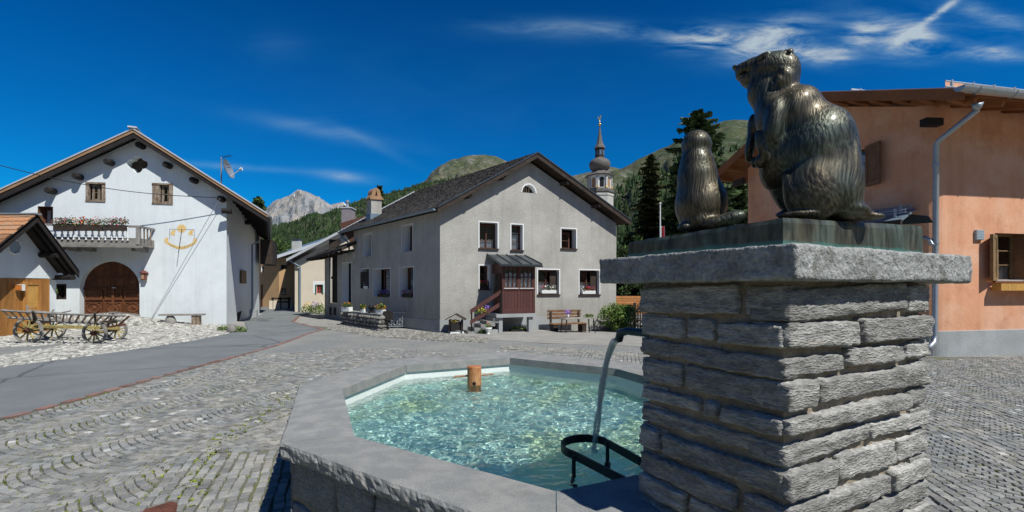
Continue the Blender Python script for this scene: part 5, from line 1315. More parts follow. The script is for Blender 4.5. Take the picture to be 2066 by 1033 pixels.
# pot with geranium by the dark window of the white house
a0, z = WF.uv(105, 607, .1); c = WF.pt(a0, z, .15); t = thing('flower_pot', c, 'terracotta pot with one red geranium beside the dark window left of the gate', 'flower pot')
MB().lathe(c, [(.09, 0), (.13, .2), (.14, .2)], 12).build('pot', 'terracotta', t, smooth=False); MB().leaves(c + Vector((0, 0, .38)), (.2, .2, .2), 160, .045, random.Random(2), shell=0).build('foliage', 'leaf_pale', t, fix=False)
MB().leaves(c + Vector((0, 0, .62)), (.07, .07, .07), 40, .03, random.Random(2), shell=0).build('blossoms', 'petal_red', t, fix=False)

# ------------------------------------------------------------------ hay cart
ct = thing('ladder_wagon', (-13.2, 13.1, 0), 'old wooden ladder wagon with yellow spoked wheels parked on the pebbles', 'wagon')
def wheel(c, r, parent, ax, nsp=10):
    c = Vector(c); ax = Vector(ax).normalized(); u = ax.cross(Vector((0, 0, 1))).normalized(); v = Vector((0, 0, 1)); n = 28; m = MB()
    def rp(t, rr, o): return c + (u * math.cos(t) + v * math.sin(t)) * rr + ax * o
    for k in range(n):
        t0, t1 = 2 * math.pi * k / n, 2 * math.pi * (k + 1) / n
        m.hexa([rp(t0, r - .055, -.03), rp(t1, r - .055, -.03), rp(t1, r, -.03), rp(t0, r, -.03), rp(t0, r - .055, .03), rp(t1, r - .055, .03), rp(t1, r, .03), rp(t0, r, .03)])
    w_ = m.build('wheel', 'grey_wood', parent)
    for k in range(nsp):
        t = 2 * math.pi * (k + .3) / nsp; m = MB().bar(rp(t, .05, 0), rp(t, r - .05, 0), .032, .03, up=tuple(ax)); m.build('spoke', 'cart_yellow', w_)
    m = MB().tube([c - ax * .12, c - ax * .05, c + ax * .05, c + ax * .12], [.045, .07, .07, .045], 10); m.build('hub', 'rust_iron', w_)
mat('cart_yellow', (.42, .34, .13), .7, .3, 6, .3, 40, rnd=.25, dirt=((.18, .13, .07), 7, .5, .7))
Rr = .385; Rf = .33
cl, cr_ = P(57, 669, 13.1), P(191, 674.5, 12.95)
uu = (cr_ - cl); uu.z = 0; uu.normalize(); pp = Vector((-.27, .96, 0)).normalized(); wax = Vector((-.1, .99, 0))
clg, crg = Vector((cl.x, cl.y, Rr + .0)), Vector((cr_.x, cr_.y, Rf + .0))
fl, fr = clg + pp * 1.0, crg + pp * 1.05; fl.z = Rr + gz(fl.x, fl.y); fr.z = Rf + gz(fr.x, fr.y)
for c_, r_ in ((clg, Rr), (crg, Rf), (fl, Rr), (fr, Rf)): wheel(c_, r_, ct, wax)
m = MB(); m.bar(clg - pp * .1, fl + pp * .1, .08); m.build('axle', 'dark_wood', ct); m = MB(); m.bar(crg - pp * .1, fr + pp * .1, .08); m.build('axle', 'dark_wood', ct)
mid0, mid1 = (clg + fl) / 2 + Vector((0, 0, .08)), (crg + fr) / 2 + Vector((0, 0, .1))
m = MB().bar(mid0 - uu * .1, mid1 + uu * .35, .09); m.build('pole', 'cart_yellow', ct)
m = MB(); m.bar(mid0 + Vector((0, 0, .14)) - pp * .45, mid0 + Vector((0, 0, .14)) + pp * .45, .12, .1); m.bar(mid1 + Vector((0, 0, .16)) - pp * .45, mid1 + Vector((0, 0, .16)) + pp * .45, .12, .1); m.build('bolster', 'dark_wood', ct)
m = MB(); m.bar(mid0 - uu * .55 + Vector((0, 0, .0)), mid0 + pp * .2 + uu * .9, .06); m.bar(mid0 - uu * .55, mid0 - pp * .3 + uu * 1.0, .06); m.build('brace', 'cart_yellow', ct)
m = MB(); m.bar(mid1 + uu * .25 - pp * .2 + Vector((0, 0, .05)), mid1 + uu * .75 - pp * .2 + Vector((0, 0, .12)), .05); m.bar(mid1 + uu * .2 + pp * .2, mid1 + uu * .7 + pp * .1 + Vector((0, 0, .35)), .04); m.build('drawbar', 'rust_iron', ct)
def ladder(Ytop, Ybot, tl, tr, bl, br, nr, sub=8):
    def arc(a, b, Ya, Yb, sag): return [P(a[0] + (b[0] - a[0]) * k / sub, a[1] + (b[1] - a[1]) * k / sub + sag * math.sin(math.pi * k / sub), Ya + (Yb - Ya) * k / sub) for k in range(sub + 1)]
    T, B = arc(tl, tr, *Ytop, 2.0), arc(bl, br, *Ybot, 1.0)
    m = MB().tube(T, .032, 6); l = m.build('ladder_rail', 'grey_wood', ct); m = MB().tube(B, .032, 6); m.build('ladder_rail', 'grey_wood', ct)
    def at(L_, u): u *= sub; i = min(sub - 1, int(u)); return L_[i].lerp(L_[i + 1], u - i)
    for k in range(nr):
        u = (k + .6) / nr; m = MB().bar(at(T, max(0, u - .03)), at(B, min(1, u)), .035, .03); m.build('rung', 'old_wood', ct)
ladder((12.7, 12.45), (12.95, 12.75), (3, 626), (252, 637), (16, 640.5), (221, 653.5), 16)
ladder((14.2, 13.9), (13.85, 13.6), (56, 626.5), (232, 637), (60, 640), (222, 652), 14)
m = MB(); m.tube([P(143, 627, 14.1), P(100, 636, 14.0)], .02, 5); m.tube([P(108, 625, 12.9), P(96, 637, 12.6)], .025, 5); m.build('stake', 'grey_wood', ct)
m = MB(); m.bar(P(191, 631, 12.4), P(193, 652, 12.8), .05); m.bar(P(66, 628, 12.5), P(70, 650, 12.9), .05); m.bar(P(228, 632, 12.5), P(217, 660, 12.8), .03); m.build('stanchion', 'dark_wood', ct)

# ------------------------------------------------------------------ houses along the lane
cO = P(595, 580, 30); CF = Fac((cO.x, cO.y), (.985, .17), (.17, -.985)); CSd = Fac((cO.x, cO.y), (-.45, .893), (-.893, -.45))
chs = thing('cream_house', (cO.x, cO.y, 0), 'cream plastered house with green shuttered window behind the grey house', 'house')
vl, vp_, vr_ = CF.uv(578, 524, .5), CF.uv(835, 388, .5), CF.uv(880, 425, .5)
hc = []
hc.append(window(CF, (638.5, 574, 650, 592), chs, cols=2, rows=3, frame='red_paint', case='white_paint', casew=.22, depth=.15, curtain=.5, fw=.05))
m = MB(); th_ = .3
def zc(s): return vl[1] + (vp_[1] - vl[1]) / (vp_[0] - vl[0]) * (s - vl[0]) - th_ if s < vp_[0] else vp_[1] + (vr_[1] - vp_[1]) / (vr_[0] - vp_[0]) * (s - vp_[0]) - th_
wall(m, CF, [(0, -.6), (13, -.6), (13, zc(13)), (vp_[0], zc(vp_[0])), (0, zc(0))], hc); wall(m, CSd, [(0, -.6), (2.6, -.6), (2.6, zc(0)), (0, zc(0))], [])
m.build('wall', 'cream_plaster', chs, fix=False)
for x0, x1 in ((636.5, 638.5), (650.2, 652.4)):
    a0, z1 = CF.uv(x0, 574); a1, z0 = CF.uv(x1, 592); m = MB(); CF.box(m, a0, a1, z0, z1, .01, .06); m.build('shutter', 'shutter_green', chs)
cb2 = CSd.D()
A_, B_, C2 = CF.pt(vl[0], vl[1], .5), CF.pt(vp_[0], vp_[1], .5), CF.pt(vr_[0] + 3, vr_[1] - .8 * 1.9, .5)
m = MB(); m.prism([A_, A_ + cb2 * 9, B_ + cb2 * 9, B_], (0, 0, -.08)); m.prism([B_, B_ + cb2 * 9, C2 + cb2 * 9, C2], (0, 0, -.08)); m.build('roof', 'dark_tin', chs)
m = MB()
for a, b in ((A_, B_), (B_, C2)):
    q = CF.Nn() * .06; m.hexa([a - z_ * .12, b - z_ * .12, b - z_ * .12 + q, a - z_ * .12 + q, a + z_ * .06, b + z_ * .06, b + z_ * .06 + q, a + z_ * .06 + q])
m.build('verge_flashing', 'pale_tin', chs)
m = MB(); m.poly([CF.pt(vp_[0] - 5.0, zc(vp_[0] - 3.3), .02), CF.pt(vp_[0] - 3.3, 3, .02), CF.pt(vp_[0] - .9, 3, .02), CF.pt(vp_[0] - .9, zc(vp_[0] - .9), .02)]); m.build('gable_boarding', 'brown_wood', chs, fix=False)
m = MB(); e = CF.pt(.2, vl[1] - .35, .4); m.tube([CF.pt(-.25, zc(0) + .05, .35), CF.pt(.35, zc(0) - .35, .12), CF.pt(.35, .1, .12)], .06, 8); m.build('downpipe', 'blue_tin', chs)
for (px0, px1, py0, py1, cap) in ((693.5, 712.5, 422, 500, 0),):
    Yc = 33.0; a, b = P(px0, py0, Yc), P(px1, py1, Yc); m = MB().box(((a.x + b.x) / 2, Yc, (a.z + b.z) / 2), (b.x - a.x, .9, a.z - b.z)); c1 = m.build('chimney', 'chimney_violet', chs)
    m = MB().box(((a.x + b.x) / 2, Yc, a.z + .03), (b.x - a.x + .12, 1.0, .08)); m.build('chimney_slab', 'pale_tin', c1)
    c = P(701, 421, Yc); hh = 17 / F * Yc; m = MB().lathe(c, [(.16, 0), (.16, hh * .25), (.10, hh * .3), (.10, hh * .7), (.15, hh * .72), (.15, hh * .9), (.06, hh)], 10); m.build('flue', 'tin', c1)
Yc = 36; a, b = P(591, 484, Yc), P(606, 512, Yc)
# dormer like box under the verge
a0, z1 = CF.uv(666, 484); a1, z0 = CF.uv(686, 500); m = MB(); CF.box(m, a0, a1, z0, z1, .0, .3); m.build('louvre', 'dark_wood', chs)

oO = P(563, 580, 37); OF2 = Fac((oO.x, oO.y), (.90, .43), (.43, -.90)); OS = Fac((oO.x, oO.y), (-.93, .36), (-.36, -.93))
oh = thing('ochre_house', (oO.x, oO.y, 0), 'ochre plastered house with white edged roof at the far end of the lane', 'house')
ho = []
ho.append(window(OF2, (567, 534, 579, 543), oh, cols=2, rows=1, frame='dark_wood', depth=.2, curtain=0, fw=.08)); ho.append(window(OF2, (568, 582, 577, 595), oh, cols=1, rows=2, frame='dark_wood', depth=.2, curtain=.4, fw=.08))
m = MB(); wall(m, OF2, [(0, -.6), (3.4, -.6), (3.4, 4.4), (0, 4.1)], ho)
hs2 = [window(OS, (527, 536, 532, 549), oh, cols=1, rows=1, frame='brown_wood', depth=.2, curtain=0, fw=.08)]
wall(m, OS, [(0, -.6), (5.5, -.6), (5.5, 3.7), (0, 4.1)], hs2); m.build('wall', 'ochre_plaster', oh, fix=False)
a0, z1 = OS.uv(530, 575); a1, z0 = OS.uv(522, 625); m = MB(); OS.box(m, min(a0, a1), max(a0, a1), -.3, z1, .0, .05); m.build('door', 'brown_wood', oh)
A_, B_ = P(524, 529, 35.6), P(652, 487, 38); C2, D2 = B_ + Vector((-3, 9, 1.5)), A_ + Vector((-3, 9, 1.5))
m = MB(); m.prism([A_, B_, C2, D2], (0, 0, -.14)); rr_ = m.build('roof', 'blue_tin', oh)
m = MB().bar(A_ + Vector((0, -.05, -.04)), B_ + Vector((0, -.05, -.04)), .12, .22); m.build('verge_flashing', 'pale_tin', oh)
a, b = P(592, 486, 39), P(606, 520, 39); m = MB().box(((a.x + b.x) / 2, 39, (a.z + b.z) / 2), (b.x - a.x, .6, a.z - b.z)); c1 = m.build('chimney', 'tower_stone', oh)
m = MB().box(((a.x + b.x) / 2, 39, a.z + .12), ((b.x - a.x) * 1.15, .75, .1)); m.build('chimney_slab', 'dark_tin', c1)
# wooden rail by the ochre house, flowers
c = P(560, 607, 34.5); t = thing('wooden_rail', (c.x, c.y, 0), 'short dark wooden railing in front of the ochre house', 'railing')
for py in (602, 609): m = MB().bar(P(548, py, 34), P(586, py, 35), .10); m.build('rail', 'black_wood', t)
for px in (550, 566, 583): m = MB().bar(P(px, 600, 34 + (px - 548) / 38), Vector((P(px, 600, 34 + (px - 548) / 38).x, 34 + (px - 548) / 38, -.1)), .12); m.build('post', 'black_wood', t)
m = MB(); a, b = P(543, 613, 33.8), P(586, 613, 35); m.prism([(a.x, a.y, -.3), (b.x, b.y, -.3), (b.x, b.y + .3, -.3), (a.x, a.y + .3, -.3)], (0, 0, .95)); tag(m.build('low_wall', 'cream_plaster'), 'low pale wall under the railing at the end of the lane', 'wall')
for i, (px, mm, l) in enumerate(((620, 'petal_yellow', 'yellow flowering plant at the foot of the cream house'), (636, 'petal_violet', 'grey violet plant at the foot of the cream house'), (648, 'leaf_pale', 'green plant nearest the barn at the foot of the cream house'))):
    c = P(px, 626, 28.5); c.z = .25; t = thing('flowering_plant', (c.x, c.y, 0), l, 'plant', 'plants at the foot of the cream house'); MB().leaves(c, (.42, .3, .32), 260, .05, random.Random(i), shell=0).build('foliage', 'leaf_pale', t, fix=False); MB().leaves(c + Vector((0, 0, .25)), (.3, .25, .3), 60, .05, random.Random(i + 5), shell=.2).build('blossoms', mm, t, fix=False)

# ------------------------------------------------------------------ garden wall, gate and pots beside the grey house
g0, g1, g2 = G(688, 655), G(768, 668.5), G(783, 664.5)
gwl = thing('garden_wall', g1, 'low rubble stone wall beside the grey house', 'wall')
ht = .62; rg = random.Random(33)
m = MB(); inn = Vector((.16, .16, 0))
core = [(g0.x + .05, g0.y + .05), (g1.x, g1.y + .06), (g2.x - .03, g2.y + .02), (g2.x - .15, g2.y + .35), (g1.x - .02, g1.y + .5), (g0.x + .15, g0.y + .5)]
m.prism([(x, y, -.2) for x, y in core], (0, 0, ht + .14)); m.build('core', 'mortar', gwl)
for a, b in ((g0, g1), (g1, g2)):
    L_ = (b - a).length; d = (b - a) / L_; nn = Vector((d.y, -d.x, 0)); z = 0
    while z < ht - .05:
        hh = rg.uniform(.12, .2); x = rg.uniform(-.1, 0)
        while x < L_ - .04:
            l = rg.uniform(.18, .42); e = min(x + l, L_ + .02); s0 = max(x, 0)
            if e - s0 > .06: m = MB().rock(a + d * (s0 + e) / 2 + nn * .0 + Vector((0, 0, z + hh / 2 - .04)), ((e - s0) / 2 * 1.05, .09, hh / 2 * 1.08), rg.random() * 50, 1, .12); 
            # rocks aligned to the wall
            if e - s0 > .06:
                c0 = a + d * (s0 + e) / 2 + Vector((0, 0, z + hh / 2 - .04)); mm = MB(); mm.rock((0, 0, 0), ((e - s0) / 2 * 1.06, .09, hh / 2 * 1.10), rg.random() * 50, 1, .12)
                mm.v = [tuple(c0 + d * v[0] + nn * v[1] + Vector((0, 0, v[2]))) for v in mm.v]; mm.build('stone', 'rubble', gwl)
            x = e
        z += hh
m = MB(); m.prism([(x, y, ht - .06) for x, y in core], (0, 0, .07)); m.build('coping', 'rim_stone', gwl)
# wrought iron gate
a, b = G(784, 661.5), G(829, 660.5); a = Vector((a.x, a.y, 0)); b = Vector((b.x, b.y, 0)); gt_ = thing('garden_gate', a, 'silver painted wrought iron gate between rubble wall and grey house', 'gate')
d = (b - a); L_ = d.length; d /= L_; zz = .62
m = MB()
for z in (.06, zz): m.bar(a + z_ * z, b + z_ * z, .03)
for x in (0, L_): m.bar(a + d * x + z_ * .02, a + d * x + z_ * (zz + .05), .035)
m.build('frame', 'silver_iron', gt_)
for k in range(1, 8):
    m = MB().bar(a + d * L_ * k / 8 + z_ * .06, a + d * L_ * k / 8 + z_ * zz, .016); m.build('bar', 'silver_iron', gt_)
for k in range(5):
    c = a + d * L_ * (k + .5) / 5
    for zc_ in (.22, .46):
        m = MB().tube([c + d * math.cos(t) * .09 + z_ * (zc_ + math.sin(t) * .10) for t in [i * math.pi / 8 for i in range(17)]], .010, 4, cap=False); m.build('scroll', 'silver_iron', gt_)
m = MB()
for k in range(7): pass
m.tube([a + d * L_ * (.5 + .28 * math.cos(t)) + z_ * (zz + .16 * math.sin(t)) for t in [i * math.pi / 12 for i in range(13)]], .014, 4)
m.tube([a + d * L_ * (.5 + .12 * math.cos(t)) + z_ * (zz + .08 + .08 * math.sin(t)) for t in [i * math.pi / 8 for i in range(17)]], .012, 4); m.build('crest', 'silver_iron', gt_)
m = MB(); 
def planter(px, py, w_, h_, Yd, cols_, label, box='pot_white', seed=1, r=(.22, .18, .14)):
    c = P(px, py, Yd); c.z = ht; t = thing('planter', c, label, 'planter', 'planters on the rubble wall'); W2 = w_ / F * Yd; H2 = h_ / F * Yd
    m = MB().box(c + z_ * H2 / 2, (W2, W2 * .45, H2), -.5); m.build('box', box, t); rg = random.Random(seed)
    MB().leaves(c + z_ * (H2 + r[2] * .6), r, 240, .035, rg, shell=0).build('foliage', 'leaf', t, fix=False)
    for k, cc in enumerate(cols_): MB().leaves(c + z_ * (H2 + r[2] * .7), (r[0] * 1.1, r[1] * 1.1, r[2]), 36, .03, rg, shell=.4).build('blossoms', cc, t, fix=False)
planter(700, 629, 22, 9, 19.2, ['petal_orange'], 'white planter with a low round plant at the far end of the rubble wall', seed=2)
planter(732, 630, 10, 8, 18.2, ['petal_yellow'], 'small white pot with yellow flowers on the rubble wall', seed=3, r=(.12, .1, .12))
planter(768, 634, 20, 9, 17.3, ['petal_orange', 'petal_yellow'], 'white planter with orange marigolds at the near end of the rubble wall', seed=4)
c = P(749, 630, 17.9); c.z = ht; t = thing('stone_lantern', c, 'dark cast lantern between the pots on the rubble wall', 'lantern'); MB().lathe(c, [(.14, 0), (.14, .04), (.06, .08), (.06, .14), (.12, .16), (.12, .24)], 8).build('body', 'black_iron', t); MB().lathe(c + z_ * .24, [(.16, 0), (.05, .09), (.02, .16)], 8).build('roof', 'black_iron', t)
c = P(783, 633, 17.2); c.z = ht - .3; tag(MB().box(c + z_ * .25, (.34, .3, .34), .2).build('dark_crate', 'black_wood'), 'dark crate behind the right end of the rubble wall', 'crate')
# planter shaped like a roofed well
c = G(920, 672, gz(-1.9, 16.0)); t = thing('well_planter', c, 'dark wooden roofed well planter full of yellow flowers by the grey house corner', 'planter'); k_ = c.y / F
m = MB().box(c + z_ * .24, (.44, .36, .26), .35); m.build('box', 'black_wood', t)
for sx_ in (-1, 1):
    for sy_ in (-1, 1): m = MB().bar(c + Vector((sx_ * .22, sy_ * .16, 0)), c + Vector((sx_ * .22, sy_ * .16, .50)), .04); m.build('post', 'black_wood', t)
for s_ in (-1, 1): m = MB().prism([c + Vector((0, -.26, .68)), c + Vector((0, .26, .68)), c + Vector((s_ * .36, .26, .48)), c + Vector((s_ * .36, -.26, .48))], (0, 0, .03)); m.build('roof_board', 'dark_wood', t)
m = MB().box(c + z_ * .03, (.5, .4, .06), .35); m.build('foot', 'pot_white', t)
MB().leaves(c + z_ * .40, (.2, .16, .08), 120, .03, random.Random(5), shell=0).build('foliage', 'leaf', t, fix=False); MB().leaves(c + Vector((-.03, -.05, .43)), (.19, .16, .07), 80, .03, random.Random(6), shell=0).build('blossoms', 'petal_yellow', t, fix=False); MB().leaves(c + Vector((.16, -.05, .38)), (.07, .12, .09), 30, .025, random.Random(6), shell=0).build('blossoms', 'petal_violet', t, fix=False)
# things round the stairs
c = PF.pt(PF.uv(973, 625)[0], PF.uv(973, 628)[1], -.1); t = thing('stair_flowers', c, 'yellow and violet pansies on the porch stairs behind the brown rail', 'flowers'); MB().leaves(c, (.3, .2, .12), 140, .03, random.Random(8), shell=0).build('foliage', 'leaf_pale', t, fix=False); MB().leaves(c + z_ * .06, (.25, .2, .12), 50, .03, random.Random(8), shell=0).build('blossoms', 'petal_yellow', t, fix=False); MB().leaves(c + Vector((.2, 0, .14)), (.12, .15, .1), 40, .03, random.Random(9), shell=0).build('blossoms', 'petal_violet', t, fix=False)
c = G(985, 677, -.05); t = thing('urn_planter', c, 'small white urn with a pink flower at the foot of the porch stairs', 'planter'); MB().lathe(c, [(.09, 0), (.05, .08), (.05, .12), (.13, .24), (.14, .28)], 12).build('urn', 'pot_white', t, smooth=True); MB().leaves(c + z_ * .36, (.1, .1, .1), 60, .03, random.Random(8), shell=0).build('foliage', 'leaf_pale', t, fix=False); MB().leaves(c + z_ * .43, (.05, .05, .06), 20, .03, random.Random(8), shell=0).build('blossoms', 'petal_pink', t, fix=False)
c = G(972, 676, -.05); tag(MB().leaves(c + z_ * .10, (.18, .12, .14), 160, .04, random.Random(3), shell=0).build('grass_tuft', 'leaf', fix=False), 'green grass tuft left of the white urn', 'plant')
c = GF.pt(GF.uv(1035, 668)[0], -.17, .75); t = thing('trough', c, 'dark trough of violet flowers under the porch', 'planter'); MB().box(c + z_ * .12, (.85, .22, .24), .385).build('box', 'black_wood', t); MB().leaves(c + z_ * .30, (.42, .14, .11), 300, .035, random.Random(8), shell=0).build('foliage', 'leaf_pale', t, fix=False); MB().leaves(c + z_ * .36, (.4, .14, .08), 60, .03, random.Random(8), shell=0).build('blossoms', 'petal_violet', t, fix=False)
# garden bench and table in front of the wall
BF = Fac(GF.pt(0, 0, .55)[:2], GF.d, GF.n); s0, zt_ = BF.uv(1107, 626); s1, _ = BF.uv(1174, 626); zg = gz(4, 18.6)
t = thing('garden_bench', BF.pt((s0 + s1) / 2, zg), 'brown plank bench with backrest against the grey house right of the porch', 'bench')
_, zseat = BF.uv(1140, 651)
for z0, z1 in ((zt_ - .09, zt_), (zt_ - .22, zt_ - .12), (zt_ - .36, zt_ - .26)): m = MB(); BF.box(m, s0, s1, z0, z1, -.12, -.08); m.build('back_slat', 'shutter_wood', t)
for k in range(4): m = MB(); BF.box(m, s0, s1, zseat - .04, zseat, .02 + k * .1, .11 + k * .1); m.build('seat_slat', 'shutter_wood', t)
for s in (s0 + .12, s1 - .12): m = MB(); BF.box(m, s - .10, s + .10, zg - .1, zseat - .04, .05, .38); BF.box(m, s - .04, s + .04, zseat, zt_ - .05, -.08, -.04); m.build('leg', 'dark_wood', t)
TFc = Fac(GF.pt(0, 0, 1.5)[:2], GF.d, GF.n); s0, ztab = TFc.uv(1134, 642); s1, _ = TFc.uv(1197, 642)
t = thing('garden_table', TFc.pt((s0 + s1) / 2, zg), 'narrow brown table on thin legs in front of the plank bench', 'table')
m = MB(); TFc.box(m, s0, s1, ztab - .035, ztab, -.28, .28); m.build('tabletop', 'grey_wood', t)
for s, o in ((s0 + .1, -.22), (s0 + .1, .22), (s1 - .1, -.22), (s1 - .1, .22)): m = MB().bar(TFc.pt(s, ztab - .03, o * .8), TFc.pt(s - .06 if s < (s0 + s1) / 2 else s + .06, zg - .02, o), .035); m.build('leg', 'dark_wood', t)
c = TFc.pt(s0 + .25, ztab, 0); t = thing('table_vase', c, 'white vase with violet flowers on the garden table', 'vase'); MB().lathe(c, [(.04, 0), (.05, .1), (.035, .13)], 10).build('vase', 'pot_white', t, smooth=True); MB().leaves(c + z_ * .22, (.14, .14, .10), 80, .03, random.Random(8), shell=0).build('blossoms', 'petal_violet', t, fix=False)
c = TFc.pt(s0 + 1.15, ztab + .06, 0); tag(MB().leaves(c, (.22, .12, .07), 80, .04, random.Random(4), shell=0).build('cut_branches', 'leaf_pale', fix=False), 'loose green cuttings lying on the right half of the garden table', 'plant cuttings')
# bush, picket fence, orange boards, flagpole
c = GF.pt(GW - .35, .35, .75); t = thing('bush', (c.x, c.y, -.2), 'bright green leafy bush at the right corner of the grey house', 'bush'); rg = random.Random(77); m = MB()
for k in range(46):
    d = Vector((rg.gauss(0, .34), rg.gauss(0, .3), rg.gauss(0, .24))); m.leaves(c + d, (.28, .28, .22), 110, .05, rg, shell=.0)
m.build('foliage', 'leaf_pale', t, fix=False)
m = MB()
for k in range(7): m.tube([Vector((c.x, c.y, -.3)), c + Vector((rg.gauss(0, .3), rg.gauss(0, .3), .3))], .015, 5)
m.build('stem', 'bark', t)
a, b = P(1235, 616, 20.4), P(1345, 612, 20.0); t = thing('picket_fence', (a.x, a.y, -.2), 'dark wooden picket fence right of the grey house', 'fence')
n = 24
for k in range(n): p = a.lerp(b, k / (n - 1)); m = MB().box((p.x, p.y, (p.z - .35) / 2), (.06, .025, p.z + .35)); m.build('picket', 'dark_wood', t)
for z in (.15, .55): m = MB().bar(Vector((a.x, a.y + .03, z)), Vector((b.x, b.y + .03, z)), .05, .06); m.build('rail', 'dark_wood', t)
m = MB().box((a.x + 1.02, a.y - .03, .3), (.10, .1, 1.3)); m.build('post', 'black_wood', t)
a, b = P(1243, 597, 24), P(1330, 597, 24); t = thing('board_fence', (a.x, a.y, 0), 'orange brown horizontal board screen behind the picket fence', 'fence')
for k in range(7): m = MB().box(((a.x + b.x) / 2, 24, a.z - .07 - k * .14), (b.x - a.x, .03, .125)); m.build('board', 'tan_board', t)
c = P(1332, 412, 24.5); t = thing('flagpole', (c.x, c.y, -.2), 'white flagpole with a hanging red and white flag in front of the spruces', 'flagpole')
MB().tube([(c.x, c.y, -.3), (c.x, c.y, c.z)], [.05, .035], 8).build('pole', 'pot_white', t); MB().lathe(c, [(.05, 0), (.07, .04), (.02, .1)], 8).build('finial', 'pot_white', t)
a = P(1333, 456, 24.5); m = MB(); m2 = MB()
for k in range(6):
    o = .05 * math.sin(k * 1.7); x0, x1 = a.x + .03 + k * .03, a.x + .06 + k * .03; q = (m if k % 3 != 1 else m2); q.hexa([(x0, c.y + o, a.z - .95 + .05 * k), (x1, c.y - o, a.z - .93 + .05 * k), (x1, c.y - o + .01, a.z - .93 + .05 * k), (x0, c.y + o + .01, a.z - .95 + .05 * k), (x0, c.y + o, a.z), (x1, c.y - o, a.z - .02), (x1, c.y - o + .01, a.z - .02), (x0, c.y + o + .01, a.z)])
f = m.build('flag', 'pot_white', t); m2.build('flag_stripe', 'flag_red', f)
# spruces behind
conifer(1408, 29, 220, 0, 128, 'tallest spruce directly behind the smaller bronze marmot', 1, ex=.52, group='spruces behind the square')
conifer(1312, 33, 308, 0, 74, 'slender spruce with rusty twigs right of the church tower', 2, 'needle_rust', group='spruces behind the square')
conifer(1492, 36, 352, 0, 75, 'low dense spruce between the smaller marmot and the orange house', 3, group='spruces behind the square')
conifer(1268, 37, 470, 0, 50, 'short spruce just right of the grey house gable', 4, group='spruces behind the square')
conifer(1352, 31, 430, 0, 70, 'broad low spruce behind the flagpole', 6, group='spruces behind the square')
conifer(1440, 38, 400, 0, 70, 'dark spruce filling the gap behind the tallest spruce', 7, group='spruces behind the square')
conifer(766, 44, 370, 0, 26, 'dark narrow conifer behind the arched chimney', 5)
for i, (px, py, Y, r, l) in enumerate(((1262, 520, 27, .9, 'shrub with pale blossoms beside the right wall of the grey house'), (1300, 560, 26, 1.2, 'dark green shrub behind the picket fence'), (556, 500, 42, 1.3, 'broadleaf tree above the roof of the ochre house'), (522, 413, 33, .5, 'leafy treetop just showing over the white house eave'))):
    c = P(px, py, Y); t = thing('shrub' if i < 2 else 'garden_tree', (c.x, c.y, 0), l, 'tree'); rg = random.Random(60 + i); m = MB()
    for k in range(30): m.leaves(c + Vector((rg.gauss(0, r * .5), rg.gauss(0, r * .5), rg.gauss(0, r * .42))), (r * .35, r * .35, r * .28), 60, .08 if i < 2 else .11, rg, shell=0)
    m.build('crown', 'leaf', t, fix=False); MB().tube([(c.x, c.y, -.2), (c.x + .1, c.y, c.z)], [.14, .05], 7).build('trunk', 'bark', t)
    if i == 0: MB().leaves(c + Vector((.2, -.4, .1)), (.5, .4, .7), 60, .07, rg, shell=.2).build('blossoms', 'petal_white', t, fix=False)

# ------------------------------------------------------------------ church tower
TY = 90.0; k_ = TY / F
tcx = (1210 - CX) * k_
def tz(py): return EYE + (HY - py) * k_
tw = thing('church_tower', (tcx, TY, 0), 'baroque church tower with onion dome and golden weathercock behind the grey house', 'tower')
T0 = Vector((tcx, TY, 0)); e8 = math.pi / 8
m = MB(); m.box((tcx, TY, tz(430) / 2), (4.7, 4.7, tz(430)), .35); m.build('shaft', 'tower_stone', tw)
m = MB(); m.lathe(T0, [(2.72, tz(440)), (2.72, tz(399)), (2.85, tz(398)), (2.85, tz(394))], 8, e8); m.build('drum', 'tower_stone', tw)
m = MB(); m.lathe(T0, [(2.55, tz(394)), (2.95, tz(391)), (2.95, tz(387)), (2.6, tz(386)), (2.5, tz(383))], 8, e8); m.build('cornice', 'tower_shingle', tw)
bel = MB().lathe(T0, [(2.3, tz(384)), (2.3, tz(357))], 8, e8).build('belfry', 'white_paint', tw)
for k in range(8):
    t_ = k * math.pi / 4 + math.pi / 4; n_ = Vector((math.cos(t_), math.sin(t_), 0)); s_ = Vector((-n_.y, n_.x, 0)); ap = 2.3 * math.cos(e8)
    z0, z1 = tz(381), tz(366)
    pts_ = [T0 + n_ * (ap + .02) + s_ * x + Vector((0, 0, z)) for x, z in [(-.42, z0), (.42, z0), (.42, z1)] + [(.42 * math.cos(q), z1 + .42 * math.sin(q)) for q in [i * math.pi / 6 for i in range(1, 6)]] + [(-.42, z1)]]
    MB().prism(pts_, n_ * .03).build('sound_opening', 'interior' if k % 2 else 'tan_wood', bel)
    c_ = T0 + Vector((math.cos(t_ + e8), math.sin(t_ + e8), 0)) * 2.32
    MB().box((c_.x, c_.y, (tz(384) + tz(357)) / 2), (.42, .42, tz(357) - tz(384)), t_ + e8).build('pilaster', 'tower_stone', bel)
    MB().box((c_.x, c_.y, tz(381)), (.5, .5, .35), t_ + e8).build('pilaster_base', 'ochre_paint', bel)
m = MB(); m.lathe(T0, [(2.95, tz(357)), (3.0, tz(356)), (2.2, tz(352)), (1.65, tz(348)), (1.45, tz(345))], 8, e8); m.build('skirt_roof', 'tower_shingle', tw)
m = MB(); m.lathe(T0, [(1.4, tz(345.5)), (1.9, tz(341)), (2.15, tz(335)), (2.1, tz(329)), (1.75, tz(324)), (1.2, tz(321)), (.85, tz(318.5))], 16, 0); m.build('onion_dome', 'tower_shingle', tw, smooth=True)
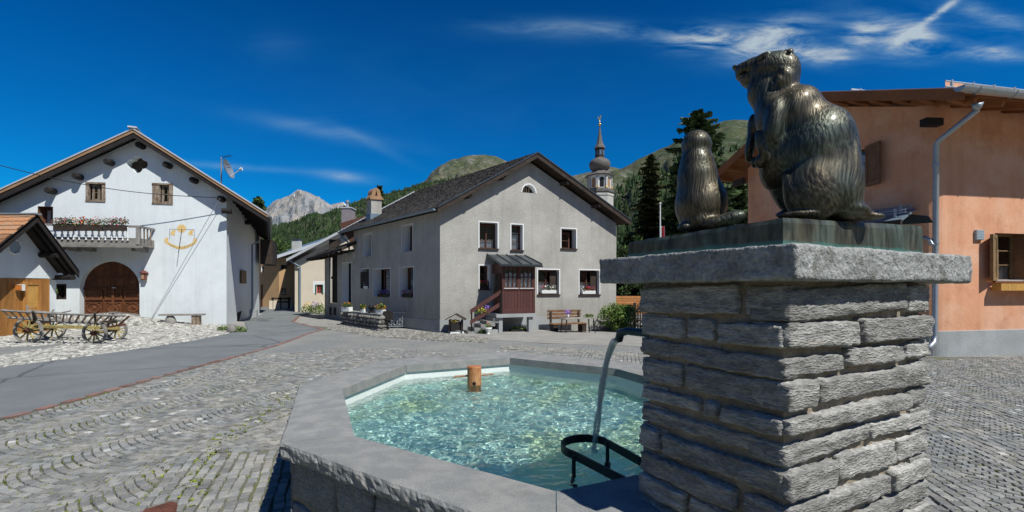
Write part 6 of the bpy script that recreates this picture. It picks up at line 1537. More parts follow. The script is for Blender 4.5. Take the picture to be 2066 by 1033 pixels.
m = MB(); m.lathe(T0, [(.95, tz(319)), (.95, tz(299))], 8, e8); ln = m.build('lantern', 'dark_wood', tw)
for k in range(8):
    t_ = k * math.pi / 4 + math.pi / 4; n_ = Vector((math.cos(t_), math.sin(t_), 0)); s_ = Vector((-n_.y, n_.x, 0)); ap = .95 * math.cos(e8)
    MB().prism([T0 + n_ * (ap + .01) + s_ * x + Vector((0, 0, z)) for x, z in ((-.2, tz(314)), (.2, tz(314)), (.2, tz(306)), (0, tz(304)), (-.2, tz(306)))], n_ * .02).build('lantern_opening', 'sky_blue', ln)
m = MB(); m.lathe(T0, [(1.15, tz(300)), (1.1, tz(298)), (.75, tz(292)), (.5, tz(283)), (.25, tz(266)), (.10, tz(254))], 8, e8); m.build('spire', 'tower_shingle', tw)
m = MB(); m.lathe(T0, [(.05, tz(254)), (.28, tz(252.5)), (.33, tz(251)), (.28, tz(249.5)), (.05, tz(248)), (.05, tz(241)), (.03, tz(240))], 12); v = m.build('orb', 'gold', tw, smooth=True)
cck = [(-.35, 239), (-.38, 236), (-.30, 234), (-.18, 237), (0, 238.5), (.12, 236), (.10, 233), (.22, 232), (.30, 235), (.22, 238), (.12, 241), (-.1, 241.5)]
MB().prism([T0 + Vector((x, 0, tz(y))) for x, y in cck], (0, .06, 0)).build('weathercock', 'gold', tw)

# ------------------------------------------------------------------ orange house on the right
rO = Vector((10.03, 10.6)); RF = Fac(rO, (.98, .2), (.2, -.98)); RG = Fac(rO, (-.347, .938), (-.938, -.347))
rh = thing('orange_house', (rO.x, rO.y, 0), 'orange plastered house with rounded corner and grey plinth on the right', 'house')
rc = .34
hr = [window(RF, (2007, 470, 2068, 567), rh, cols=2, rows=3, frame='olive_wood', depth=.28, curtain=.35, reveal='shutter_wood', fw=.05)]
gw0, gwz1 = RG.uv(1728, 300); 
gl = RG.uv(1509, 500)[0]
hg = []
a0, z1 = RG.uv(1748, 300); a1, z0 = RG.uv(1722, 378)
hg.append(window(RG, (a0, z0, a1, z1), rh, cols=1, rows=3, frame='olive_wood', depth=.2, curtain=.95, reveal='dark_wood', px=False, fw=.04))
pk2 = RG.uv(1655, 176, .7)
pks, pkz = 2.75, 1.65 + 385 / 900 * 13.1
ez_r, ez_l = 5.86, 5.6
def zr(s): return ez_r + (pkz - ez_r) / (pks + .9) * (s + .9) if s < pks else pkz + (ez_l - pkz) / (gl + .95 - pks) * (s - pks)
ut = .26
m = MB(); wall(m, RF, [(rc, .0), (8, .0), (8, 6.6), (rc, 6.6)], hr); wall(m, RG, [(rc, .0), (gl, .0), (gl, zr(gl) - ut), (pks, zr(pks) - ut), (rc, zr(rc) - ut)], hg)
# rounded corner
p0_, p1_ = RG.pt(rc, 0), RF.pt(rc, 0); n = 8; ctr = None
def bez(t): c_ = RF.pt(0, 0); return p0_ * (1 - t) ** 2 + c_ * 2 * t * (1 - t) + p1_ * t * t
for k in range(n):
    a, b = bez(k / n), bez((k + 1) / n); za, zb_ = zr(rc) - ut, zr(rc) - ut
    m.poly([a, b, b + z_ * za, a + z_ * za])
ow = m.build('wall', 'orange_plaster', rh, fix=False)
bmx = bmesh.new(); bmx.from_mesh(ow.data); bmesh.ops.remove_doubles(bmx, verts=bmx.verts, dist=1e-3); bmx.to_mesh(ow.data); bmx.free()
# plinth following the rounded corner
m = MB(); zp = EYE - (669 - HY) / F * 10.6; outp = [RG.pt(gl, 0, .04), RG.pt(rc, 0, .04)] + [bez(k / n) + ((bez(k / n) - RF.pt(2, 0, -2)).normalized() * .04) for k in range(1, n)] + [RF.pt(rc, 0, .04), RF.pt(8, 0, .04)]
for a, b in zip(outp, outp[1:]):
    m.poly([a - z_ * .4, b - z_ * .4, b + z_ * zp, a + z_ * zp]); inn_ = RF.pt(3, 0, -3); ia, ib = a + (inn_ - a).normalized() * .06, b + (inn_ - b).normalized() * .06; ia.z = ib.z = 0
    m.poly([a + z_ * zp, b + z_ * zp, ib + z_ * (zp + .01), ia + z_ * (zp + .01)])
m.build('plinth', 'grey_plinth', rh, fix=False, weld=True)
m = MB(); b0 = RG.pt(gl, 0); b1 = b0 + RF.D() * 8; m.poly([b0, b1, b1 + z_ * 5.5, b0 + z_ * 5.5]); m.build('back_wall', 'orange_plaster', rh, fix=False)
# roof: gable verge towards the square, eave over the sunny wall
og = .75
E0 = RG.pt(-.9, ez_r, og); PK = RG.pt(pks, pkz, og); E1 = RG.pt(gl + .95, ez_l, og); rd_ = RF.D()
m = MB(); m.prism([E0, E0 + rd_ * 12, PK + rd_ * 12, PK], (0, 0, -.10)); m.prism([PK, PK + rd_ * 12, E1 + rd_ * 12, E1], (0, 0, -.10)); rr_ = m.build('roof', 'soffit_wood', rh)
m = MB(); m.prism([E0 + z_ * .03, E0 + rd_ * 12 + z_ * .03, PK + rd_ * 12 + z_ * .03, PK + z_ * .03], (0, 0, .03)); m.prism([PK + z_ * .03, PK + rd_ * 12 + z_ * .03, E1 + rd_ * 12 + z_ * .03, E1 + z_ * .03], (0, 0, .03)); m.build('roof_sheet', 'pale_tin', rh)
gn = RG.Nn(); m = MB()
for a, b in ((E0, PK), (PK, E1)):
    m.hexa([a - z_ * .22 - gn * .0, b - z_ * .22, b - z_ * .22 + gn * .05, a - z_ * .22 + gn * .05, a + z_ * .03, b + z_ * .03, b + z_ * .03 + gn * .05, a + z_ * .03 + gn * .05])
m.build('verge_board', 'soffit_wood', rh)
for k in range(7):          # purlin ends and lookouts under the gable verge
    for (a, b) in ((E0, PK), (PK, E1)):
        p = a.lerp(b, (k + .5) / 7) - z_ * .17 - gn * .03; m = MB().bar(p, p - gn * .72, .12, .13); m.build('rafter', 'soffit_wood', rh)
for k in range(9):
    p = E0 + rd_ * (.5 + k * .8) - z_ * .15; q = p + RG.D() * 1.3 + z_ * .4; m = MB().bar(p + RG.D() * .12, q, .10, .11); m.build('rafter', 'soffit_wood', rh)
s, z = RG.uv(1908, 240); 
c = RG.pt(-.02, EYE + (HY - 241) / F * 10.3, .3); m = MB().bar(c + Vector((-.1, 0, 0)) , c + Vector((.32, .02, 0)), .17, .17); m.build('beam_end', 'black_wood', rh)
s, z = RG.uv(1500, 368, .3); m = MB(); m.bar(RG.pt(s + .3, z, .4), RG.pt(gl - .2, z + .03, .4), .14, .2); m.build('eave_beam', 'dark_wood', rh)
ga_, gb2 = E0 + gn * .35 + Vector((0, -.09, -.02)), E0 + rd_ * 11 + Vector((0, -.09, -.02))
m = MB(); gutter(m, ga_, gb2, .105); m.build('gutter', 'tin', rh, fix=False)
for k in range(5):
    c = ga_.lerp(gb2, .04 + k * .09); m = MB().tube([c + Vector((0, math.cos(q) * .11, -math.sin(q) * .115)) for q in [i * math.pi / 8 for i in range(9)]], .012, 4); m.build('gutter_bracket', 'tin', rh)
dp0 = P(1972, 205, 9.55); dp0.z -= .05
kx, kz = (1889 - CX) / F, 0
def PD_(px, py, Y): return P(px, py, Y)
pts_ = [PD_(1972, 208, 9.5), PD_(1971, 222, 9.55), PD_(1893, 285, 10.3), PD_(1889, 293, 10.34), PD_(1886, 676, 10.34), PD_(1884, 692, 10.30), PD_(1873, 702, 10.1)]
m = MB().tube(pts_[:2], [.10, .055], 10); m.tube(pts_[1:], .055, 12); m.build('downpipe', 'tin', rh, smooth=True)
for py in (333, 490): m = MB().tube([PD_(1888, py - 3, 10.34), PD_(1888, py + 3, 10.34)], .066, 12); m.build('pipe_collar', 'tin', rh)
m = MB().tube([PD_(1862, 478, 10.5), PD_(1876, 484, 10.4), PD_(1879, 493, 10.36), PD_(1886, 494, 10.34)], .045, 10); m.build('branch_pipe', 'tin', rh, smooth=True)
# snow guards
def snowguard(a, b, npost, par, up=.22):
    for z in (.10, up): m = MB().tube([a + z_ * z, b + z_ * z], .018, 6); m.build('snow_rail', 'tin', par)
    for k in range(npost): p = a.lerp(b, (k + .3) / npost); m = MB().bar(p - z_ * .02, p + z_ * (up + .04), .03, .05); m.build('snow_bracket', 'tin', par)
a = E0 + RG.D() * .55 + z_ * .27 + rd_ * .5 + gn * .2 - z_ * .05; snowguard(a, a + rd_ * 10, 16, rh)
a = PK + rd_ * .6 - z_ * .30 - RG.D() * .9; snowguard(a, a + rd_ * 1.0 + Vector((0, 0, 0)), 1, rh, .12)
# shutters, window on the gable
def shutter(par, hinge, d_, wdt, z0, z1, mt_='shutter_wood'):
    d_ = Vector((d_[0], d_[1], 0)).normalized(); n_ = Vector((d_.y, -d_.x, 0)); c = hinge + d_ * wdt / 2; c = Vector((c.x, c.y, (z0 + z1) / 2)); ax = (d_, n_, z_); H_ = z1 - z0
    s_ = MB().box(c, (wdt, .035, H_), ax=ax).build('shutter', mt_, par)
    for (cx_, w_, cz, h_) in ((0, wdt, H_ / 2 - .04, .08), (0, wdt, -H_ / 2 + .04, .08), (-wdt / 2 + .04, .08, 0, H_ - .16), (wdt / 2 - .04, .08, 0, H_ - .16)):
        for sg in (-1, 1): MB().box(c + d_ * cx_ + z_ * cz + n_ * .022 * sg, (w_, .014, h_), ax=ax).build('shutter_rail', mt_, s_)
    return s_
hgp = RG.pt(a0, 0, .03) if False else RG.pt(RG.uv(1749, 330)[0], 0, .04)
_, sz1 = RG.uv(1755, 291, .15); _, sz0 = RG.uv(1755, 374, .15)
shutter(rh, hgp, tuple((-RG.D() * .93 + gn * .36)[:2]), .47, sz0, sz1)
_, sz1 = RF.uv(2003, 472, .2); _, sz0 = RF.uv(2003, 566, .2)
hgp = RF.pt(RF.uv(2006, 520)[0], 0, .03); shutter(rh, hgp, tuple((-RF.D() * .93 + RF.Nn() * .36)[:2]), .40, sz0, sz1, 'olive_wood')
m = MB(); a1_, zz_ = RF.uv(2066, 568); m2 = hr[0]; RF.box(m, m2[0] - .06, m2[1] + .1, m2[2] - .04, m2[2] + .003, -.25, .05); m.build('sill', 'shutter_wood', rh)
m = MB(); RF.box(m, m2[0], m2[1], m2[2] + .004, m2[2] + .03, -.24, -.02); m.build('sill_sheet', 'pale_tin', rh)
# meter box, flower box
a0, z1 = RF.uv(1968, 464, .03); a1, z0 = RF.uv(1983, 484, .03); m = MB(); RF.box(m, a0, a1, z0, z1, .0, .06); mb_ = m.build('meter_box', 'plastic_grey', rh)
for k in range(6): m = MB(); zz_ = z0 + (z1 - z0) * (k + .5) / 6; RF.box(m, a0 + .015, a1 - .015, zz_ - .008, zz_ + .006, .06, .066); m.build('louvre', 'plastic_grey', mb_)
a0, z1 = RF.uv(2014, 572, .18); a1, z0 = RF.uv(2150, 586, .18); c = RF.pt((a0 + a1) / 2, z0, .14)
t = thing('flower_box', c, 'empty looking yellow wooden flower box under the orange house window', 'flower box')
for (b0_, b1_) in ((a0, a0 + .22), (a0 + .225, a0 + .31), (a0 + .315, a1)): m = MB(); RF.box(m, b0_, b1_, z0, z1, .055, .24); m.build('board', 'yellow_wood', t)
# entrance canopy at the gable
cpy = thing('canopy', RG.pt(.8, 0, .5), 'blue grey metal entrance canopy with snow guards on the shaded gable of the orange house', 'canopy')
q = [RG.uv(1737, 391, .0), RG.uv(1878, 428, .0)]; A_ = RG.pt(RG.uv(1735, 392)[0], RG.uv(1735, 392)[1], .02); Bq = RG.pt(RG.uv(1883, 430)[0] - .0, RG.uv(1883, 430)[1], .02)
Cq = RG.pt(RG.uv(1878, 440, .9)[0], RG.uv(1878, 440, .9)[1], .9); Dq = RG.pt(RG.uv(1700, 432, .9)[0], RG.uv(1700, 436, .9)[1], .9)
zl_ = EYE + (HY - 437) / F * 10; Ra, Rb = RG.pt(.35, zl_ + .35, .02), RG.pt(2.3, zl_ + .35, .02); Rc, Rd = RG.pt(2.5, zl_ - .0, .95), RG.pt(.15, zl_ - .0, .95)
m = MB().prism([Ra, Rb, Rc, Rd], (0, 0, -.05)); m.build('roof_sheet', 'blue_tin', cpy)
m = MB(); m.poly([Ra, Rb, Rc, Rd][:0] or [RG.pt(-.0, zl_ - .05, .01), RG.pt(2.2, zl_ + .10, .01), RG.pt(2.2, zl_ + .52, .01), RG.pt(1.9, zl_ + .60, .01), RG.pt(.1, zl_ + .12, .01)]); m.build('upstand', 'dark_tin', cpy, fix=False)
for f_ in (.18, .5, .8):
    for g_ in (.25, .6): 
        a_, b_ = Ra.lerp(Rb, .02), Rd.lerp(Rc, .02)
for (u, n_) in ((.35, 3), (.7, 3)):
    a_, b_ = Ra.lerp(Rd, u), Rb.lerp(Rc, u); snowguard(a_, b_, n_, cpy, .16)
m = MB().bar(Rd - z_ * .06, Rc - z_ * .06, .06, .12); m.build('fascia', 'dark_wood', cpy)
for f_ in (.08, .92): m = MB().bar(Rd.lerp(Rc, f_) - z_ * .08 - gn * .1, RG.pt(.2 + 2.1 * f_, zl_ - .8, .02), .07); m.build('strut', 'dark_wood', cpy)
# ------------------------------------------------------------------ fountain
ft = thing('fountain', (.1, 4.145, 0), 'eight sided stone fountain basin with tall rubble stone pillar', 'fountain')
RIMZ, RIMT, WZ = .68, .095, .49
def rough_block(fn, hx, hy, hz, nx, ny, nz, rr, seed, amp, freq, mapf, face_amp=None):
    """rounded box, sides rough; mapf turns local coordinates into world"""
    bm = bmesh.new(); vmap = {}
    def vert(i, j, k):
        key = (i, j, k)
        if key in vmap: return vmap[key]
        p = Vector((-hx + 2 * hx * i / nx, -hy + 2 * hy * j / ny, -hz + 2 * hz * k / nz))
        inn = Vector((max(-hx + rr, min(hx - rr, p.x)), max(-hy + rr, min(hy - rr, p.y)), max(-hz + rr, min(hz - rr, p.z))))
        d = p - inn; n_ = d.normalized() if d.length > 1e-6 else Vector((0, 0, 0)); q = inn + n_ * min(rr, d.length)
        w_ = noise.fractal(Vector((p.x * freq + seed, p.y * freq, p.z * freq * 1.6)), .8, 2.1, 4) * amp + noise.noise(Vector((p.x * freq * .3, seed, p.z * freq * .3))) * amp * .8
        w_ += noise.noise(Vector((p.x * 3 + seed, p.y * 3, p.z * 75))) * amp * .55
        q = q + n_ * w_
        vmap[key] = bm.verts.new(mapf(q)); return vmap[key]
    def f(a): 
        try: bm.faces.new(a)
        except ValueError: pass
    for i in range(nx):
        for j in range(ny):
            for k in (0, nz): f([vert(i, j, k), vert(i + 1, j, k), vert(i + 1, j + 1, k), vert(i, j + 1, k)])
    for i in range(nx):
        for k in range(nz):
            for j in (0, ny): f([vert(i, j, k), vert(i + 1, j, k), vert(i + 1, j, k + 1), vert(i, j, k + 1)])
    for j in range(ny):
        for k in range(nz):
            for i in (0, nx): f([vert(i, j, k), vert(i, j + 1, k), vert(i, j + 1, k + 1), vert(i, j, k + 1)])
    bmesh.ops.recalc_face_normals(bm, faces=bm.faces); m = MB(); bm.verts.index_update()
    m.v = [tuple(v.co) for v in bm.verts]; m.f = [tuple(v.index for v in fc.verts) for fc in bm.faces]; m.t = [.5] * len(m.f); bm.free(); return m
# pillar core and stones
def pil(a, b, o=0.0):      # a along DR from the corner, b along DL
    q = PA + DR * a + DL * b; return Vector((q.x, q.y, 0))
ins = .027
m = MB(); m.prism([pil(ins, ins), pil(ins, PW - ins), pil(PD - ins, PW - ins), pil(PD - ins, ins)], (0, 0, 1.67)); m.build('pillar_core', 'mortar', ft)
rows_ = [(-.018, .122), (.136, .246), (.262, .350), (.366, .480), (.498, .578), (.600, .684), (.704, .822), (.838, .946), (.962, 1.06), (1.075, 1.19), (1.205, 1.31), (1.325, 1.44), (1.455, 1.56), (1.575, 1.70), (1.715, 1.87)]
rs = {0: [.80], 1: [.44], 2: [.36, .79], 3: [.18], 4: [.83], 5: [.52], 6: [.30, .73], 7: [.68], 8: [.4], 9: [.6], 10: [.3], 11: [.7], 12: [.5], 13: [.3], 14: [.6]}
ls = {0: [.24], 1: [.40, .63], 2: [], 3: [.64], 4: [.38, .5], 5: [], 6: [.82], 7: [.26], 8: [.6], 9: [.3], 10: [.7], 11: [.4], 12: [.6], 13: [.5], 14: [.4]}
rg = random.Random(14)
def face_stones(orig, d, L_, n_, splits, z1, z0, seed, dep=.14, corner0=False):
    cuts = [0] + splits + [1]; out = []
    for i, (a, b) in enumerate(zip(cuts, cuts[1:])):
        g = .010; s0, s1 = a * L_ + (g if i else -.0), b * L_ - (g if i < len(cuts) - 2 else 0)
        if s1 - s0 < .05: continue
        zl, zh = z0 + rg.uniform(.000, .008), z1 - rg.uniform(.003, .011); prd = rg.uniform(-.008, .016)
        tilt = rg.uniform(-.012, .012)
        hx, hz, hy = (s1 - s0) / 2, (zh - zl) / 2, dep / 2
        cx_ = (s0 + s1) / 2
        def mp(q, cx_=cx_, zc_=(zl + zh) / 2, prd=prd, tilt=tilt):
            p = orig + d * (cx_ + q.x) + n_ * (q.y - hy + prd); return Vector((p.x, p.y, zc_ + q.z + tilt * q.x / .3))
        mb = rough_block(None, hx, hy, hz, max(5, int((s1 - s0) / .014)), 4, max(5, int((zh - zl) / .010)), .009 if s1 - s0 > .2 else .013, seed + i * 3.7 + rg.random() * 40, .0085, 13, mp)
        mb.build('stone', 'stone_pillar', ft, smooth=True, fix=False)
nR = Vector((DR.y, -DR.x)); nL = Vector((-DL.y, DL.x)) ; nL = nL if nL.dot(Vector((-1, -.4))) > 0 else -nL
for r, (t0, t1) in enumerate(rows_):
    z1, z0 = 1.65 - t0 * .88, 1.65 - t1 * .88
    face_stones(PA - DR * .0, DR, PD, nR, rs[r], z1, z0, r * 11.3)
    # left face starts behind the quoin
    face_stones(PA + DL * .012 + DR * .0, DL, PW - .012, nL, ls[r], z1 + rg.uniform(-.004, .004), z0, r * 7.7 + 100)
for r, (t0, t1) in enumerate(rows_):        # hidden sides, larger stones
    z1, z0 = 1.65 - t0 * .88, 1.65 - t1 * .88
    mbx = MB(); 
    for (o_, d_, L_, nn_) in ((PA + DL * PW, DR, PD, DL), (PA + DR * PD, DL, PW, DR)):
        for a, b in ((.02, .49), (.51, .98)):
            p0, p1 = o_ + d_ * L_ * a, o_ + d_ * L_ * b; q0, q1 = p0 + nn_ * .005, p1 + nn_ * .005; p0 = p0 - nn_ * .14; p1 = p1 - nn_ * .14
            mbx.hexa([(p0.x, p0.y, z0), (p1.x, p1.y, z0), (q1.x, q1.y, z0), (q0.x, q0.y, z0), (p0.x, p0.y, z1), (p1.x, p1.y, z1), (q1.x, q1.y, z1), (q0.x, q0.y, z1)])
    mbx.build('stone', 'stone_pillar', ft)
# cap slab
cA = Vector((.889, 1.394)); cw1, cw2 = .921, 1.329
slab_c = cA + DL * cw1 / 2 + DR * cw2 / 2
def mslab(q): p = slab_c + DR * q.x + DL * q.y; return Vector((p.x, p.y, 1.731 + q.z))
mb = rough_block(None, cw2 / 2, cw1 / 2, .059, 130, 90, 11, .009, 3.3, .0045, 22, mslab); mb.build('cap_slab', 'stone_slab', ft, smooth=True, fix=False)
# rim slabs, one per side
def smooth_rim(i):
    a, b = Vector(OUT[i]), Vector(OUT[(i + 1) % 8]); c, d = Vector(INN[(i + 1) % 8]), Vector(INN[i])
    L_ = (b - a).length; g = .003 / L_
    nx_, ny_, nz_ = max(30, int(L_ / .022)), 8, 5; bm = bmesh.new()
    V = {}
    def P_(u, v, w_):
        p = (a.lerp(b, u)).lerp(d.lerp(c, u), v); return p
    def vert(i_, j, k):
        if (i_, j, k) in V: return V[i_, j, k]
        u = g + (1 - 2 * g) * i_ / nx_; v = j / ny_; w_ = k / nz_; p = P_(u, v, w_); z = RIMZ - RIMT * (1 - w_)
        if j == 0:        # split outer face: rough
            n_ = (a - d).normalized(); r_ = noise.fractal(Vector((p.x * 14, p.y * 14, z * 26 + i)), .8, 2.2, 4) * .016 * (.35 if k == nz_ else 1) + (-.006 if k == nz_ else .004 if 0 < k else -.004)
            p = p + n_ * r_
            if k == nz_: z -= .004
            if k == 0: z += noise.noise(Vector((p.x * 20, p.y * 20, 3))) * .008
        if j == ny_ and k == nz_: z -= .003
        V[i_, j, k] = bm.verts.new((p.x, p.y, z)); return V[i_, j, k]
    def f(q): bm.faces.new(q)
    for i_ in range(nx_):
        for j in range(ny_):
            for k in (0, nz_): f([vert(i_, j, k), vert(i_ + 1, j, k), vert(i_ + 1, j + 1, k), vert(i_, j + 1, k)])
        for k in range(nz_):
            for j in (0, ny_): f([vert(i_, j, k), vert(i_ + 1, j, k), vert(i_ + 1, j, k + 1), vert(i_, j, k + 1)])
    for j in range(ny_):
        for k in range(nz_):
            for i_ in (0, nx_): f([vert(i_, j, k), vert(i_, j + 1, k), vert(i_, j + 1, k + 1), vert(i_, j, k + 1)])
    bmesh.ops.recalc_face_normals(bm, faces=bm.faces); bm.verts.index_update(); m = MB(); m.v = [tuple(v.co) for v in bm.verts]; m.f = [tuple(v.index for v in fc.verts) for fc in bm.faces]; m.t = [.5] * len(m.f); bm.free()
    m.build('rim_slab', 'rim_stone', ft, smooth=False, fix=False)
for i in range(8): smooth_rim(i)
# basin wall: core, outer stones, pale lining
OWl = OW; IW = inset(INN, -.03)
m = MB()
OC = inset(OWl, .035); IC = inset(INN, -.09); IL = inset(INN, -.025)
for i in range(8):
    j = (i + 1) % 8; a, b, c, d = OC[i], OC[j], IC[j], IC[i]
    m.hexa([(*a, -.1), (*b, -.1), (*c, -.1), (*d, -.1), (*a, RIMZ - RIMT), (*b, RIMZ - RIMT), (*c, RIMZ - RIMT), (*d, RIMZ - RIMT)])
m.build('basin_wall', 'mortar', ft)
m = MB()
for i in range(8):
    j = (i + 1) % 8; a, b, c, d = IC[i], IC[j], IL[j], IL[i]
    m.hexa([(*a, -.1), (*b, -.1), (*c, -.1), (*d, -.1), (*a, RIMZ - RIMT - .002), (*b, RIMZ - RIMT - .002), (*c, RIMZ - RIMT - .002), (*d, RIMZ - RIMT - .002)])
lining = m.build('basin_lining', 'lining', ft)
floor_ = MB().prism([(*p, .0) for p in IL], (0, 0, .20)).build('basin_floor', 'pool_floor', ft)
rg = random.Random(51)
for i in range(8):
    a, b = Vector(OWl[i]), Vector(OWl[(i + 1) % 8]); L_ = (b - a).length; u = (b - a) / L_; n_ = Vector((-u.y, u.x)); 
    if n_.dot(a - Vector((.1, 4.145))) < 0: n_ = -n_
    zc_ = [(-.02, .27 + rg.uniform(-.04, .04)), (.29, RIMZ - RIMT - .004)]; zc_[1] = (zc_[0][1] + .014, zc_[1][1])
    for r, (z0, z1) in enumerate(zc_):
        x = 0
        while x < L_ - .05:
            l = rg.uniform(.26, .5); e = x + l
            if e > L_ - .15: e = L_
            sk = rg.uniform(-.035, .035); hx, hz = (e - x) / 2 - .007, (z1 - z0) / 2
            def mp(q, cx_=(x + e) / 2, zc=(z0 + z1) / 2, hz=hz, sk=sk, pr=rg.uniform(-.006, .006)):
                p = a + u * (cx_ + q.x + sk * q.z / hz * (1 if 0.1 < cx_ < L_ - .1 else 0)) + n_ * (q.y - .045 + pr); return Vector((p.x, p.y, zc + q.z + .02 * noise.noise(Vector((p.x * 3, p.y * 3, zc)))))
            rough_block(None, hx, .045, hz, max(5, int(hx / .02)), 3, 8, .014, rg.random() * 90, .007, 9, mp).build('stone', 'basin_stone', ft, smooth=True, fix=False)
            x = e
# spout
sp0 = PA + DL * (PW + .0) + DR * .13; q0 = Vector((sp0.x, sp0.y, 1.425)); tip = q0 + Vector((DL.x, DL.y, 0)) * .27
m = MB().tube([q0 - Vector((DL.x, DL.y, 0)) * .1, q0, tip - Vector((DL.x, DL.y, 0)) * .05, tip + Vector((0, 0, -.012)), tip + Vector((DL.x, DL.y, 0)) * .015 + Vector((0, 0, -.055))], [.019, .019, .020, .023, .021], 14); m.build('spout', 'spout_iron', ft, smooth=True)
m = MB().tube([q0 + Vector((DL.x, DL.y, 0)) * .03, q0 + Vector((DL.x, DL.y, 0)) * .05], .04, 14); m.build('spout_collar', 'black_iron', ft)
# bucket rack
RK = .60
pb_ = [Vector((.98, 2.35, RK)), Vector((.771, 2.70, RK)), Vector((.622, 3.06, RK))]; pf_ = [Vector((.70, 2.26, RK)), Vector((.59, 2.45, RK)), Vector((.385, 2.80, RK))]
ce_ = (pb_[2] + pf_[2]) / 2; rv = (pb_[2] - pf_[2]) / 2; fw = Vector((-.5, .865, 0)); fw = (fw - rv * fw.dot(rv) / rv.length_squared).normalized() * rv.length
path = [pb_[0], pb_[1]] + [ce_ + rv * math.cos(t) + fw * math.sin(t) for t in [i * math.pi / 16 for i in range(17)]] + [pf_[1], pf_[0]]
m = MB()
for p, q in zip(path, path[1:]):
    d = (q - p).normalized(); s_ = Vector((-d.y, d.x, 0)) * .006; h_ = Vector((0, 0, .026)); e_ = d * .003
    m.hexa([p - e_ - s_ - h_, q + e_ - s_ - h_, q + e_ + s_ - h_, p - e_ + s_ - h_, p - e_ - s_ + h_, q + e_ - s_ + h_, q + e_ + s_ + h_, p - e_ + s_ + h_])
rack = m.build('bucket_rack', 'black_iron', ft)
for p in (pb_[2] + Vector((.02, -.06, 0)), pf_[2] + Vector((.0, -.02, 0)), Vector((.60, 2.43, RK)), Vector((.83, 2.60, RK))):
    m = MB().tube([Vector((p.x, p.y, RK)), Vector((p.x, p.y, .14))], .013, 8); m.build('leg', 'black_iron', rack)
# water: a surface with real ripples
def hgt(x, y):
    r = math.hypot(x - .58, y - 3.12); h = .0030 * math.sin(r * 62) * math.exp(-r * 2.2)
    h += .0085 * noise.noise(Vector((x * 9 + .3 * y, y * 11, 0))) + .0062 * noise.noise(Vector((x * 20, y * 24, 4))) + .0026 * noise.noise(Vector((x * 40, y * 46, 9)))
    return h * (1.0 if r > .35 else 1.25)
m = MB(); x0, x1, y0, y1 = -1.72, 1.92, 2.06, 6.26; nx_, ny_ = 300, 350; IWt = inset(INN, -.035); keepv = {}
for j in range(ny_ + 1):
    for i in range(nx_ + 1):
        x, y = x0 + (x1 - x0) * i / nx_, y0 + (y1 - y0) * j / ny_; m.v.append((x, y, WZ + hgt(x, y)))
insd = [inside(IWt, v[0], v[1]) for v in m.v]
for j in range(ny_):
    for i in range(nx_):
        a = j * (nx_ + 1) + i; q = (a, a + 1, a + nx_ + 2, a + nx_ + 1)
        if any(insd[k] for k in q): m.f.append(q); m.t.append(.5)
water = m.build('water', 'water', smooth=True, fix=False); struct(water)
# jet of water from the spout
js = tip + Vector((DL.x, DL.y, 0)) * .015 + Vector((0, 0, -.05)); je = Vector((.575, 3.13, WZ)); n = 60; m = MB(); rg = random.Random(1)
pts_, rad_ = [], []
def jp(t): p = js.lerp(je, t ** .55); p.z = js.z + (je.z - js.z) * t; return p
for strand in range(4):
    pts_, rad_ = [], []; ph = strand * 1.7
    for k in range(n + 1):
        t = k / n; w_ = .012 * (.6 + t * .5); p = jp(t) + Vector((math.cos(ph + t * 9 + strand) * w_, math.sin(ph * 2 + t * 7) * w_, 0)); pts_.append(p); rad_.append(max(.003, .0155 * (1 - .45 * t) * (1 + .38 * noise.noise(Vector((t * 22, strand * 3, 1))) + .25 * noise.noise(Vector((t * 50, strand * 3, 1))))))
    m.tube(pts_, rad_, 8)
for k in range(40):
    t = rg.uniform(.45, 1); p = jp(t) + Vector((rg.gauss(0, .012), rg.gauss(0, .012), 0)); r_ = rg.uniform(.002, .004); m.rock(p, (r_, r_, r_ * 2), k, 1, .05)
for k in range(70):
    a = rg.uniform(0, 6.28); d = abs(rg.gauss(0, .05)); m.rock(je + Vector((math.cos(a) * d, math.sin(a) * d, .008 + .03 * rg.random() * math.exp(-d * 18))), (.004, .004, .004), k, 1, .05)
jet = m.build('water_jet', 'jet_water', smooth=True); tag(jet, 'stream of clear water falling from the iron spout into the basin', 'water jet', kind='stuff')
# floating stopper
bX, bY = -.452, 5.35; t = thing('wooden_float', (bX, bY, WZ), 'upright orange wooden log with a cross stick standing in the basin water', 'wooden post')
MB().lathe((bX, bY, .14), [(.084, 0), (.084, .40), (.084, .56), (.080, .567)], 24).build('log', 'bung_wood', t, smooth=False)
lg = [o for o in t.children if o.name.startswith('log')][0]
MB().tube([Vector((bX - .245, bY - .03, .585)), Vector((bX - .08, bY, .590))], .012, 8).build('stick', 'tan_wood', t); MB().tube([Vector((bX + .08, bY, .60)), Vector((bX + .23, bY + .03, .607))], .010, 8).build('stick', 'tan_wood', t)
MB().tube([Vector((bX + .005, bY - .082, .515)), Vector((bX + .005, bY - .0855, .515))], .022, 12).build('plug_hole', 'interior', lg)

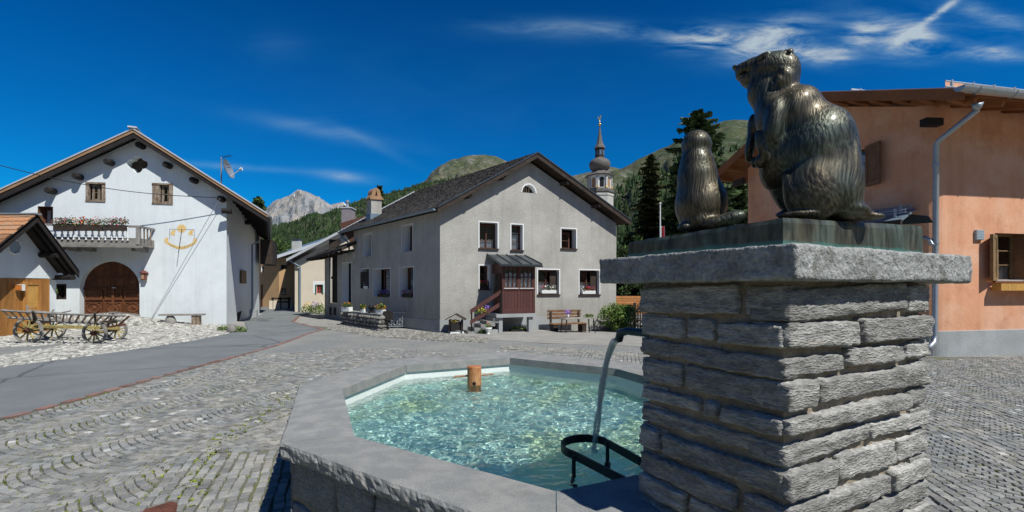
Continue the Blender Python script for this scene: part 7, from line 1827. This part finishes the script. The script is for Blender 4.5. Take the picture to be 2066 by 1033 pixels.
# ------------------------------------------------------------------ bronze marmots
def marmot_mesh(name, pxc, Y0, spec, h, kz, parent, off, zbase):
    al = math.atan2(pxc - CX, F); C0 = np.array([(pxc - CX) / F * Y0, Y0]); ra = np.array([math.cos(al), -math.sin(al)]); fa = np.array([math.sin(al), math.cos(al)])
    def loc(px, py, w_=0):
        u = np.array([(px - CX) / F, 1.0]); t = (C0.dot(fa) + w_) / u.dot(fa); return float((u * t - C0).dot(ra)), EYE - (py - HY) / F * t
    kx = Y0 * math.cos(al) / F; kv = Y0 / F; E = []
    for s in spec:
        px, py, rx, ry, rw, w_ = s[:6]; rot = s[6] if len(s) > 6 else 0; k_ = (s[7] if len(s) > 7 else .03) * .88; rw *= .88; w_ *= .88; a, z = loc(px, py, w_); E.append((a, w_, z, rx * kx, rw, ry * kv, math.radians(rot), k_))
    lo = np.array([min(e[0] - max(e[3], e[5]) for e in E), min(e[1] - e[4] for e in E), min(e[2] - max(e[3], e[5]) for e in E)]) - .03
    hi = np.array([max(e[0] + max(e[3], e[5]) for e in E), max(e[1] + e[4] for e in E), max(e[2] + max(e[3], e[5]) for e in E)]) + .03
    lo[2] = max(lo[2], zbase - .02)
    ax_ = [np.arange(lo[i], hi[i], h) for i in range(3)]; A, W, Z = np.meshgrid(*ax_, indexing='ij'); A = A.astype(np.float32); W = W.astype(np.float32); Z = Z.astype(np.float32)
    D = None
    for (a, w_, z, rx, rw, rz, rot, k_) in E:
        c, s = math.cos(rot), math.sin(rot); p = (A - a) * c + (Z - z) * s; q = -(A - a) * s + (Z - z) * c; r = W - w_
        k0 = np.sqrt((p / rx) ** 2 + (q / rz) ** 2 + (r / rw) ** 2) + 1e-6; k1 = np.sqrt((p / rx ** 2) ** 2 + (q / rz ** 2) ** 2 + (r / rw ** 2) ** 2) + 1e-6; d = k0 * (k0 - 1) / k1
        if D is None: D = d
        elif k_ < 0: D = np.maximum(D, -d)
        else: hh = np.clip(.5 + .5 * (D - d) / k_, 0, 1); D = D * (1 - hh) + d * hh - k_ * hh * (1 - hh)
    D = np.maximum(D, zbase - Z)
    # surface nets
    S = D < 0; n = np.array(D.shape) - 1
    cnt = np.zeros(n, np.float32); acc_ = np.zeros((*n, 3), np.float32)
    for axis in range(3):
        for o1 in (0, 1):
            for o2 in (0, 1):
                st = [0, 0, 0]; oth = [i for i in range(3) if i != axis]; st[oth[0]], st[oth[1]] = o1, o2; en = list(st); en[axis] = 1
                sl0 = tuple(slice(st[i], st[i] + n[i]) for i in range(3)); sl1 = tuple(slice(en[i], en[i] + n[i]) for i in range(3))
                x = S[sl0] != S[sl1]; d0, d1 = D[sl0], D[sl1]; t = np.where(x, d0 / np.where(x, d0 - d1, 1), 0)
                cnt += x
                for i in range(3): acc_[..., i] += np.where(x, (st[i] + t) if i == axis else st[i], 0)
    mask = cnt > 0; idx = -np.ones(n, np.int64); idx[mask] = np.arange(mask.sum()); g = np.argwhere(mask); vv = (g + acc_[mask] / cnt[mask][:, None]) * h + lo
    quads = []
    for axis in range(3):
        o1, o2 = [(1, 2), (2, 0), (0, 1)][axis]; sl0 = [slice(1, n[i]) for i in range(3)]; sl0[axis] = slice(0, n[axis]); sl1 = [slice(1, n[i]) for i in range(3)]; sl1[axis] = slice(1, n[axis] + 1)
        s0, s1 = S[tuple(sl0)], S[tuple(sl1)]; e = np.argwhere(s0 != s1); base = e.copy()
        for i in range(3):
            if i != axis: base[:, i] += 1
        flip = s0[tuple(e.T)]
        def at(d1, d2): b = base.copy(); b[:, o1] -= d1; b[:, o2] -= d2; return idx[tuple(b.T)]
        q = np.stack([at(1, 1), at(0, 1), at(0, 0), at(1, 0)], 1); q[~flip] = q[~flip][:, ::-1]; quads.append(q)
    Q = np.concatenate(quads); Q = Q[(Q >= 0).all(1)]
    X = C0[0] + vv[:, 0] * ra[0] + vv[:, 1] * fa[0]; Y = C0[1] + vv[:, 0] * ra[1] + vv[:, 1] * fa[1]
    me = bpy.data.meshes.new(name); me.from_pydata(np.stack([X - off[0], Y - off[1], vv[:, 2] - off[2]], 1).tolist(), [], Q.tolist()); me.polygons.foreach_set('use_smooth', [True] * len(Q))
    o = bpy.data.objects.new(name, me); COL.objects.link(o); o.parent = parent; OFF[o.name] = Vector(off)
    return o, vv
sc_ = thing('marmot_sculpture', (1.364, 1.892, 1.79), 'bronze sculpture of two upright marmots on a green patinated plinth', 'sculpture')
off = Vector((1.364, 1.892, 1.79))
BA = Vector((.92, 1.514)); bw, bd = .722, 1.02
c0, c1, c3 = BA, BA + DL * bw, BA + DR * bd; c2 = c1 + DR * bd
tops = [1.888, 1.867, 1.892, 1.925]
zb_ = 1.788; nn = 44; m = MB()
def bl(u, v): p = c0 + DR * bd * u + DL * bw * v; return p, (tops[0] * (1 - u) * (1 - v) + tops[3] * u * (1 - v) + tops[1] * (1 - u) * v + tops[2] * u * v)
V = {}
bm = bmesh.new()
def vb(i, j, k):
    if (i, j, k) in V: return V[i, j, k]
    u, v = i / nn, j / nn; p, zt = bl(u, v); z = zb_ + (zt - zb_) * k / 6
    edge = (i in (0, nn)) or (j in (0, nn)); wv = noise.noise(Vector((p.x * 12, p.y * 12, z * 14))) * .004
    if edge:
        o_ = (p - (c0 + c2) / 2).normalized(); p = p + o_ * (wv + (-.006 if k in (6,) else 0) + .002 * math.sin(p.x * 60))
    if k == 6: z += wv * .8
    V[i, j, k] = bm.verts.new((p.x, p.y, z)); return V[i, j, k]
for i in range(nn):
    for j in range(nn):
        for k in (0, 6): bm.faces.new([vb(i, j, k), vb(i + 1, j, k), vb(i + 1, j + 1, k), vb(i, j + 1, k)])
    for k in range(6):
        for j in (0, nn): bm.faces.new([vb(i, j, k), vb(i + 1, j, k), vb(i + 1, j, k + 1), vb(i, j, k + 1)]); bm.faces.new([vb(j, i, k), vb(j, i + 1, k), vb(j, i + 1, k + 1), vb(j, i, k + 1)])
bmesh.ops.recalc_face_normals(bm, faces=bm.faces); bm.verts.index_update(); m.v = [tuple(v.co) for v in bm.verts]; m.f = [tuple(v.index for v in f.verts) for f in bm.faces]; m.t = [.5] * len(m.f); bm.free()
m.build('plinth', 'bronze_base', sc_, smooth=False, fix=False)
BIG = [(1668, 368, 66, 74, .185, .02, 0, .05), (1641, 304, 81, 88, .180, .0, -18, .05), (1602, 236, 58, 60, .155, .0, -28, .05), (1583, 174, 31, 40, .105, .0, 0, .03),
       (1571, 139, 38, 33, .094, .0, -4, .02), (1592, 144, 25, 31, .084, .0, 0, .02), (1545, 143, 36, 34, .086, .0, 0, .03), (1515, 139, 32, 19, .060, .0, 22, .02), (1497, 142, 16, 14, .042, .0, 10, .015), (1483, 137, 6.5, 6, .022, -.0, 20, .006),
       (1512, 160, 22, 17, .050, 0, -30, .02), (1495, 154, 12, 9, .036, 0, -10, .010), (1531, 180, 24, 32, .075, 0, -20, .03),
       (1548, 184, 25, 36, .085, 0, -20, .035), (1556, 236, 36, 54, .125, 0, 0, .05), (1576, 318, 44, 68, .130, 0, -16, .05),
       (1700, 402, 34, 44, .165, .02, 0, .05), (1640, 384, 58, 62, .075, -.125, 0, .022), (1588, 388, 24, 52, .065, .125, 18, .015),
       (1612, 433, 44, 8, .050, -.15, 0, .012), (1590, 432, 28, 8, .05, .12, 0, .012), (1570, 398, 12, 42, .05, .13, 26, .012), (1600, 394, 15, 50, .05, -.13, 16, .012),
       (1562, 250, 22, 48, .050, -.125, -6, .025), (1540, 296, 14, 36, .038, -.115, 16, .014), (1533, 326, 11, 14, .030, -.105, 0, .012),
       (1519, 262, 13, 34, .045, .07, 0, .02), (1514, 296, 12, 34, .042, .06, -8, .012), (1523, 328, 10, 12, .030, .05, 0, .010),
       (1592, 108, 9, 10, .020, -.050, -25, .004), (1586, 108, 7, 9, .016, .05, 0, .004), (1589, 109, 4, 5, .012, -.068, -25, -1), (1540, 111, 16, 3.4, .018, -.062, 14, .006), (1534, 119, 10, 6, .022, -.078, 8, -1), (1535, 119, 5.5, 4.8, .012, -.062, 0, .002), (1499, 147, 18, 1.8, .02, -.043, -8, -1), (1484, 139, 2.5, 2, .010, -.020, 0, -1),
       (1586, 150, 10, 15, .030, -.075, 30, .010), (1574, 164, 9, 14, .030, -.080, 26, .008), (1562, 176, 8, 13, .024, -.080, 20, .008),
       (1748, 437, 34, 8, .05, .02, -3, .02), (1706, 427, 44, 14, .12, .0, 0, .03), (1722, 350, 12, 60, .08, -.02, 0, .04)]
big, vv = marmot_mesh('marmot', 1620, 1.82, BIG, .0052, 1, sc_, off, 1.89); big.data.materials.append(MATS.get('bronze')); lab(big, 'larger standing marmot looking left')
SML = [(1405, 293, 31, 29, .092, .0), (1406, 326, 33, 28, .098, 0, 0, .03), (1407, 362, 42, 52, .115, .0, 0, .03), (1414, 412, 54, 60, .140, .01, 0, .03), (1417, 450, 46, 24, .13, .01, 0, .02),
       (1380, 288, 5, 6, .014, .01, 0, .006), (1433, 290, 5, 6, .014, .01, 0, .006), 
       (1452, 447, 34, 12, .045, -.115, 12, .015), (1478, 440, 26, 13, .045, -.12, 14, .015), (1384, 458, 18, 8, .05, -.06, 0, .015)]
sml, vv = marmot_mesh('marmot', 1415, 1.99, SML, .0052, 1, sc_, off, 1.855); sml.data.materials.append(MATS.get('bronze')); lab(sml, 'smaller marmot seen from behind with tail to the right')
# manhole plate at the bottom edge
c = G(322, 1026); tag(MB().prism([G(282, 1036), G(345, 1016), G(359, 1020), G(352, 1056), G(276, 1064)], (0, 0, .018)).build('iron_cover', 'rust_iron'), 'rusty flat iron cover set in the cobbles at the bottom left', 'cover')
C.cycles.use_denoising = True
try: C.cycles.denoiser = 'OPENIMAGEDENOISE'
except Exception: pass
C.cycles.max_bounces = 8; C.cycles.transparent_max_bounces = 12; C.cycles.caustics_refractive = True; C.cycles.caustics_reflective = True; C.cycles.sample_clamp_indirect = 6
sun.data.cycles.is_caustics_light = True; water.cycles.is_caustics_caster = True; floor_.cycles.is_caustics_receiver = True; lining.cycles.is_caustics_receiver = True
print('triangles', sum(len(o.data.polygons) * 2 for o in bpy.data.objects if o.type == 'MESH'), 'objects', len(bpy.data.objects))
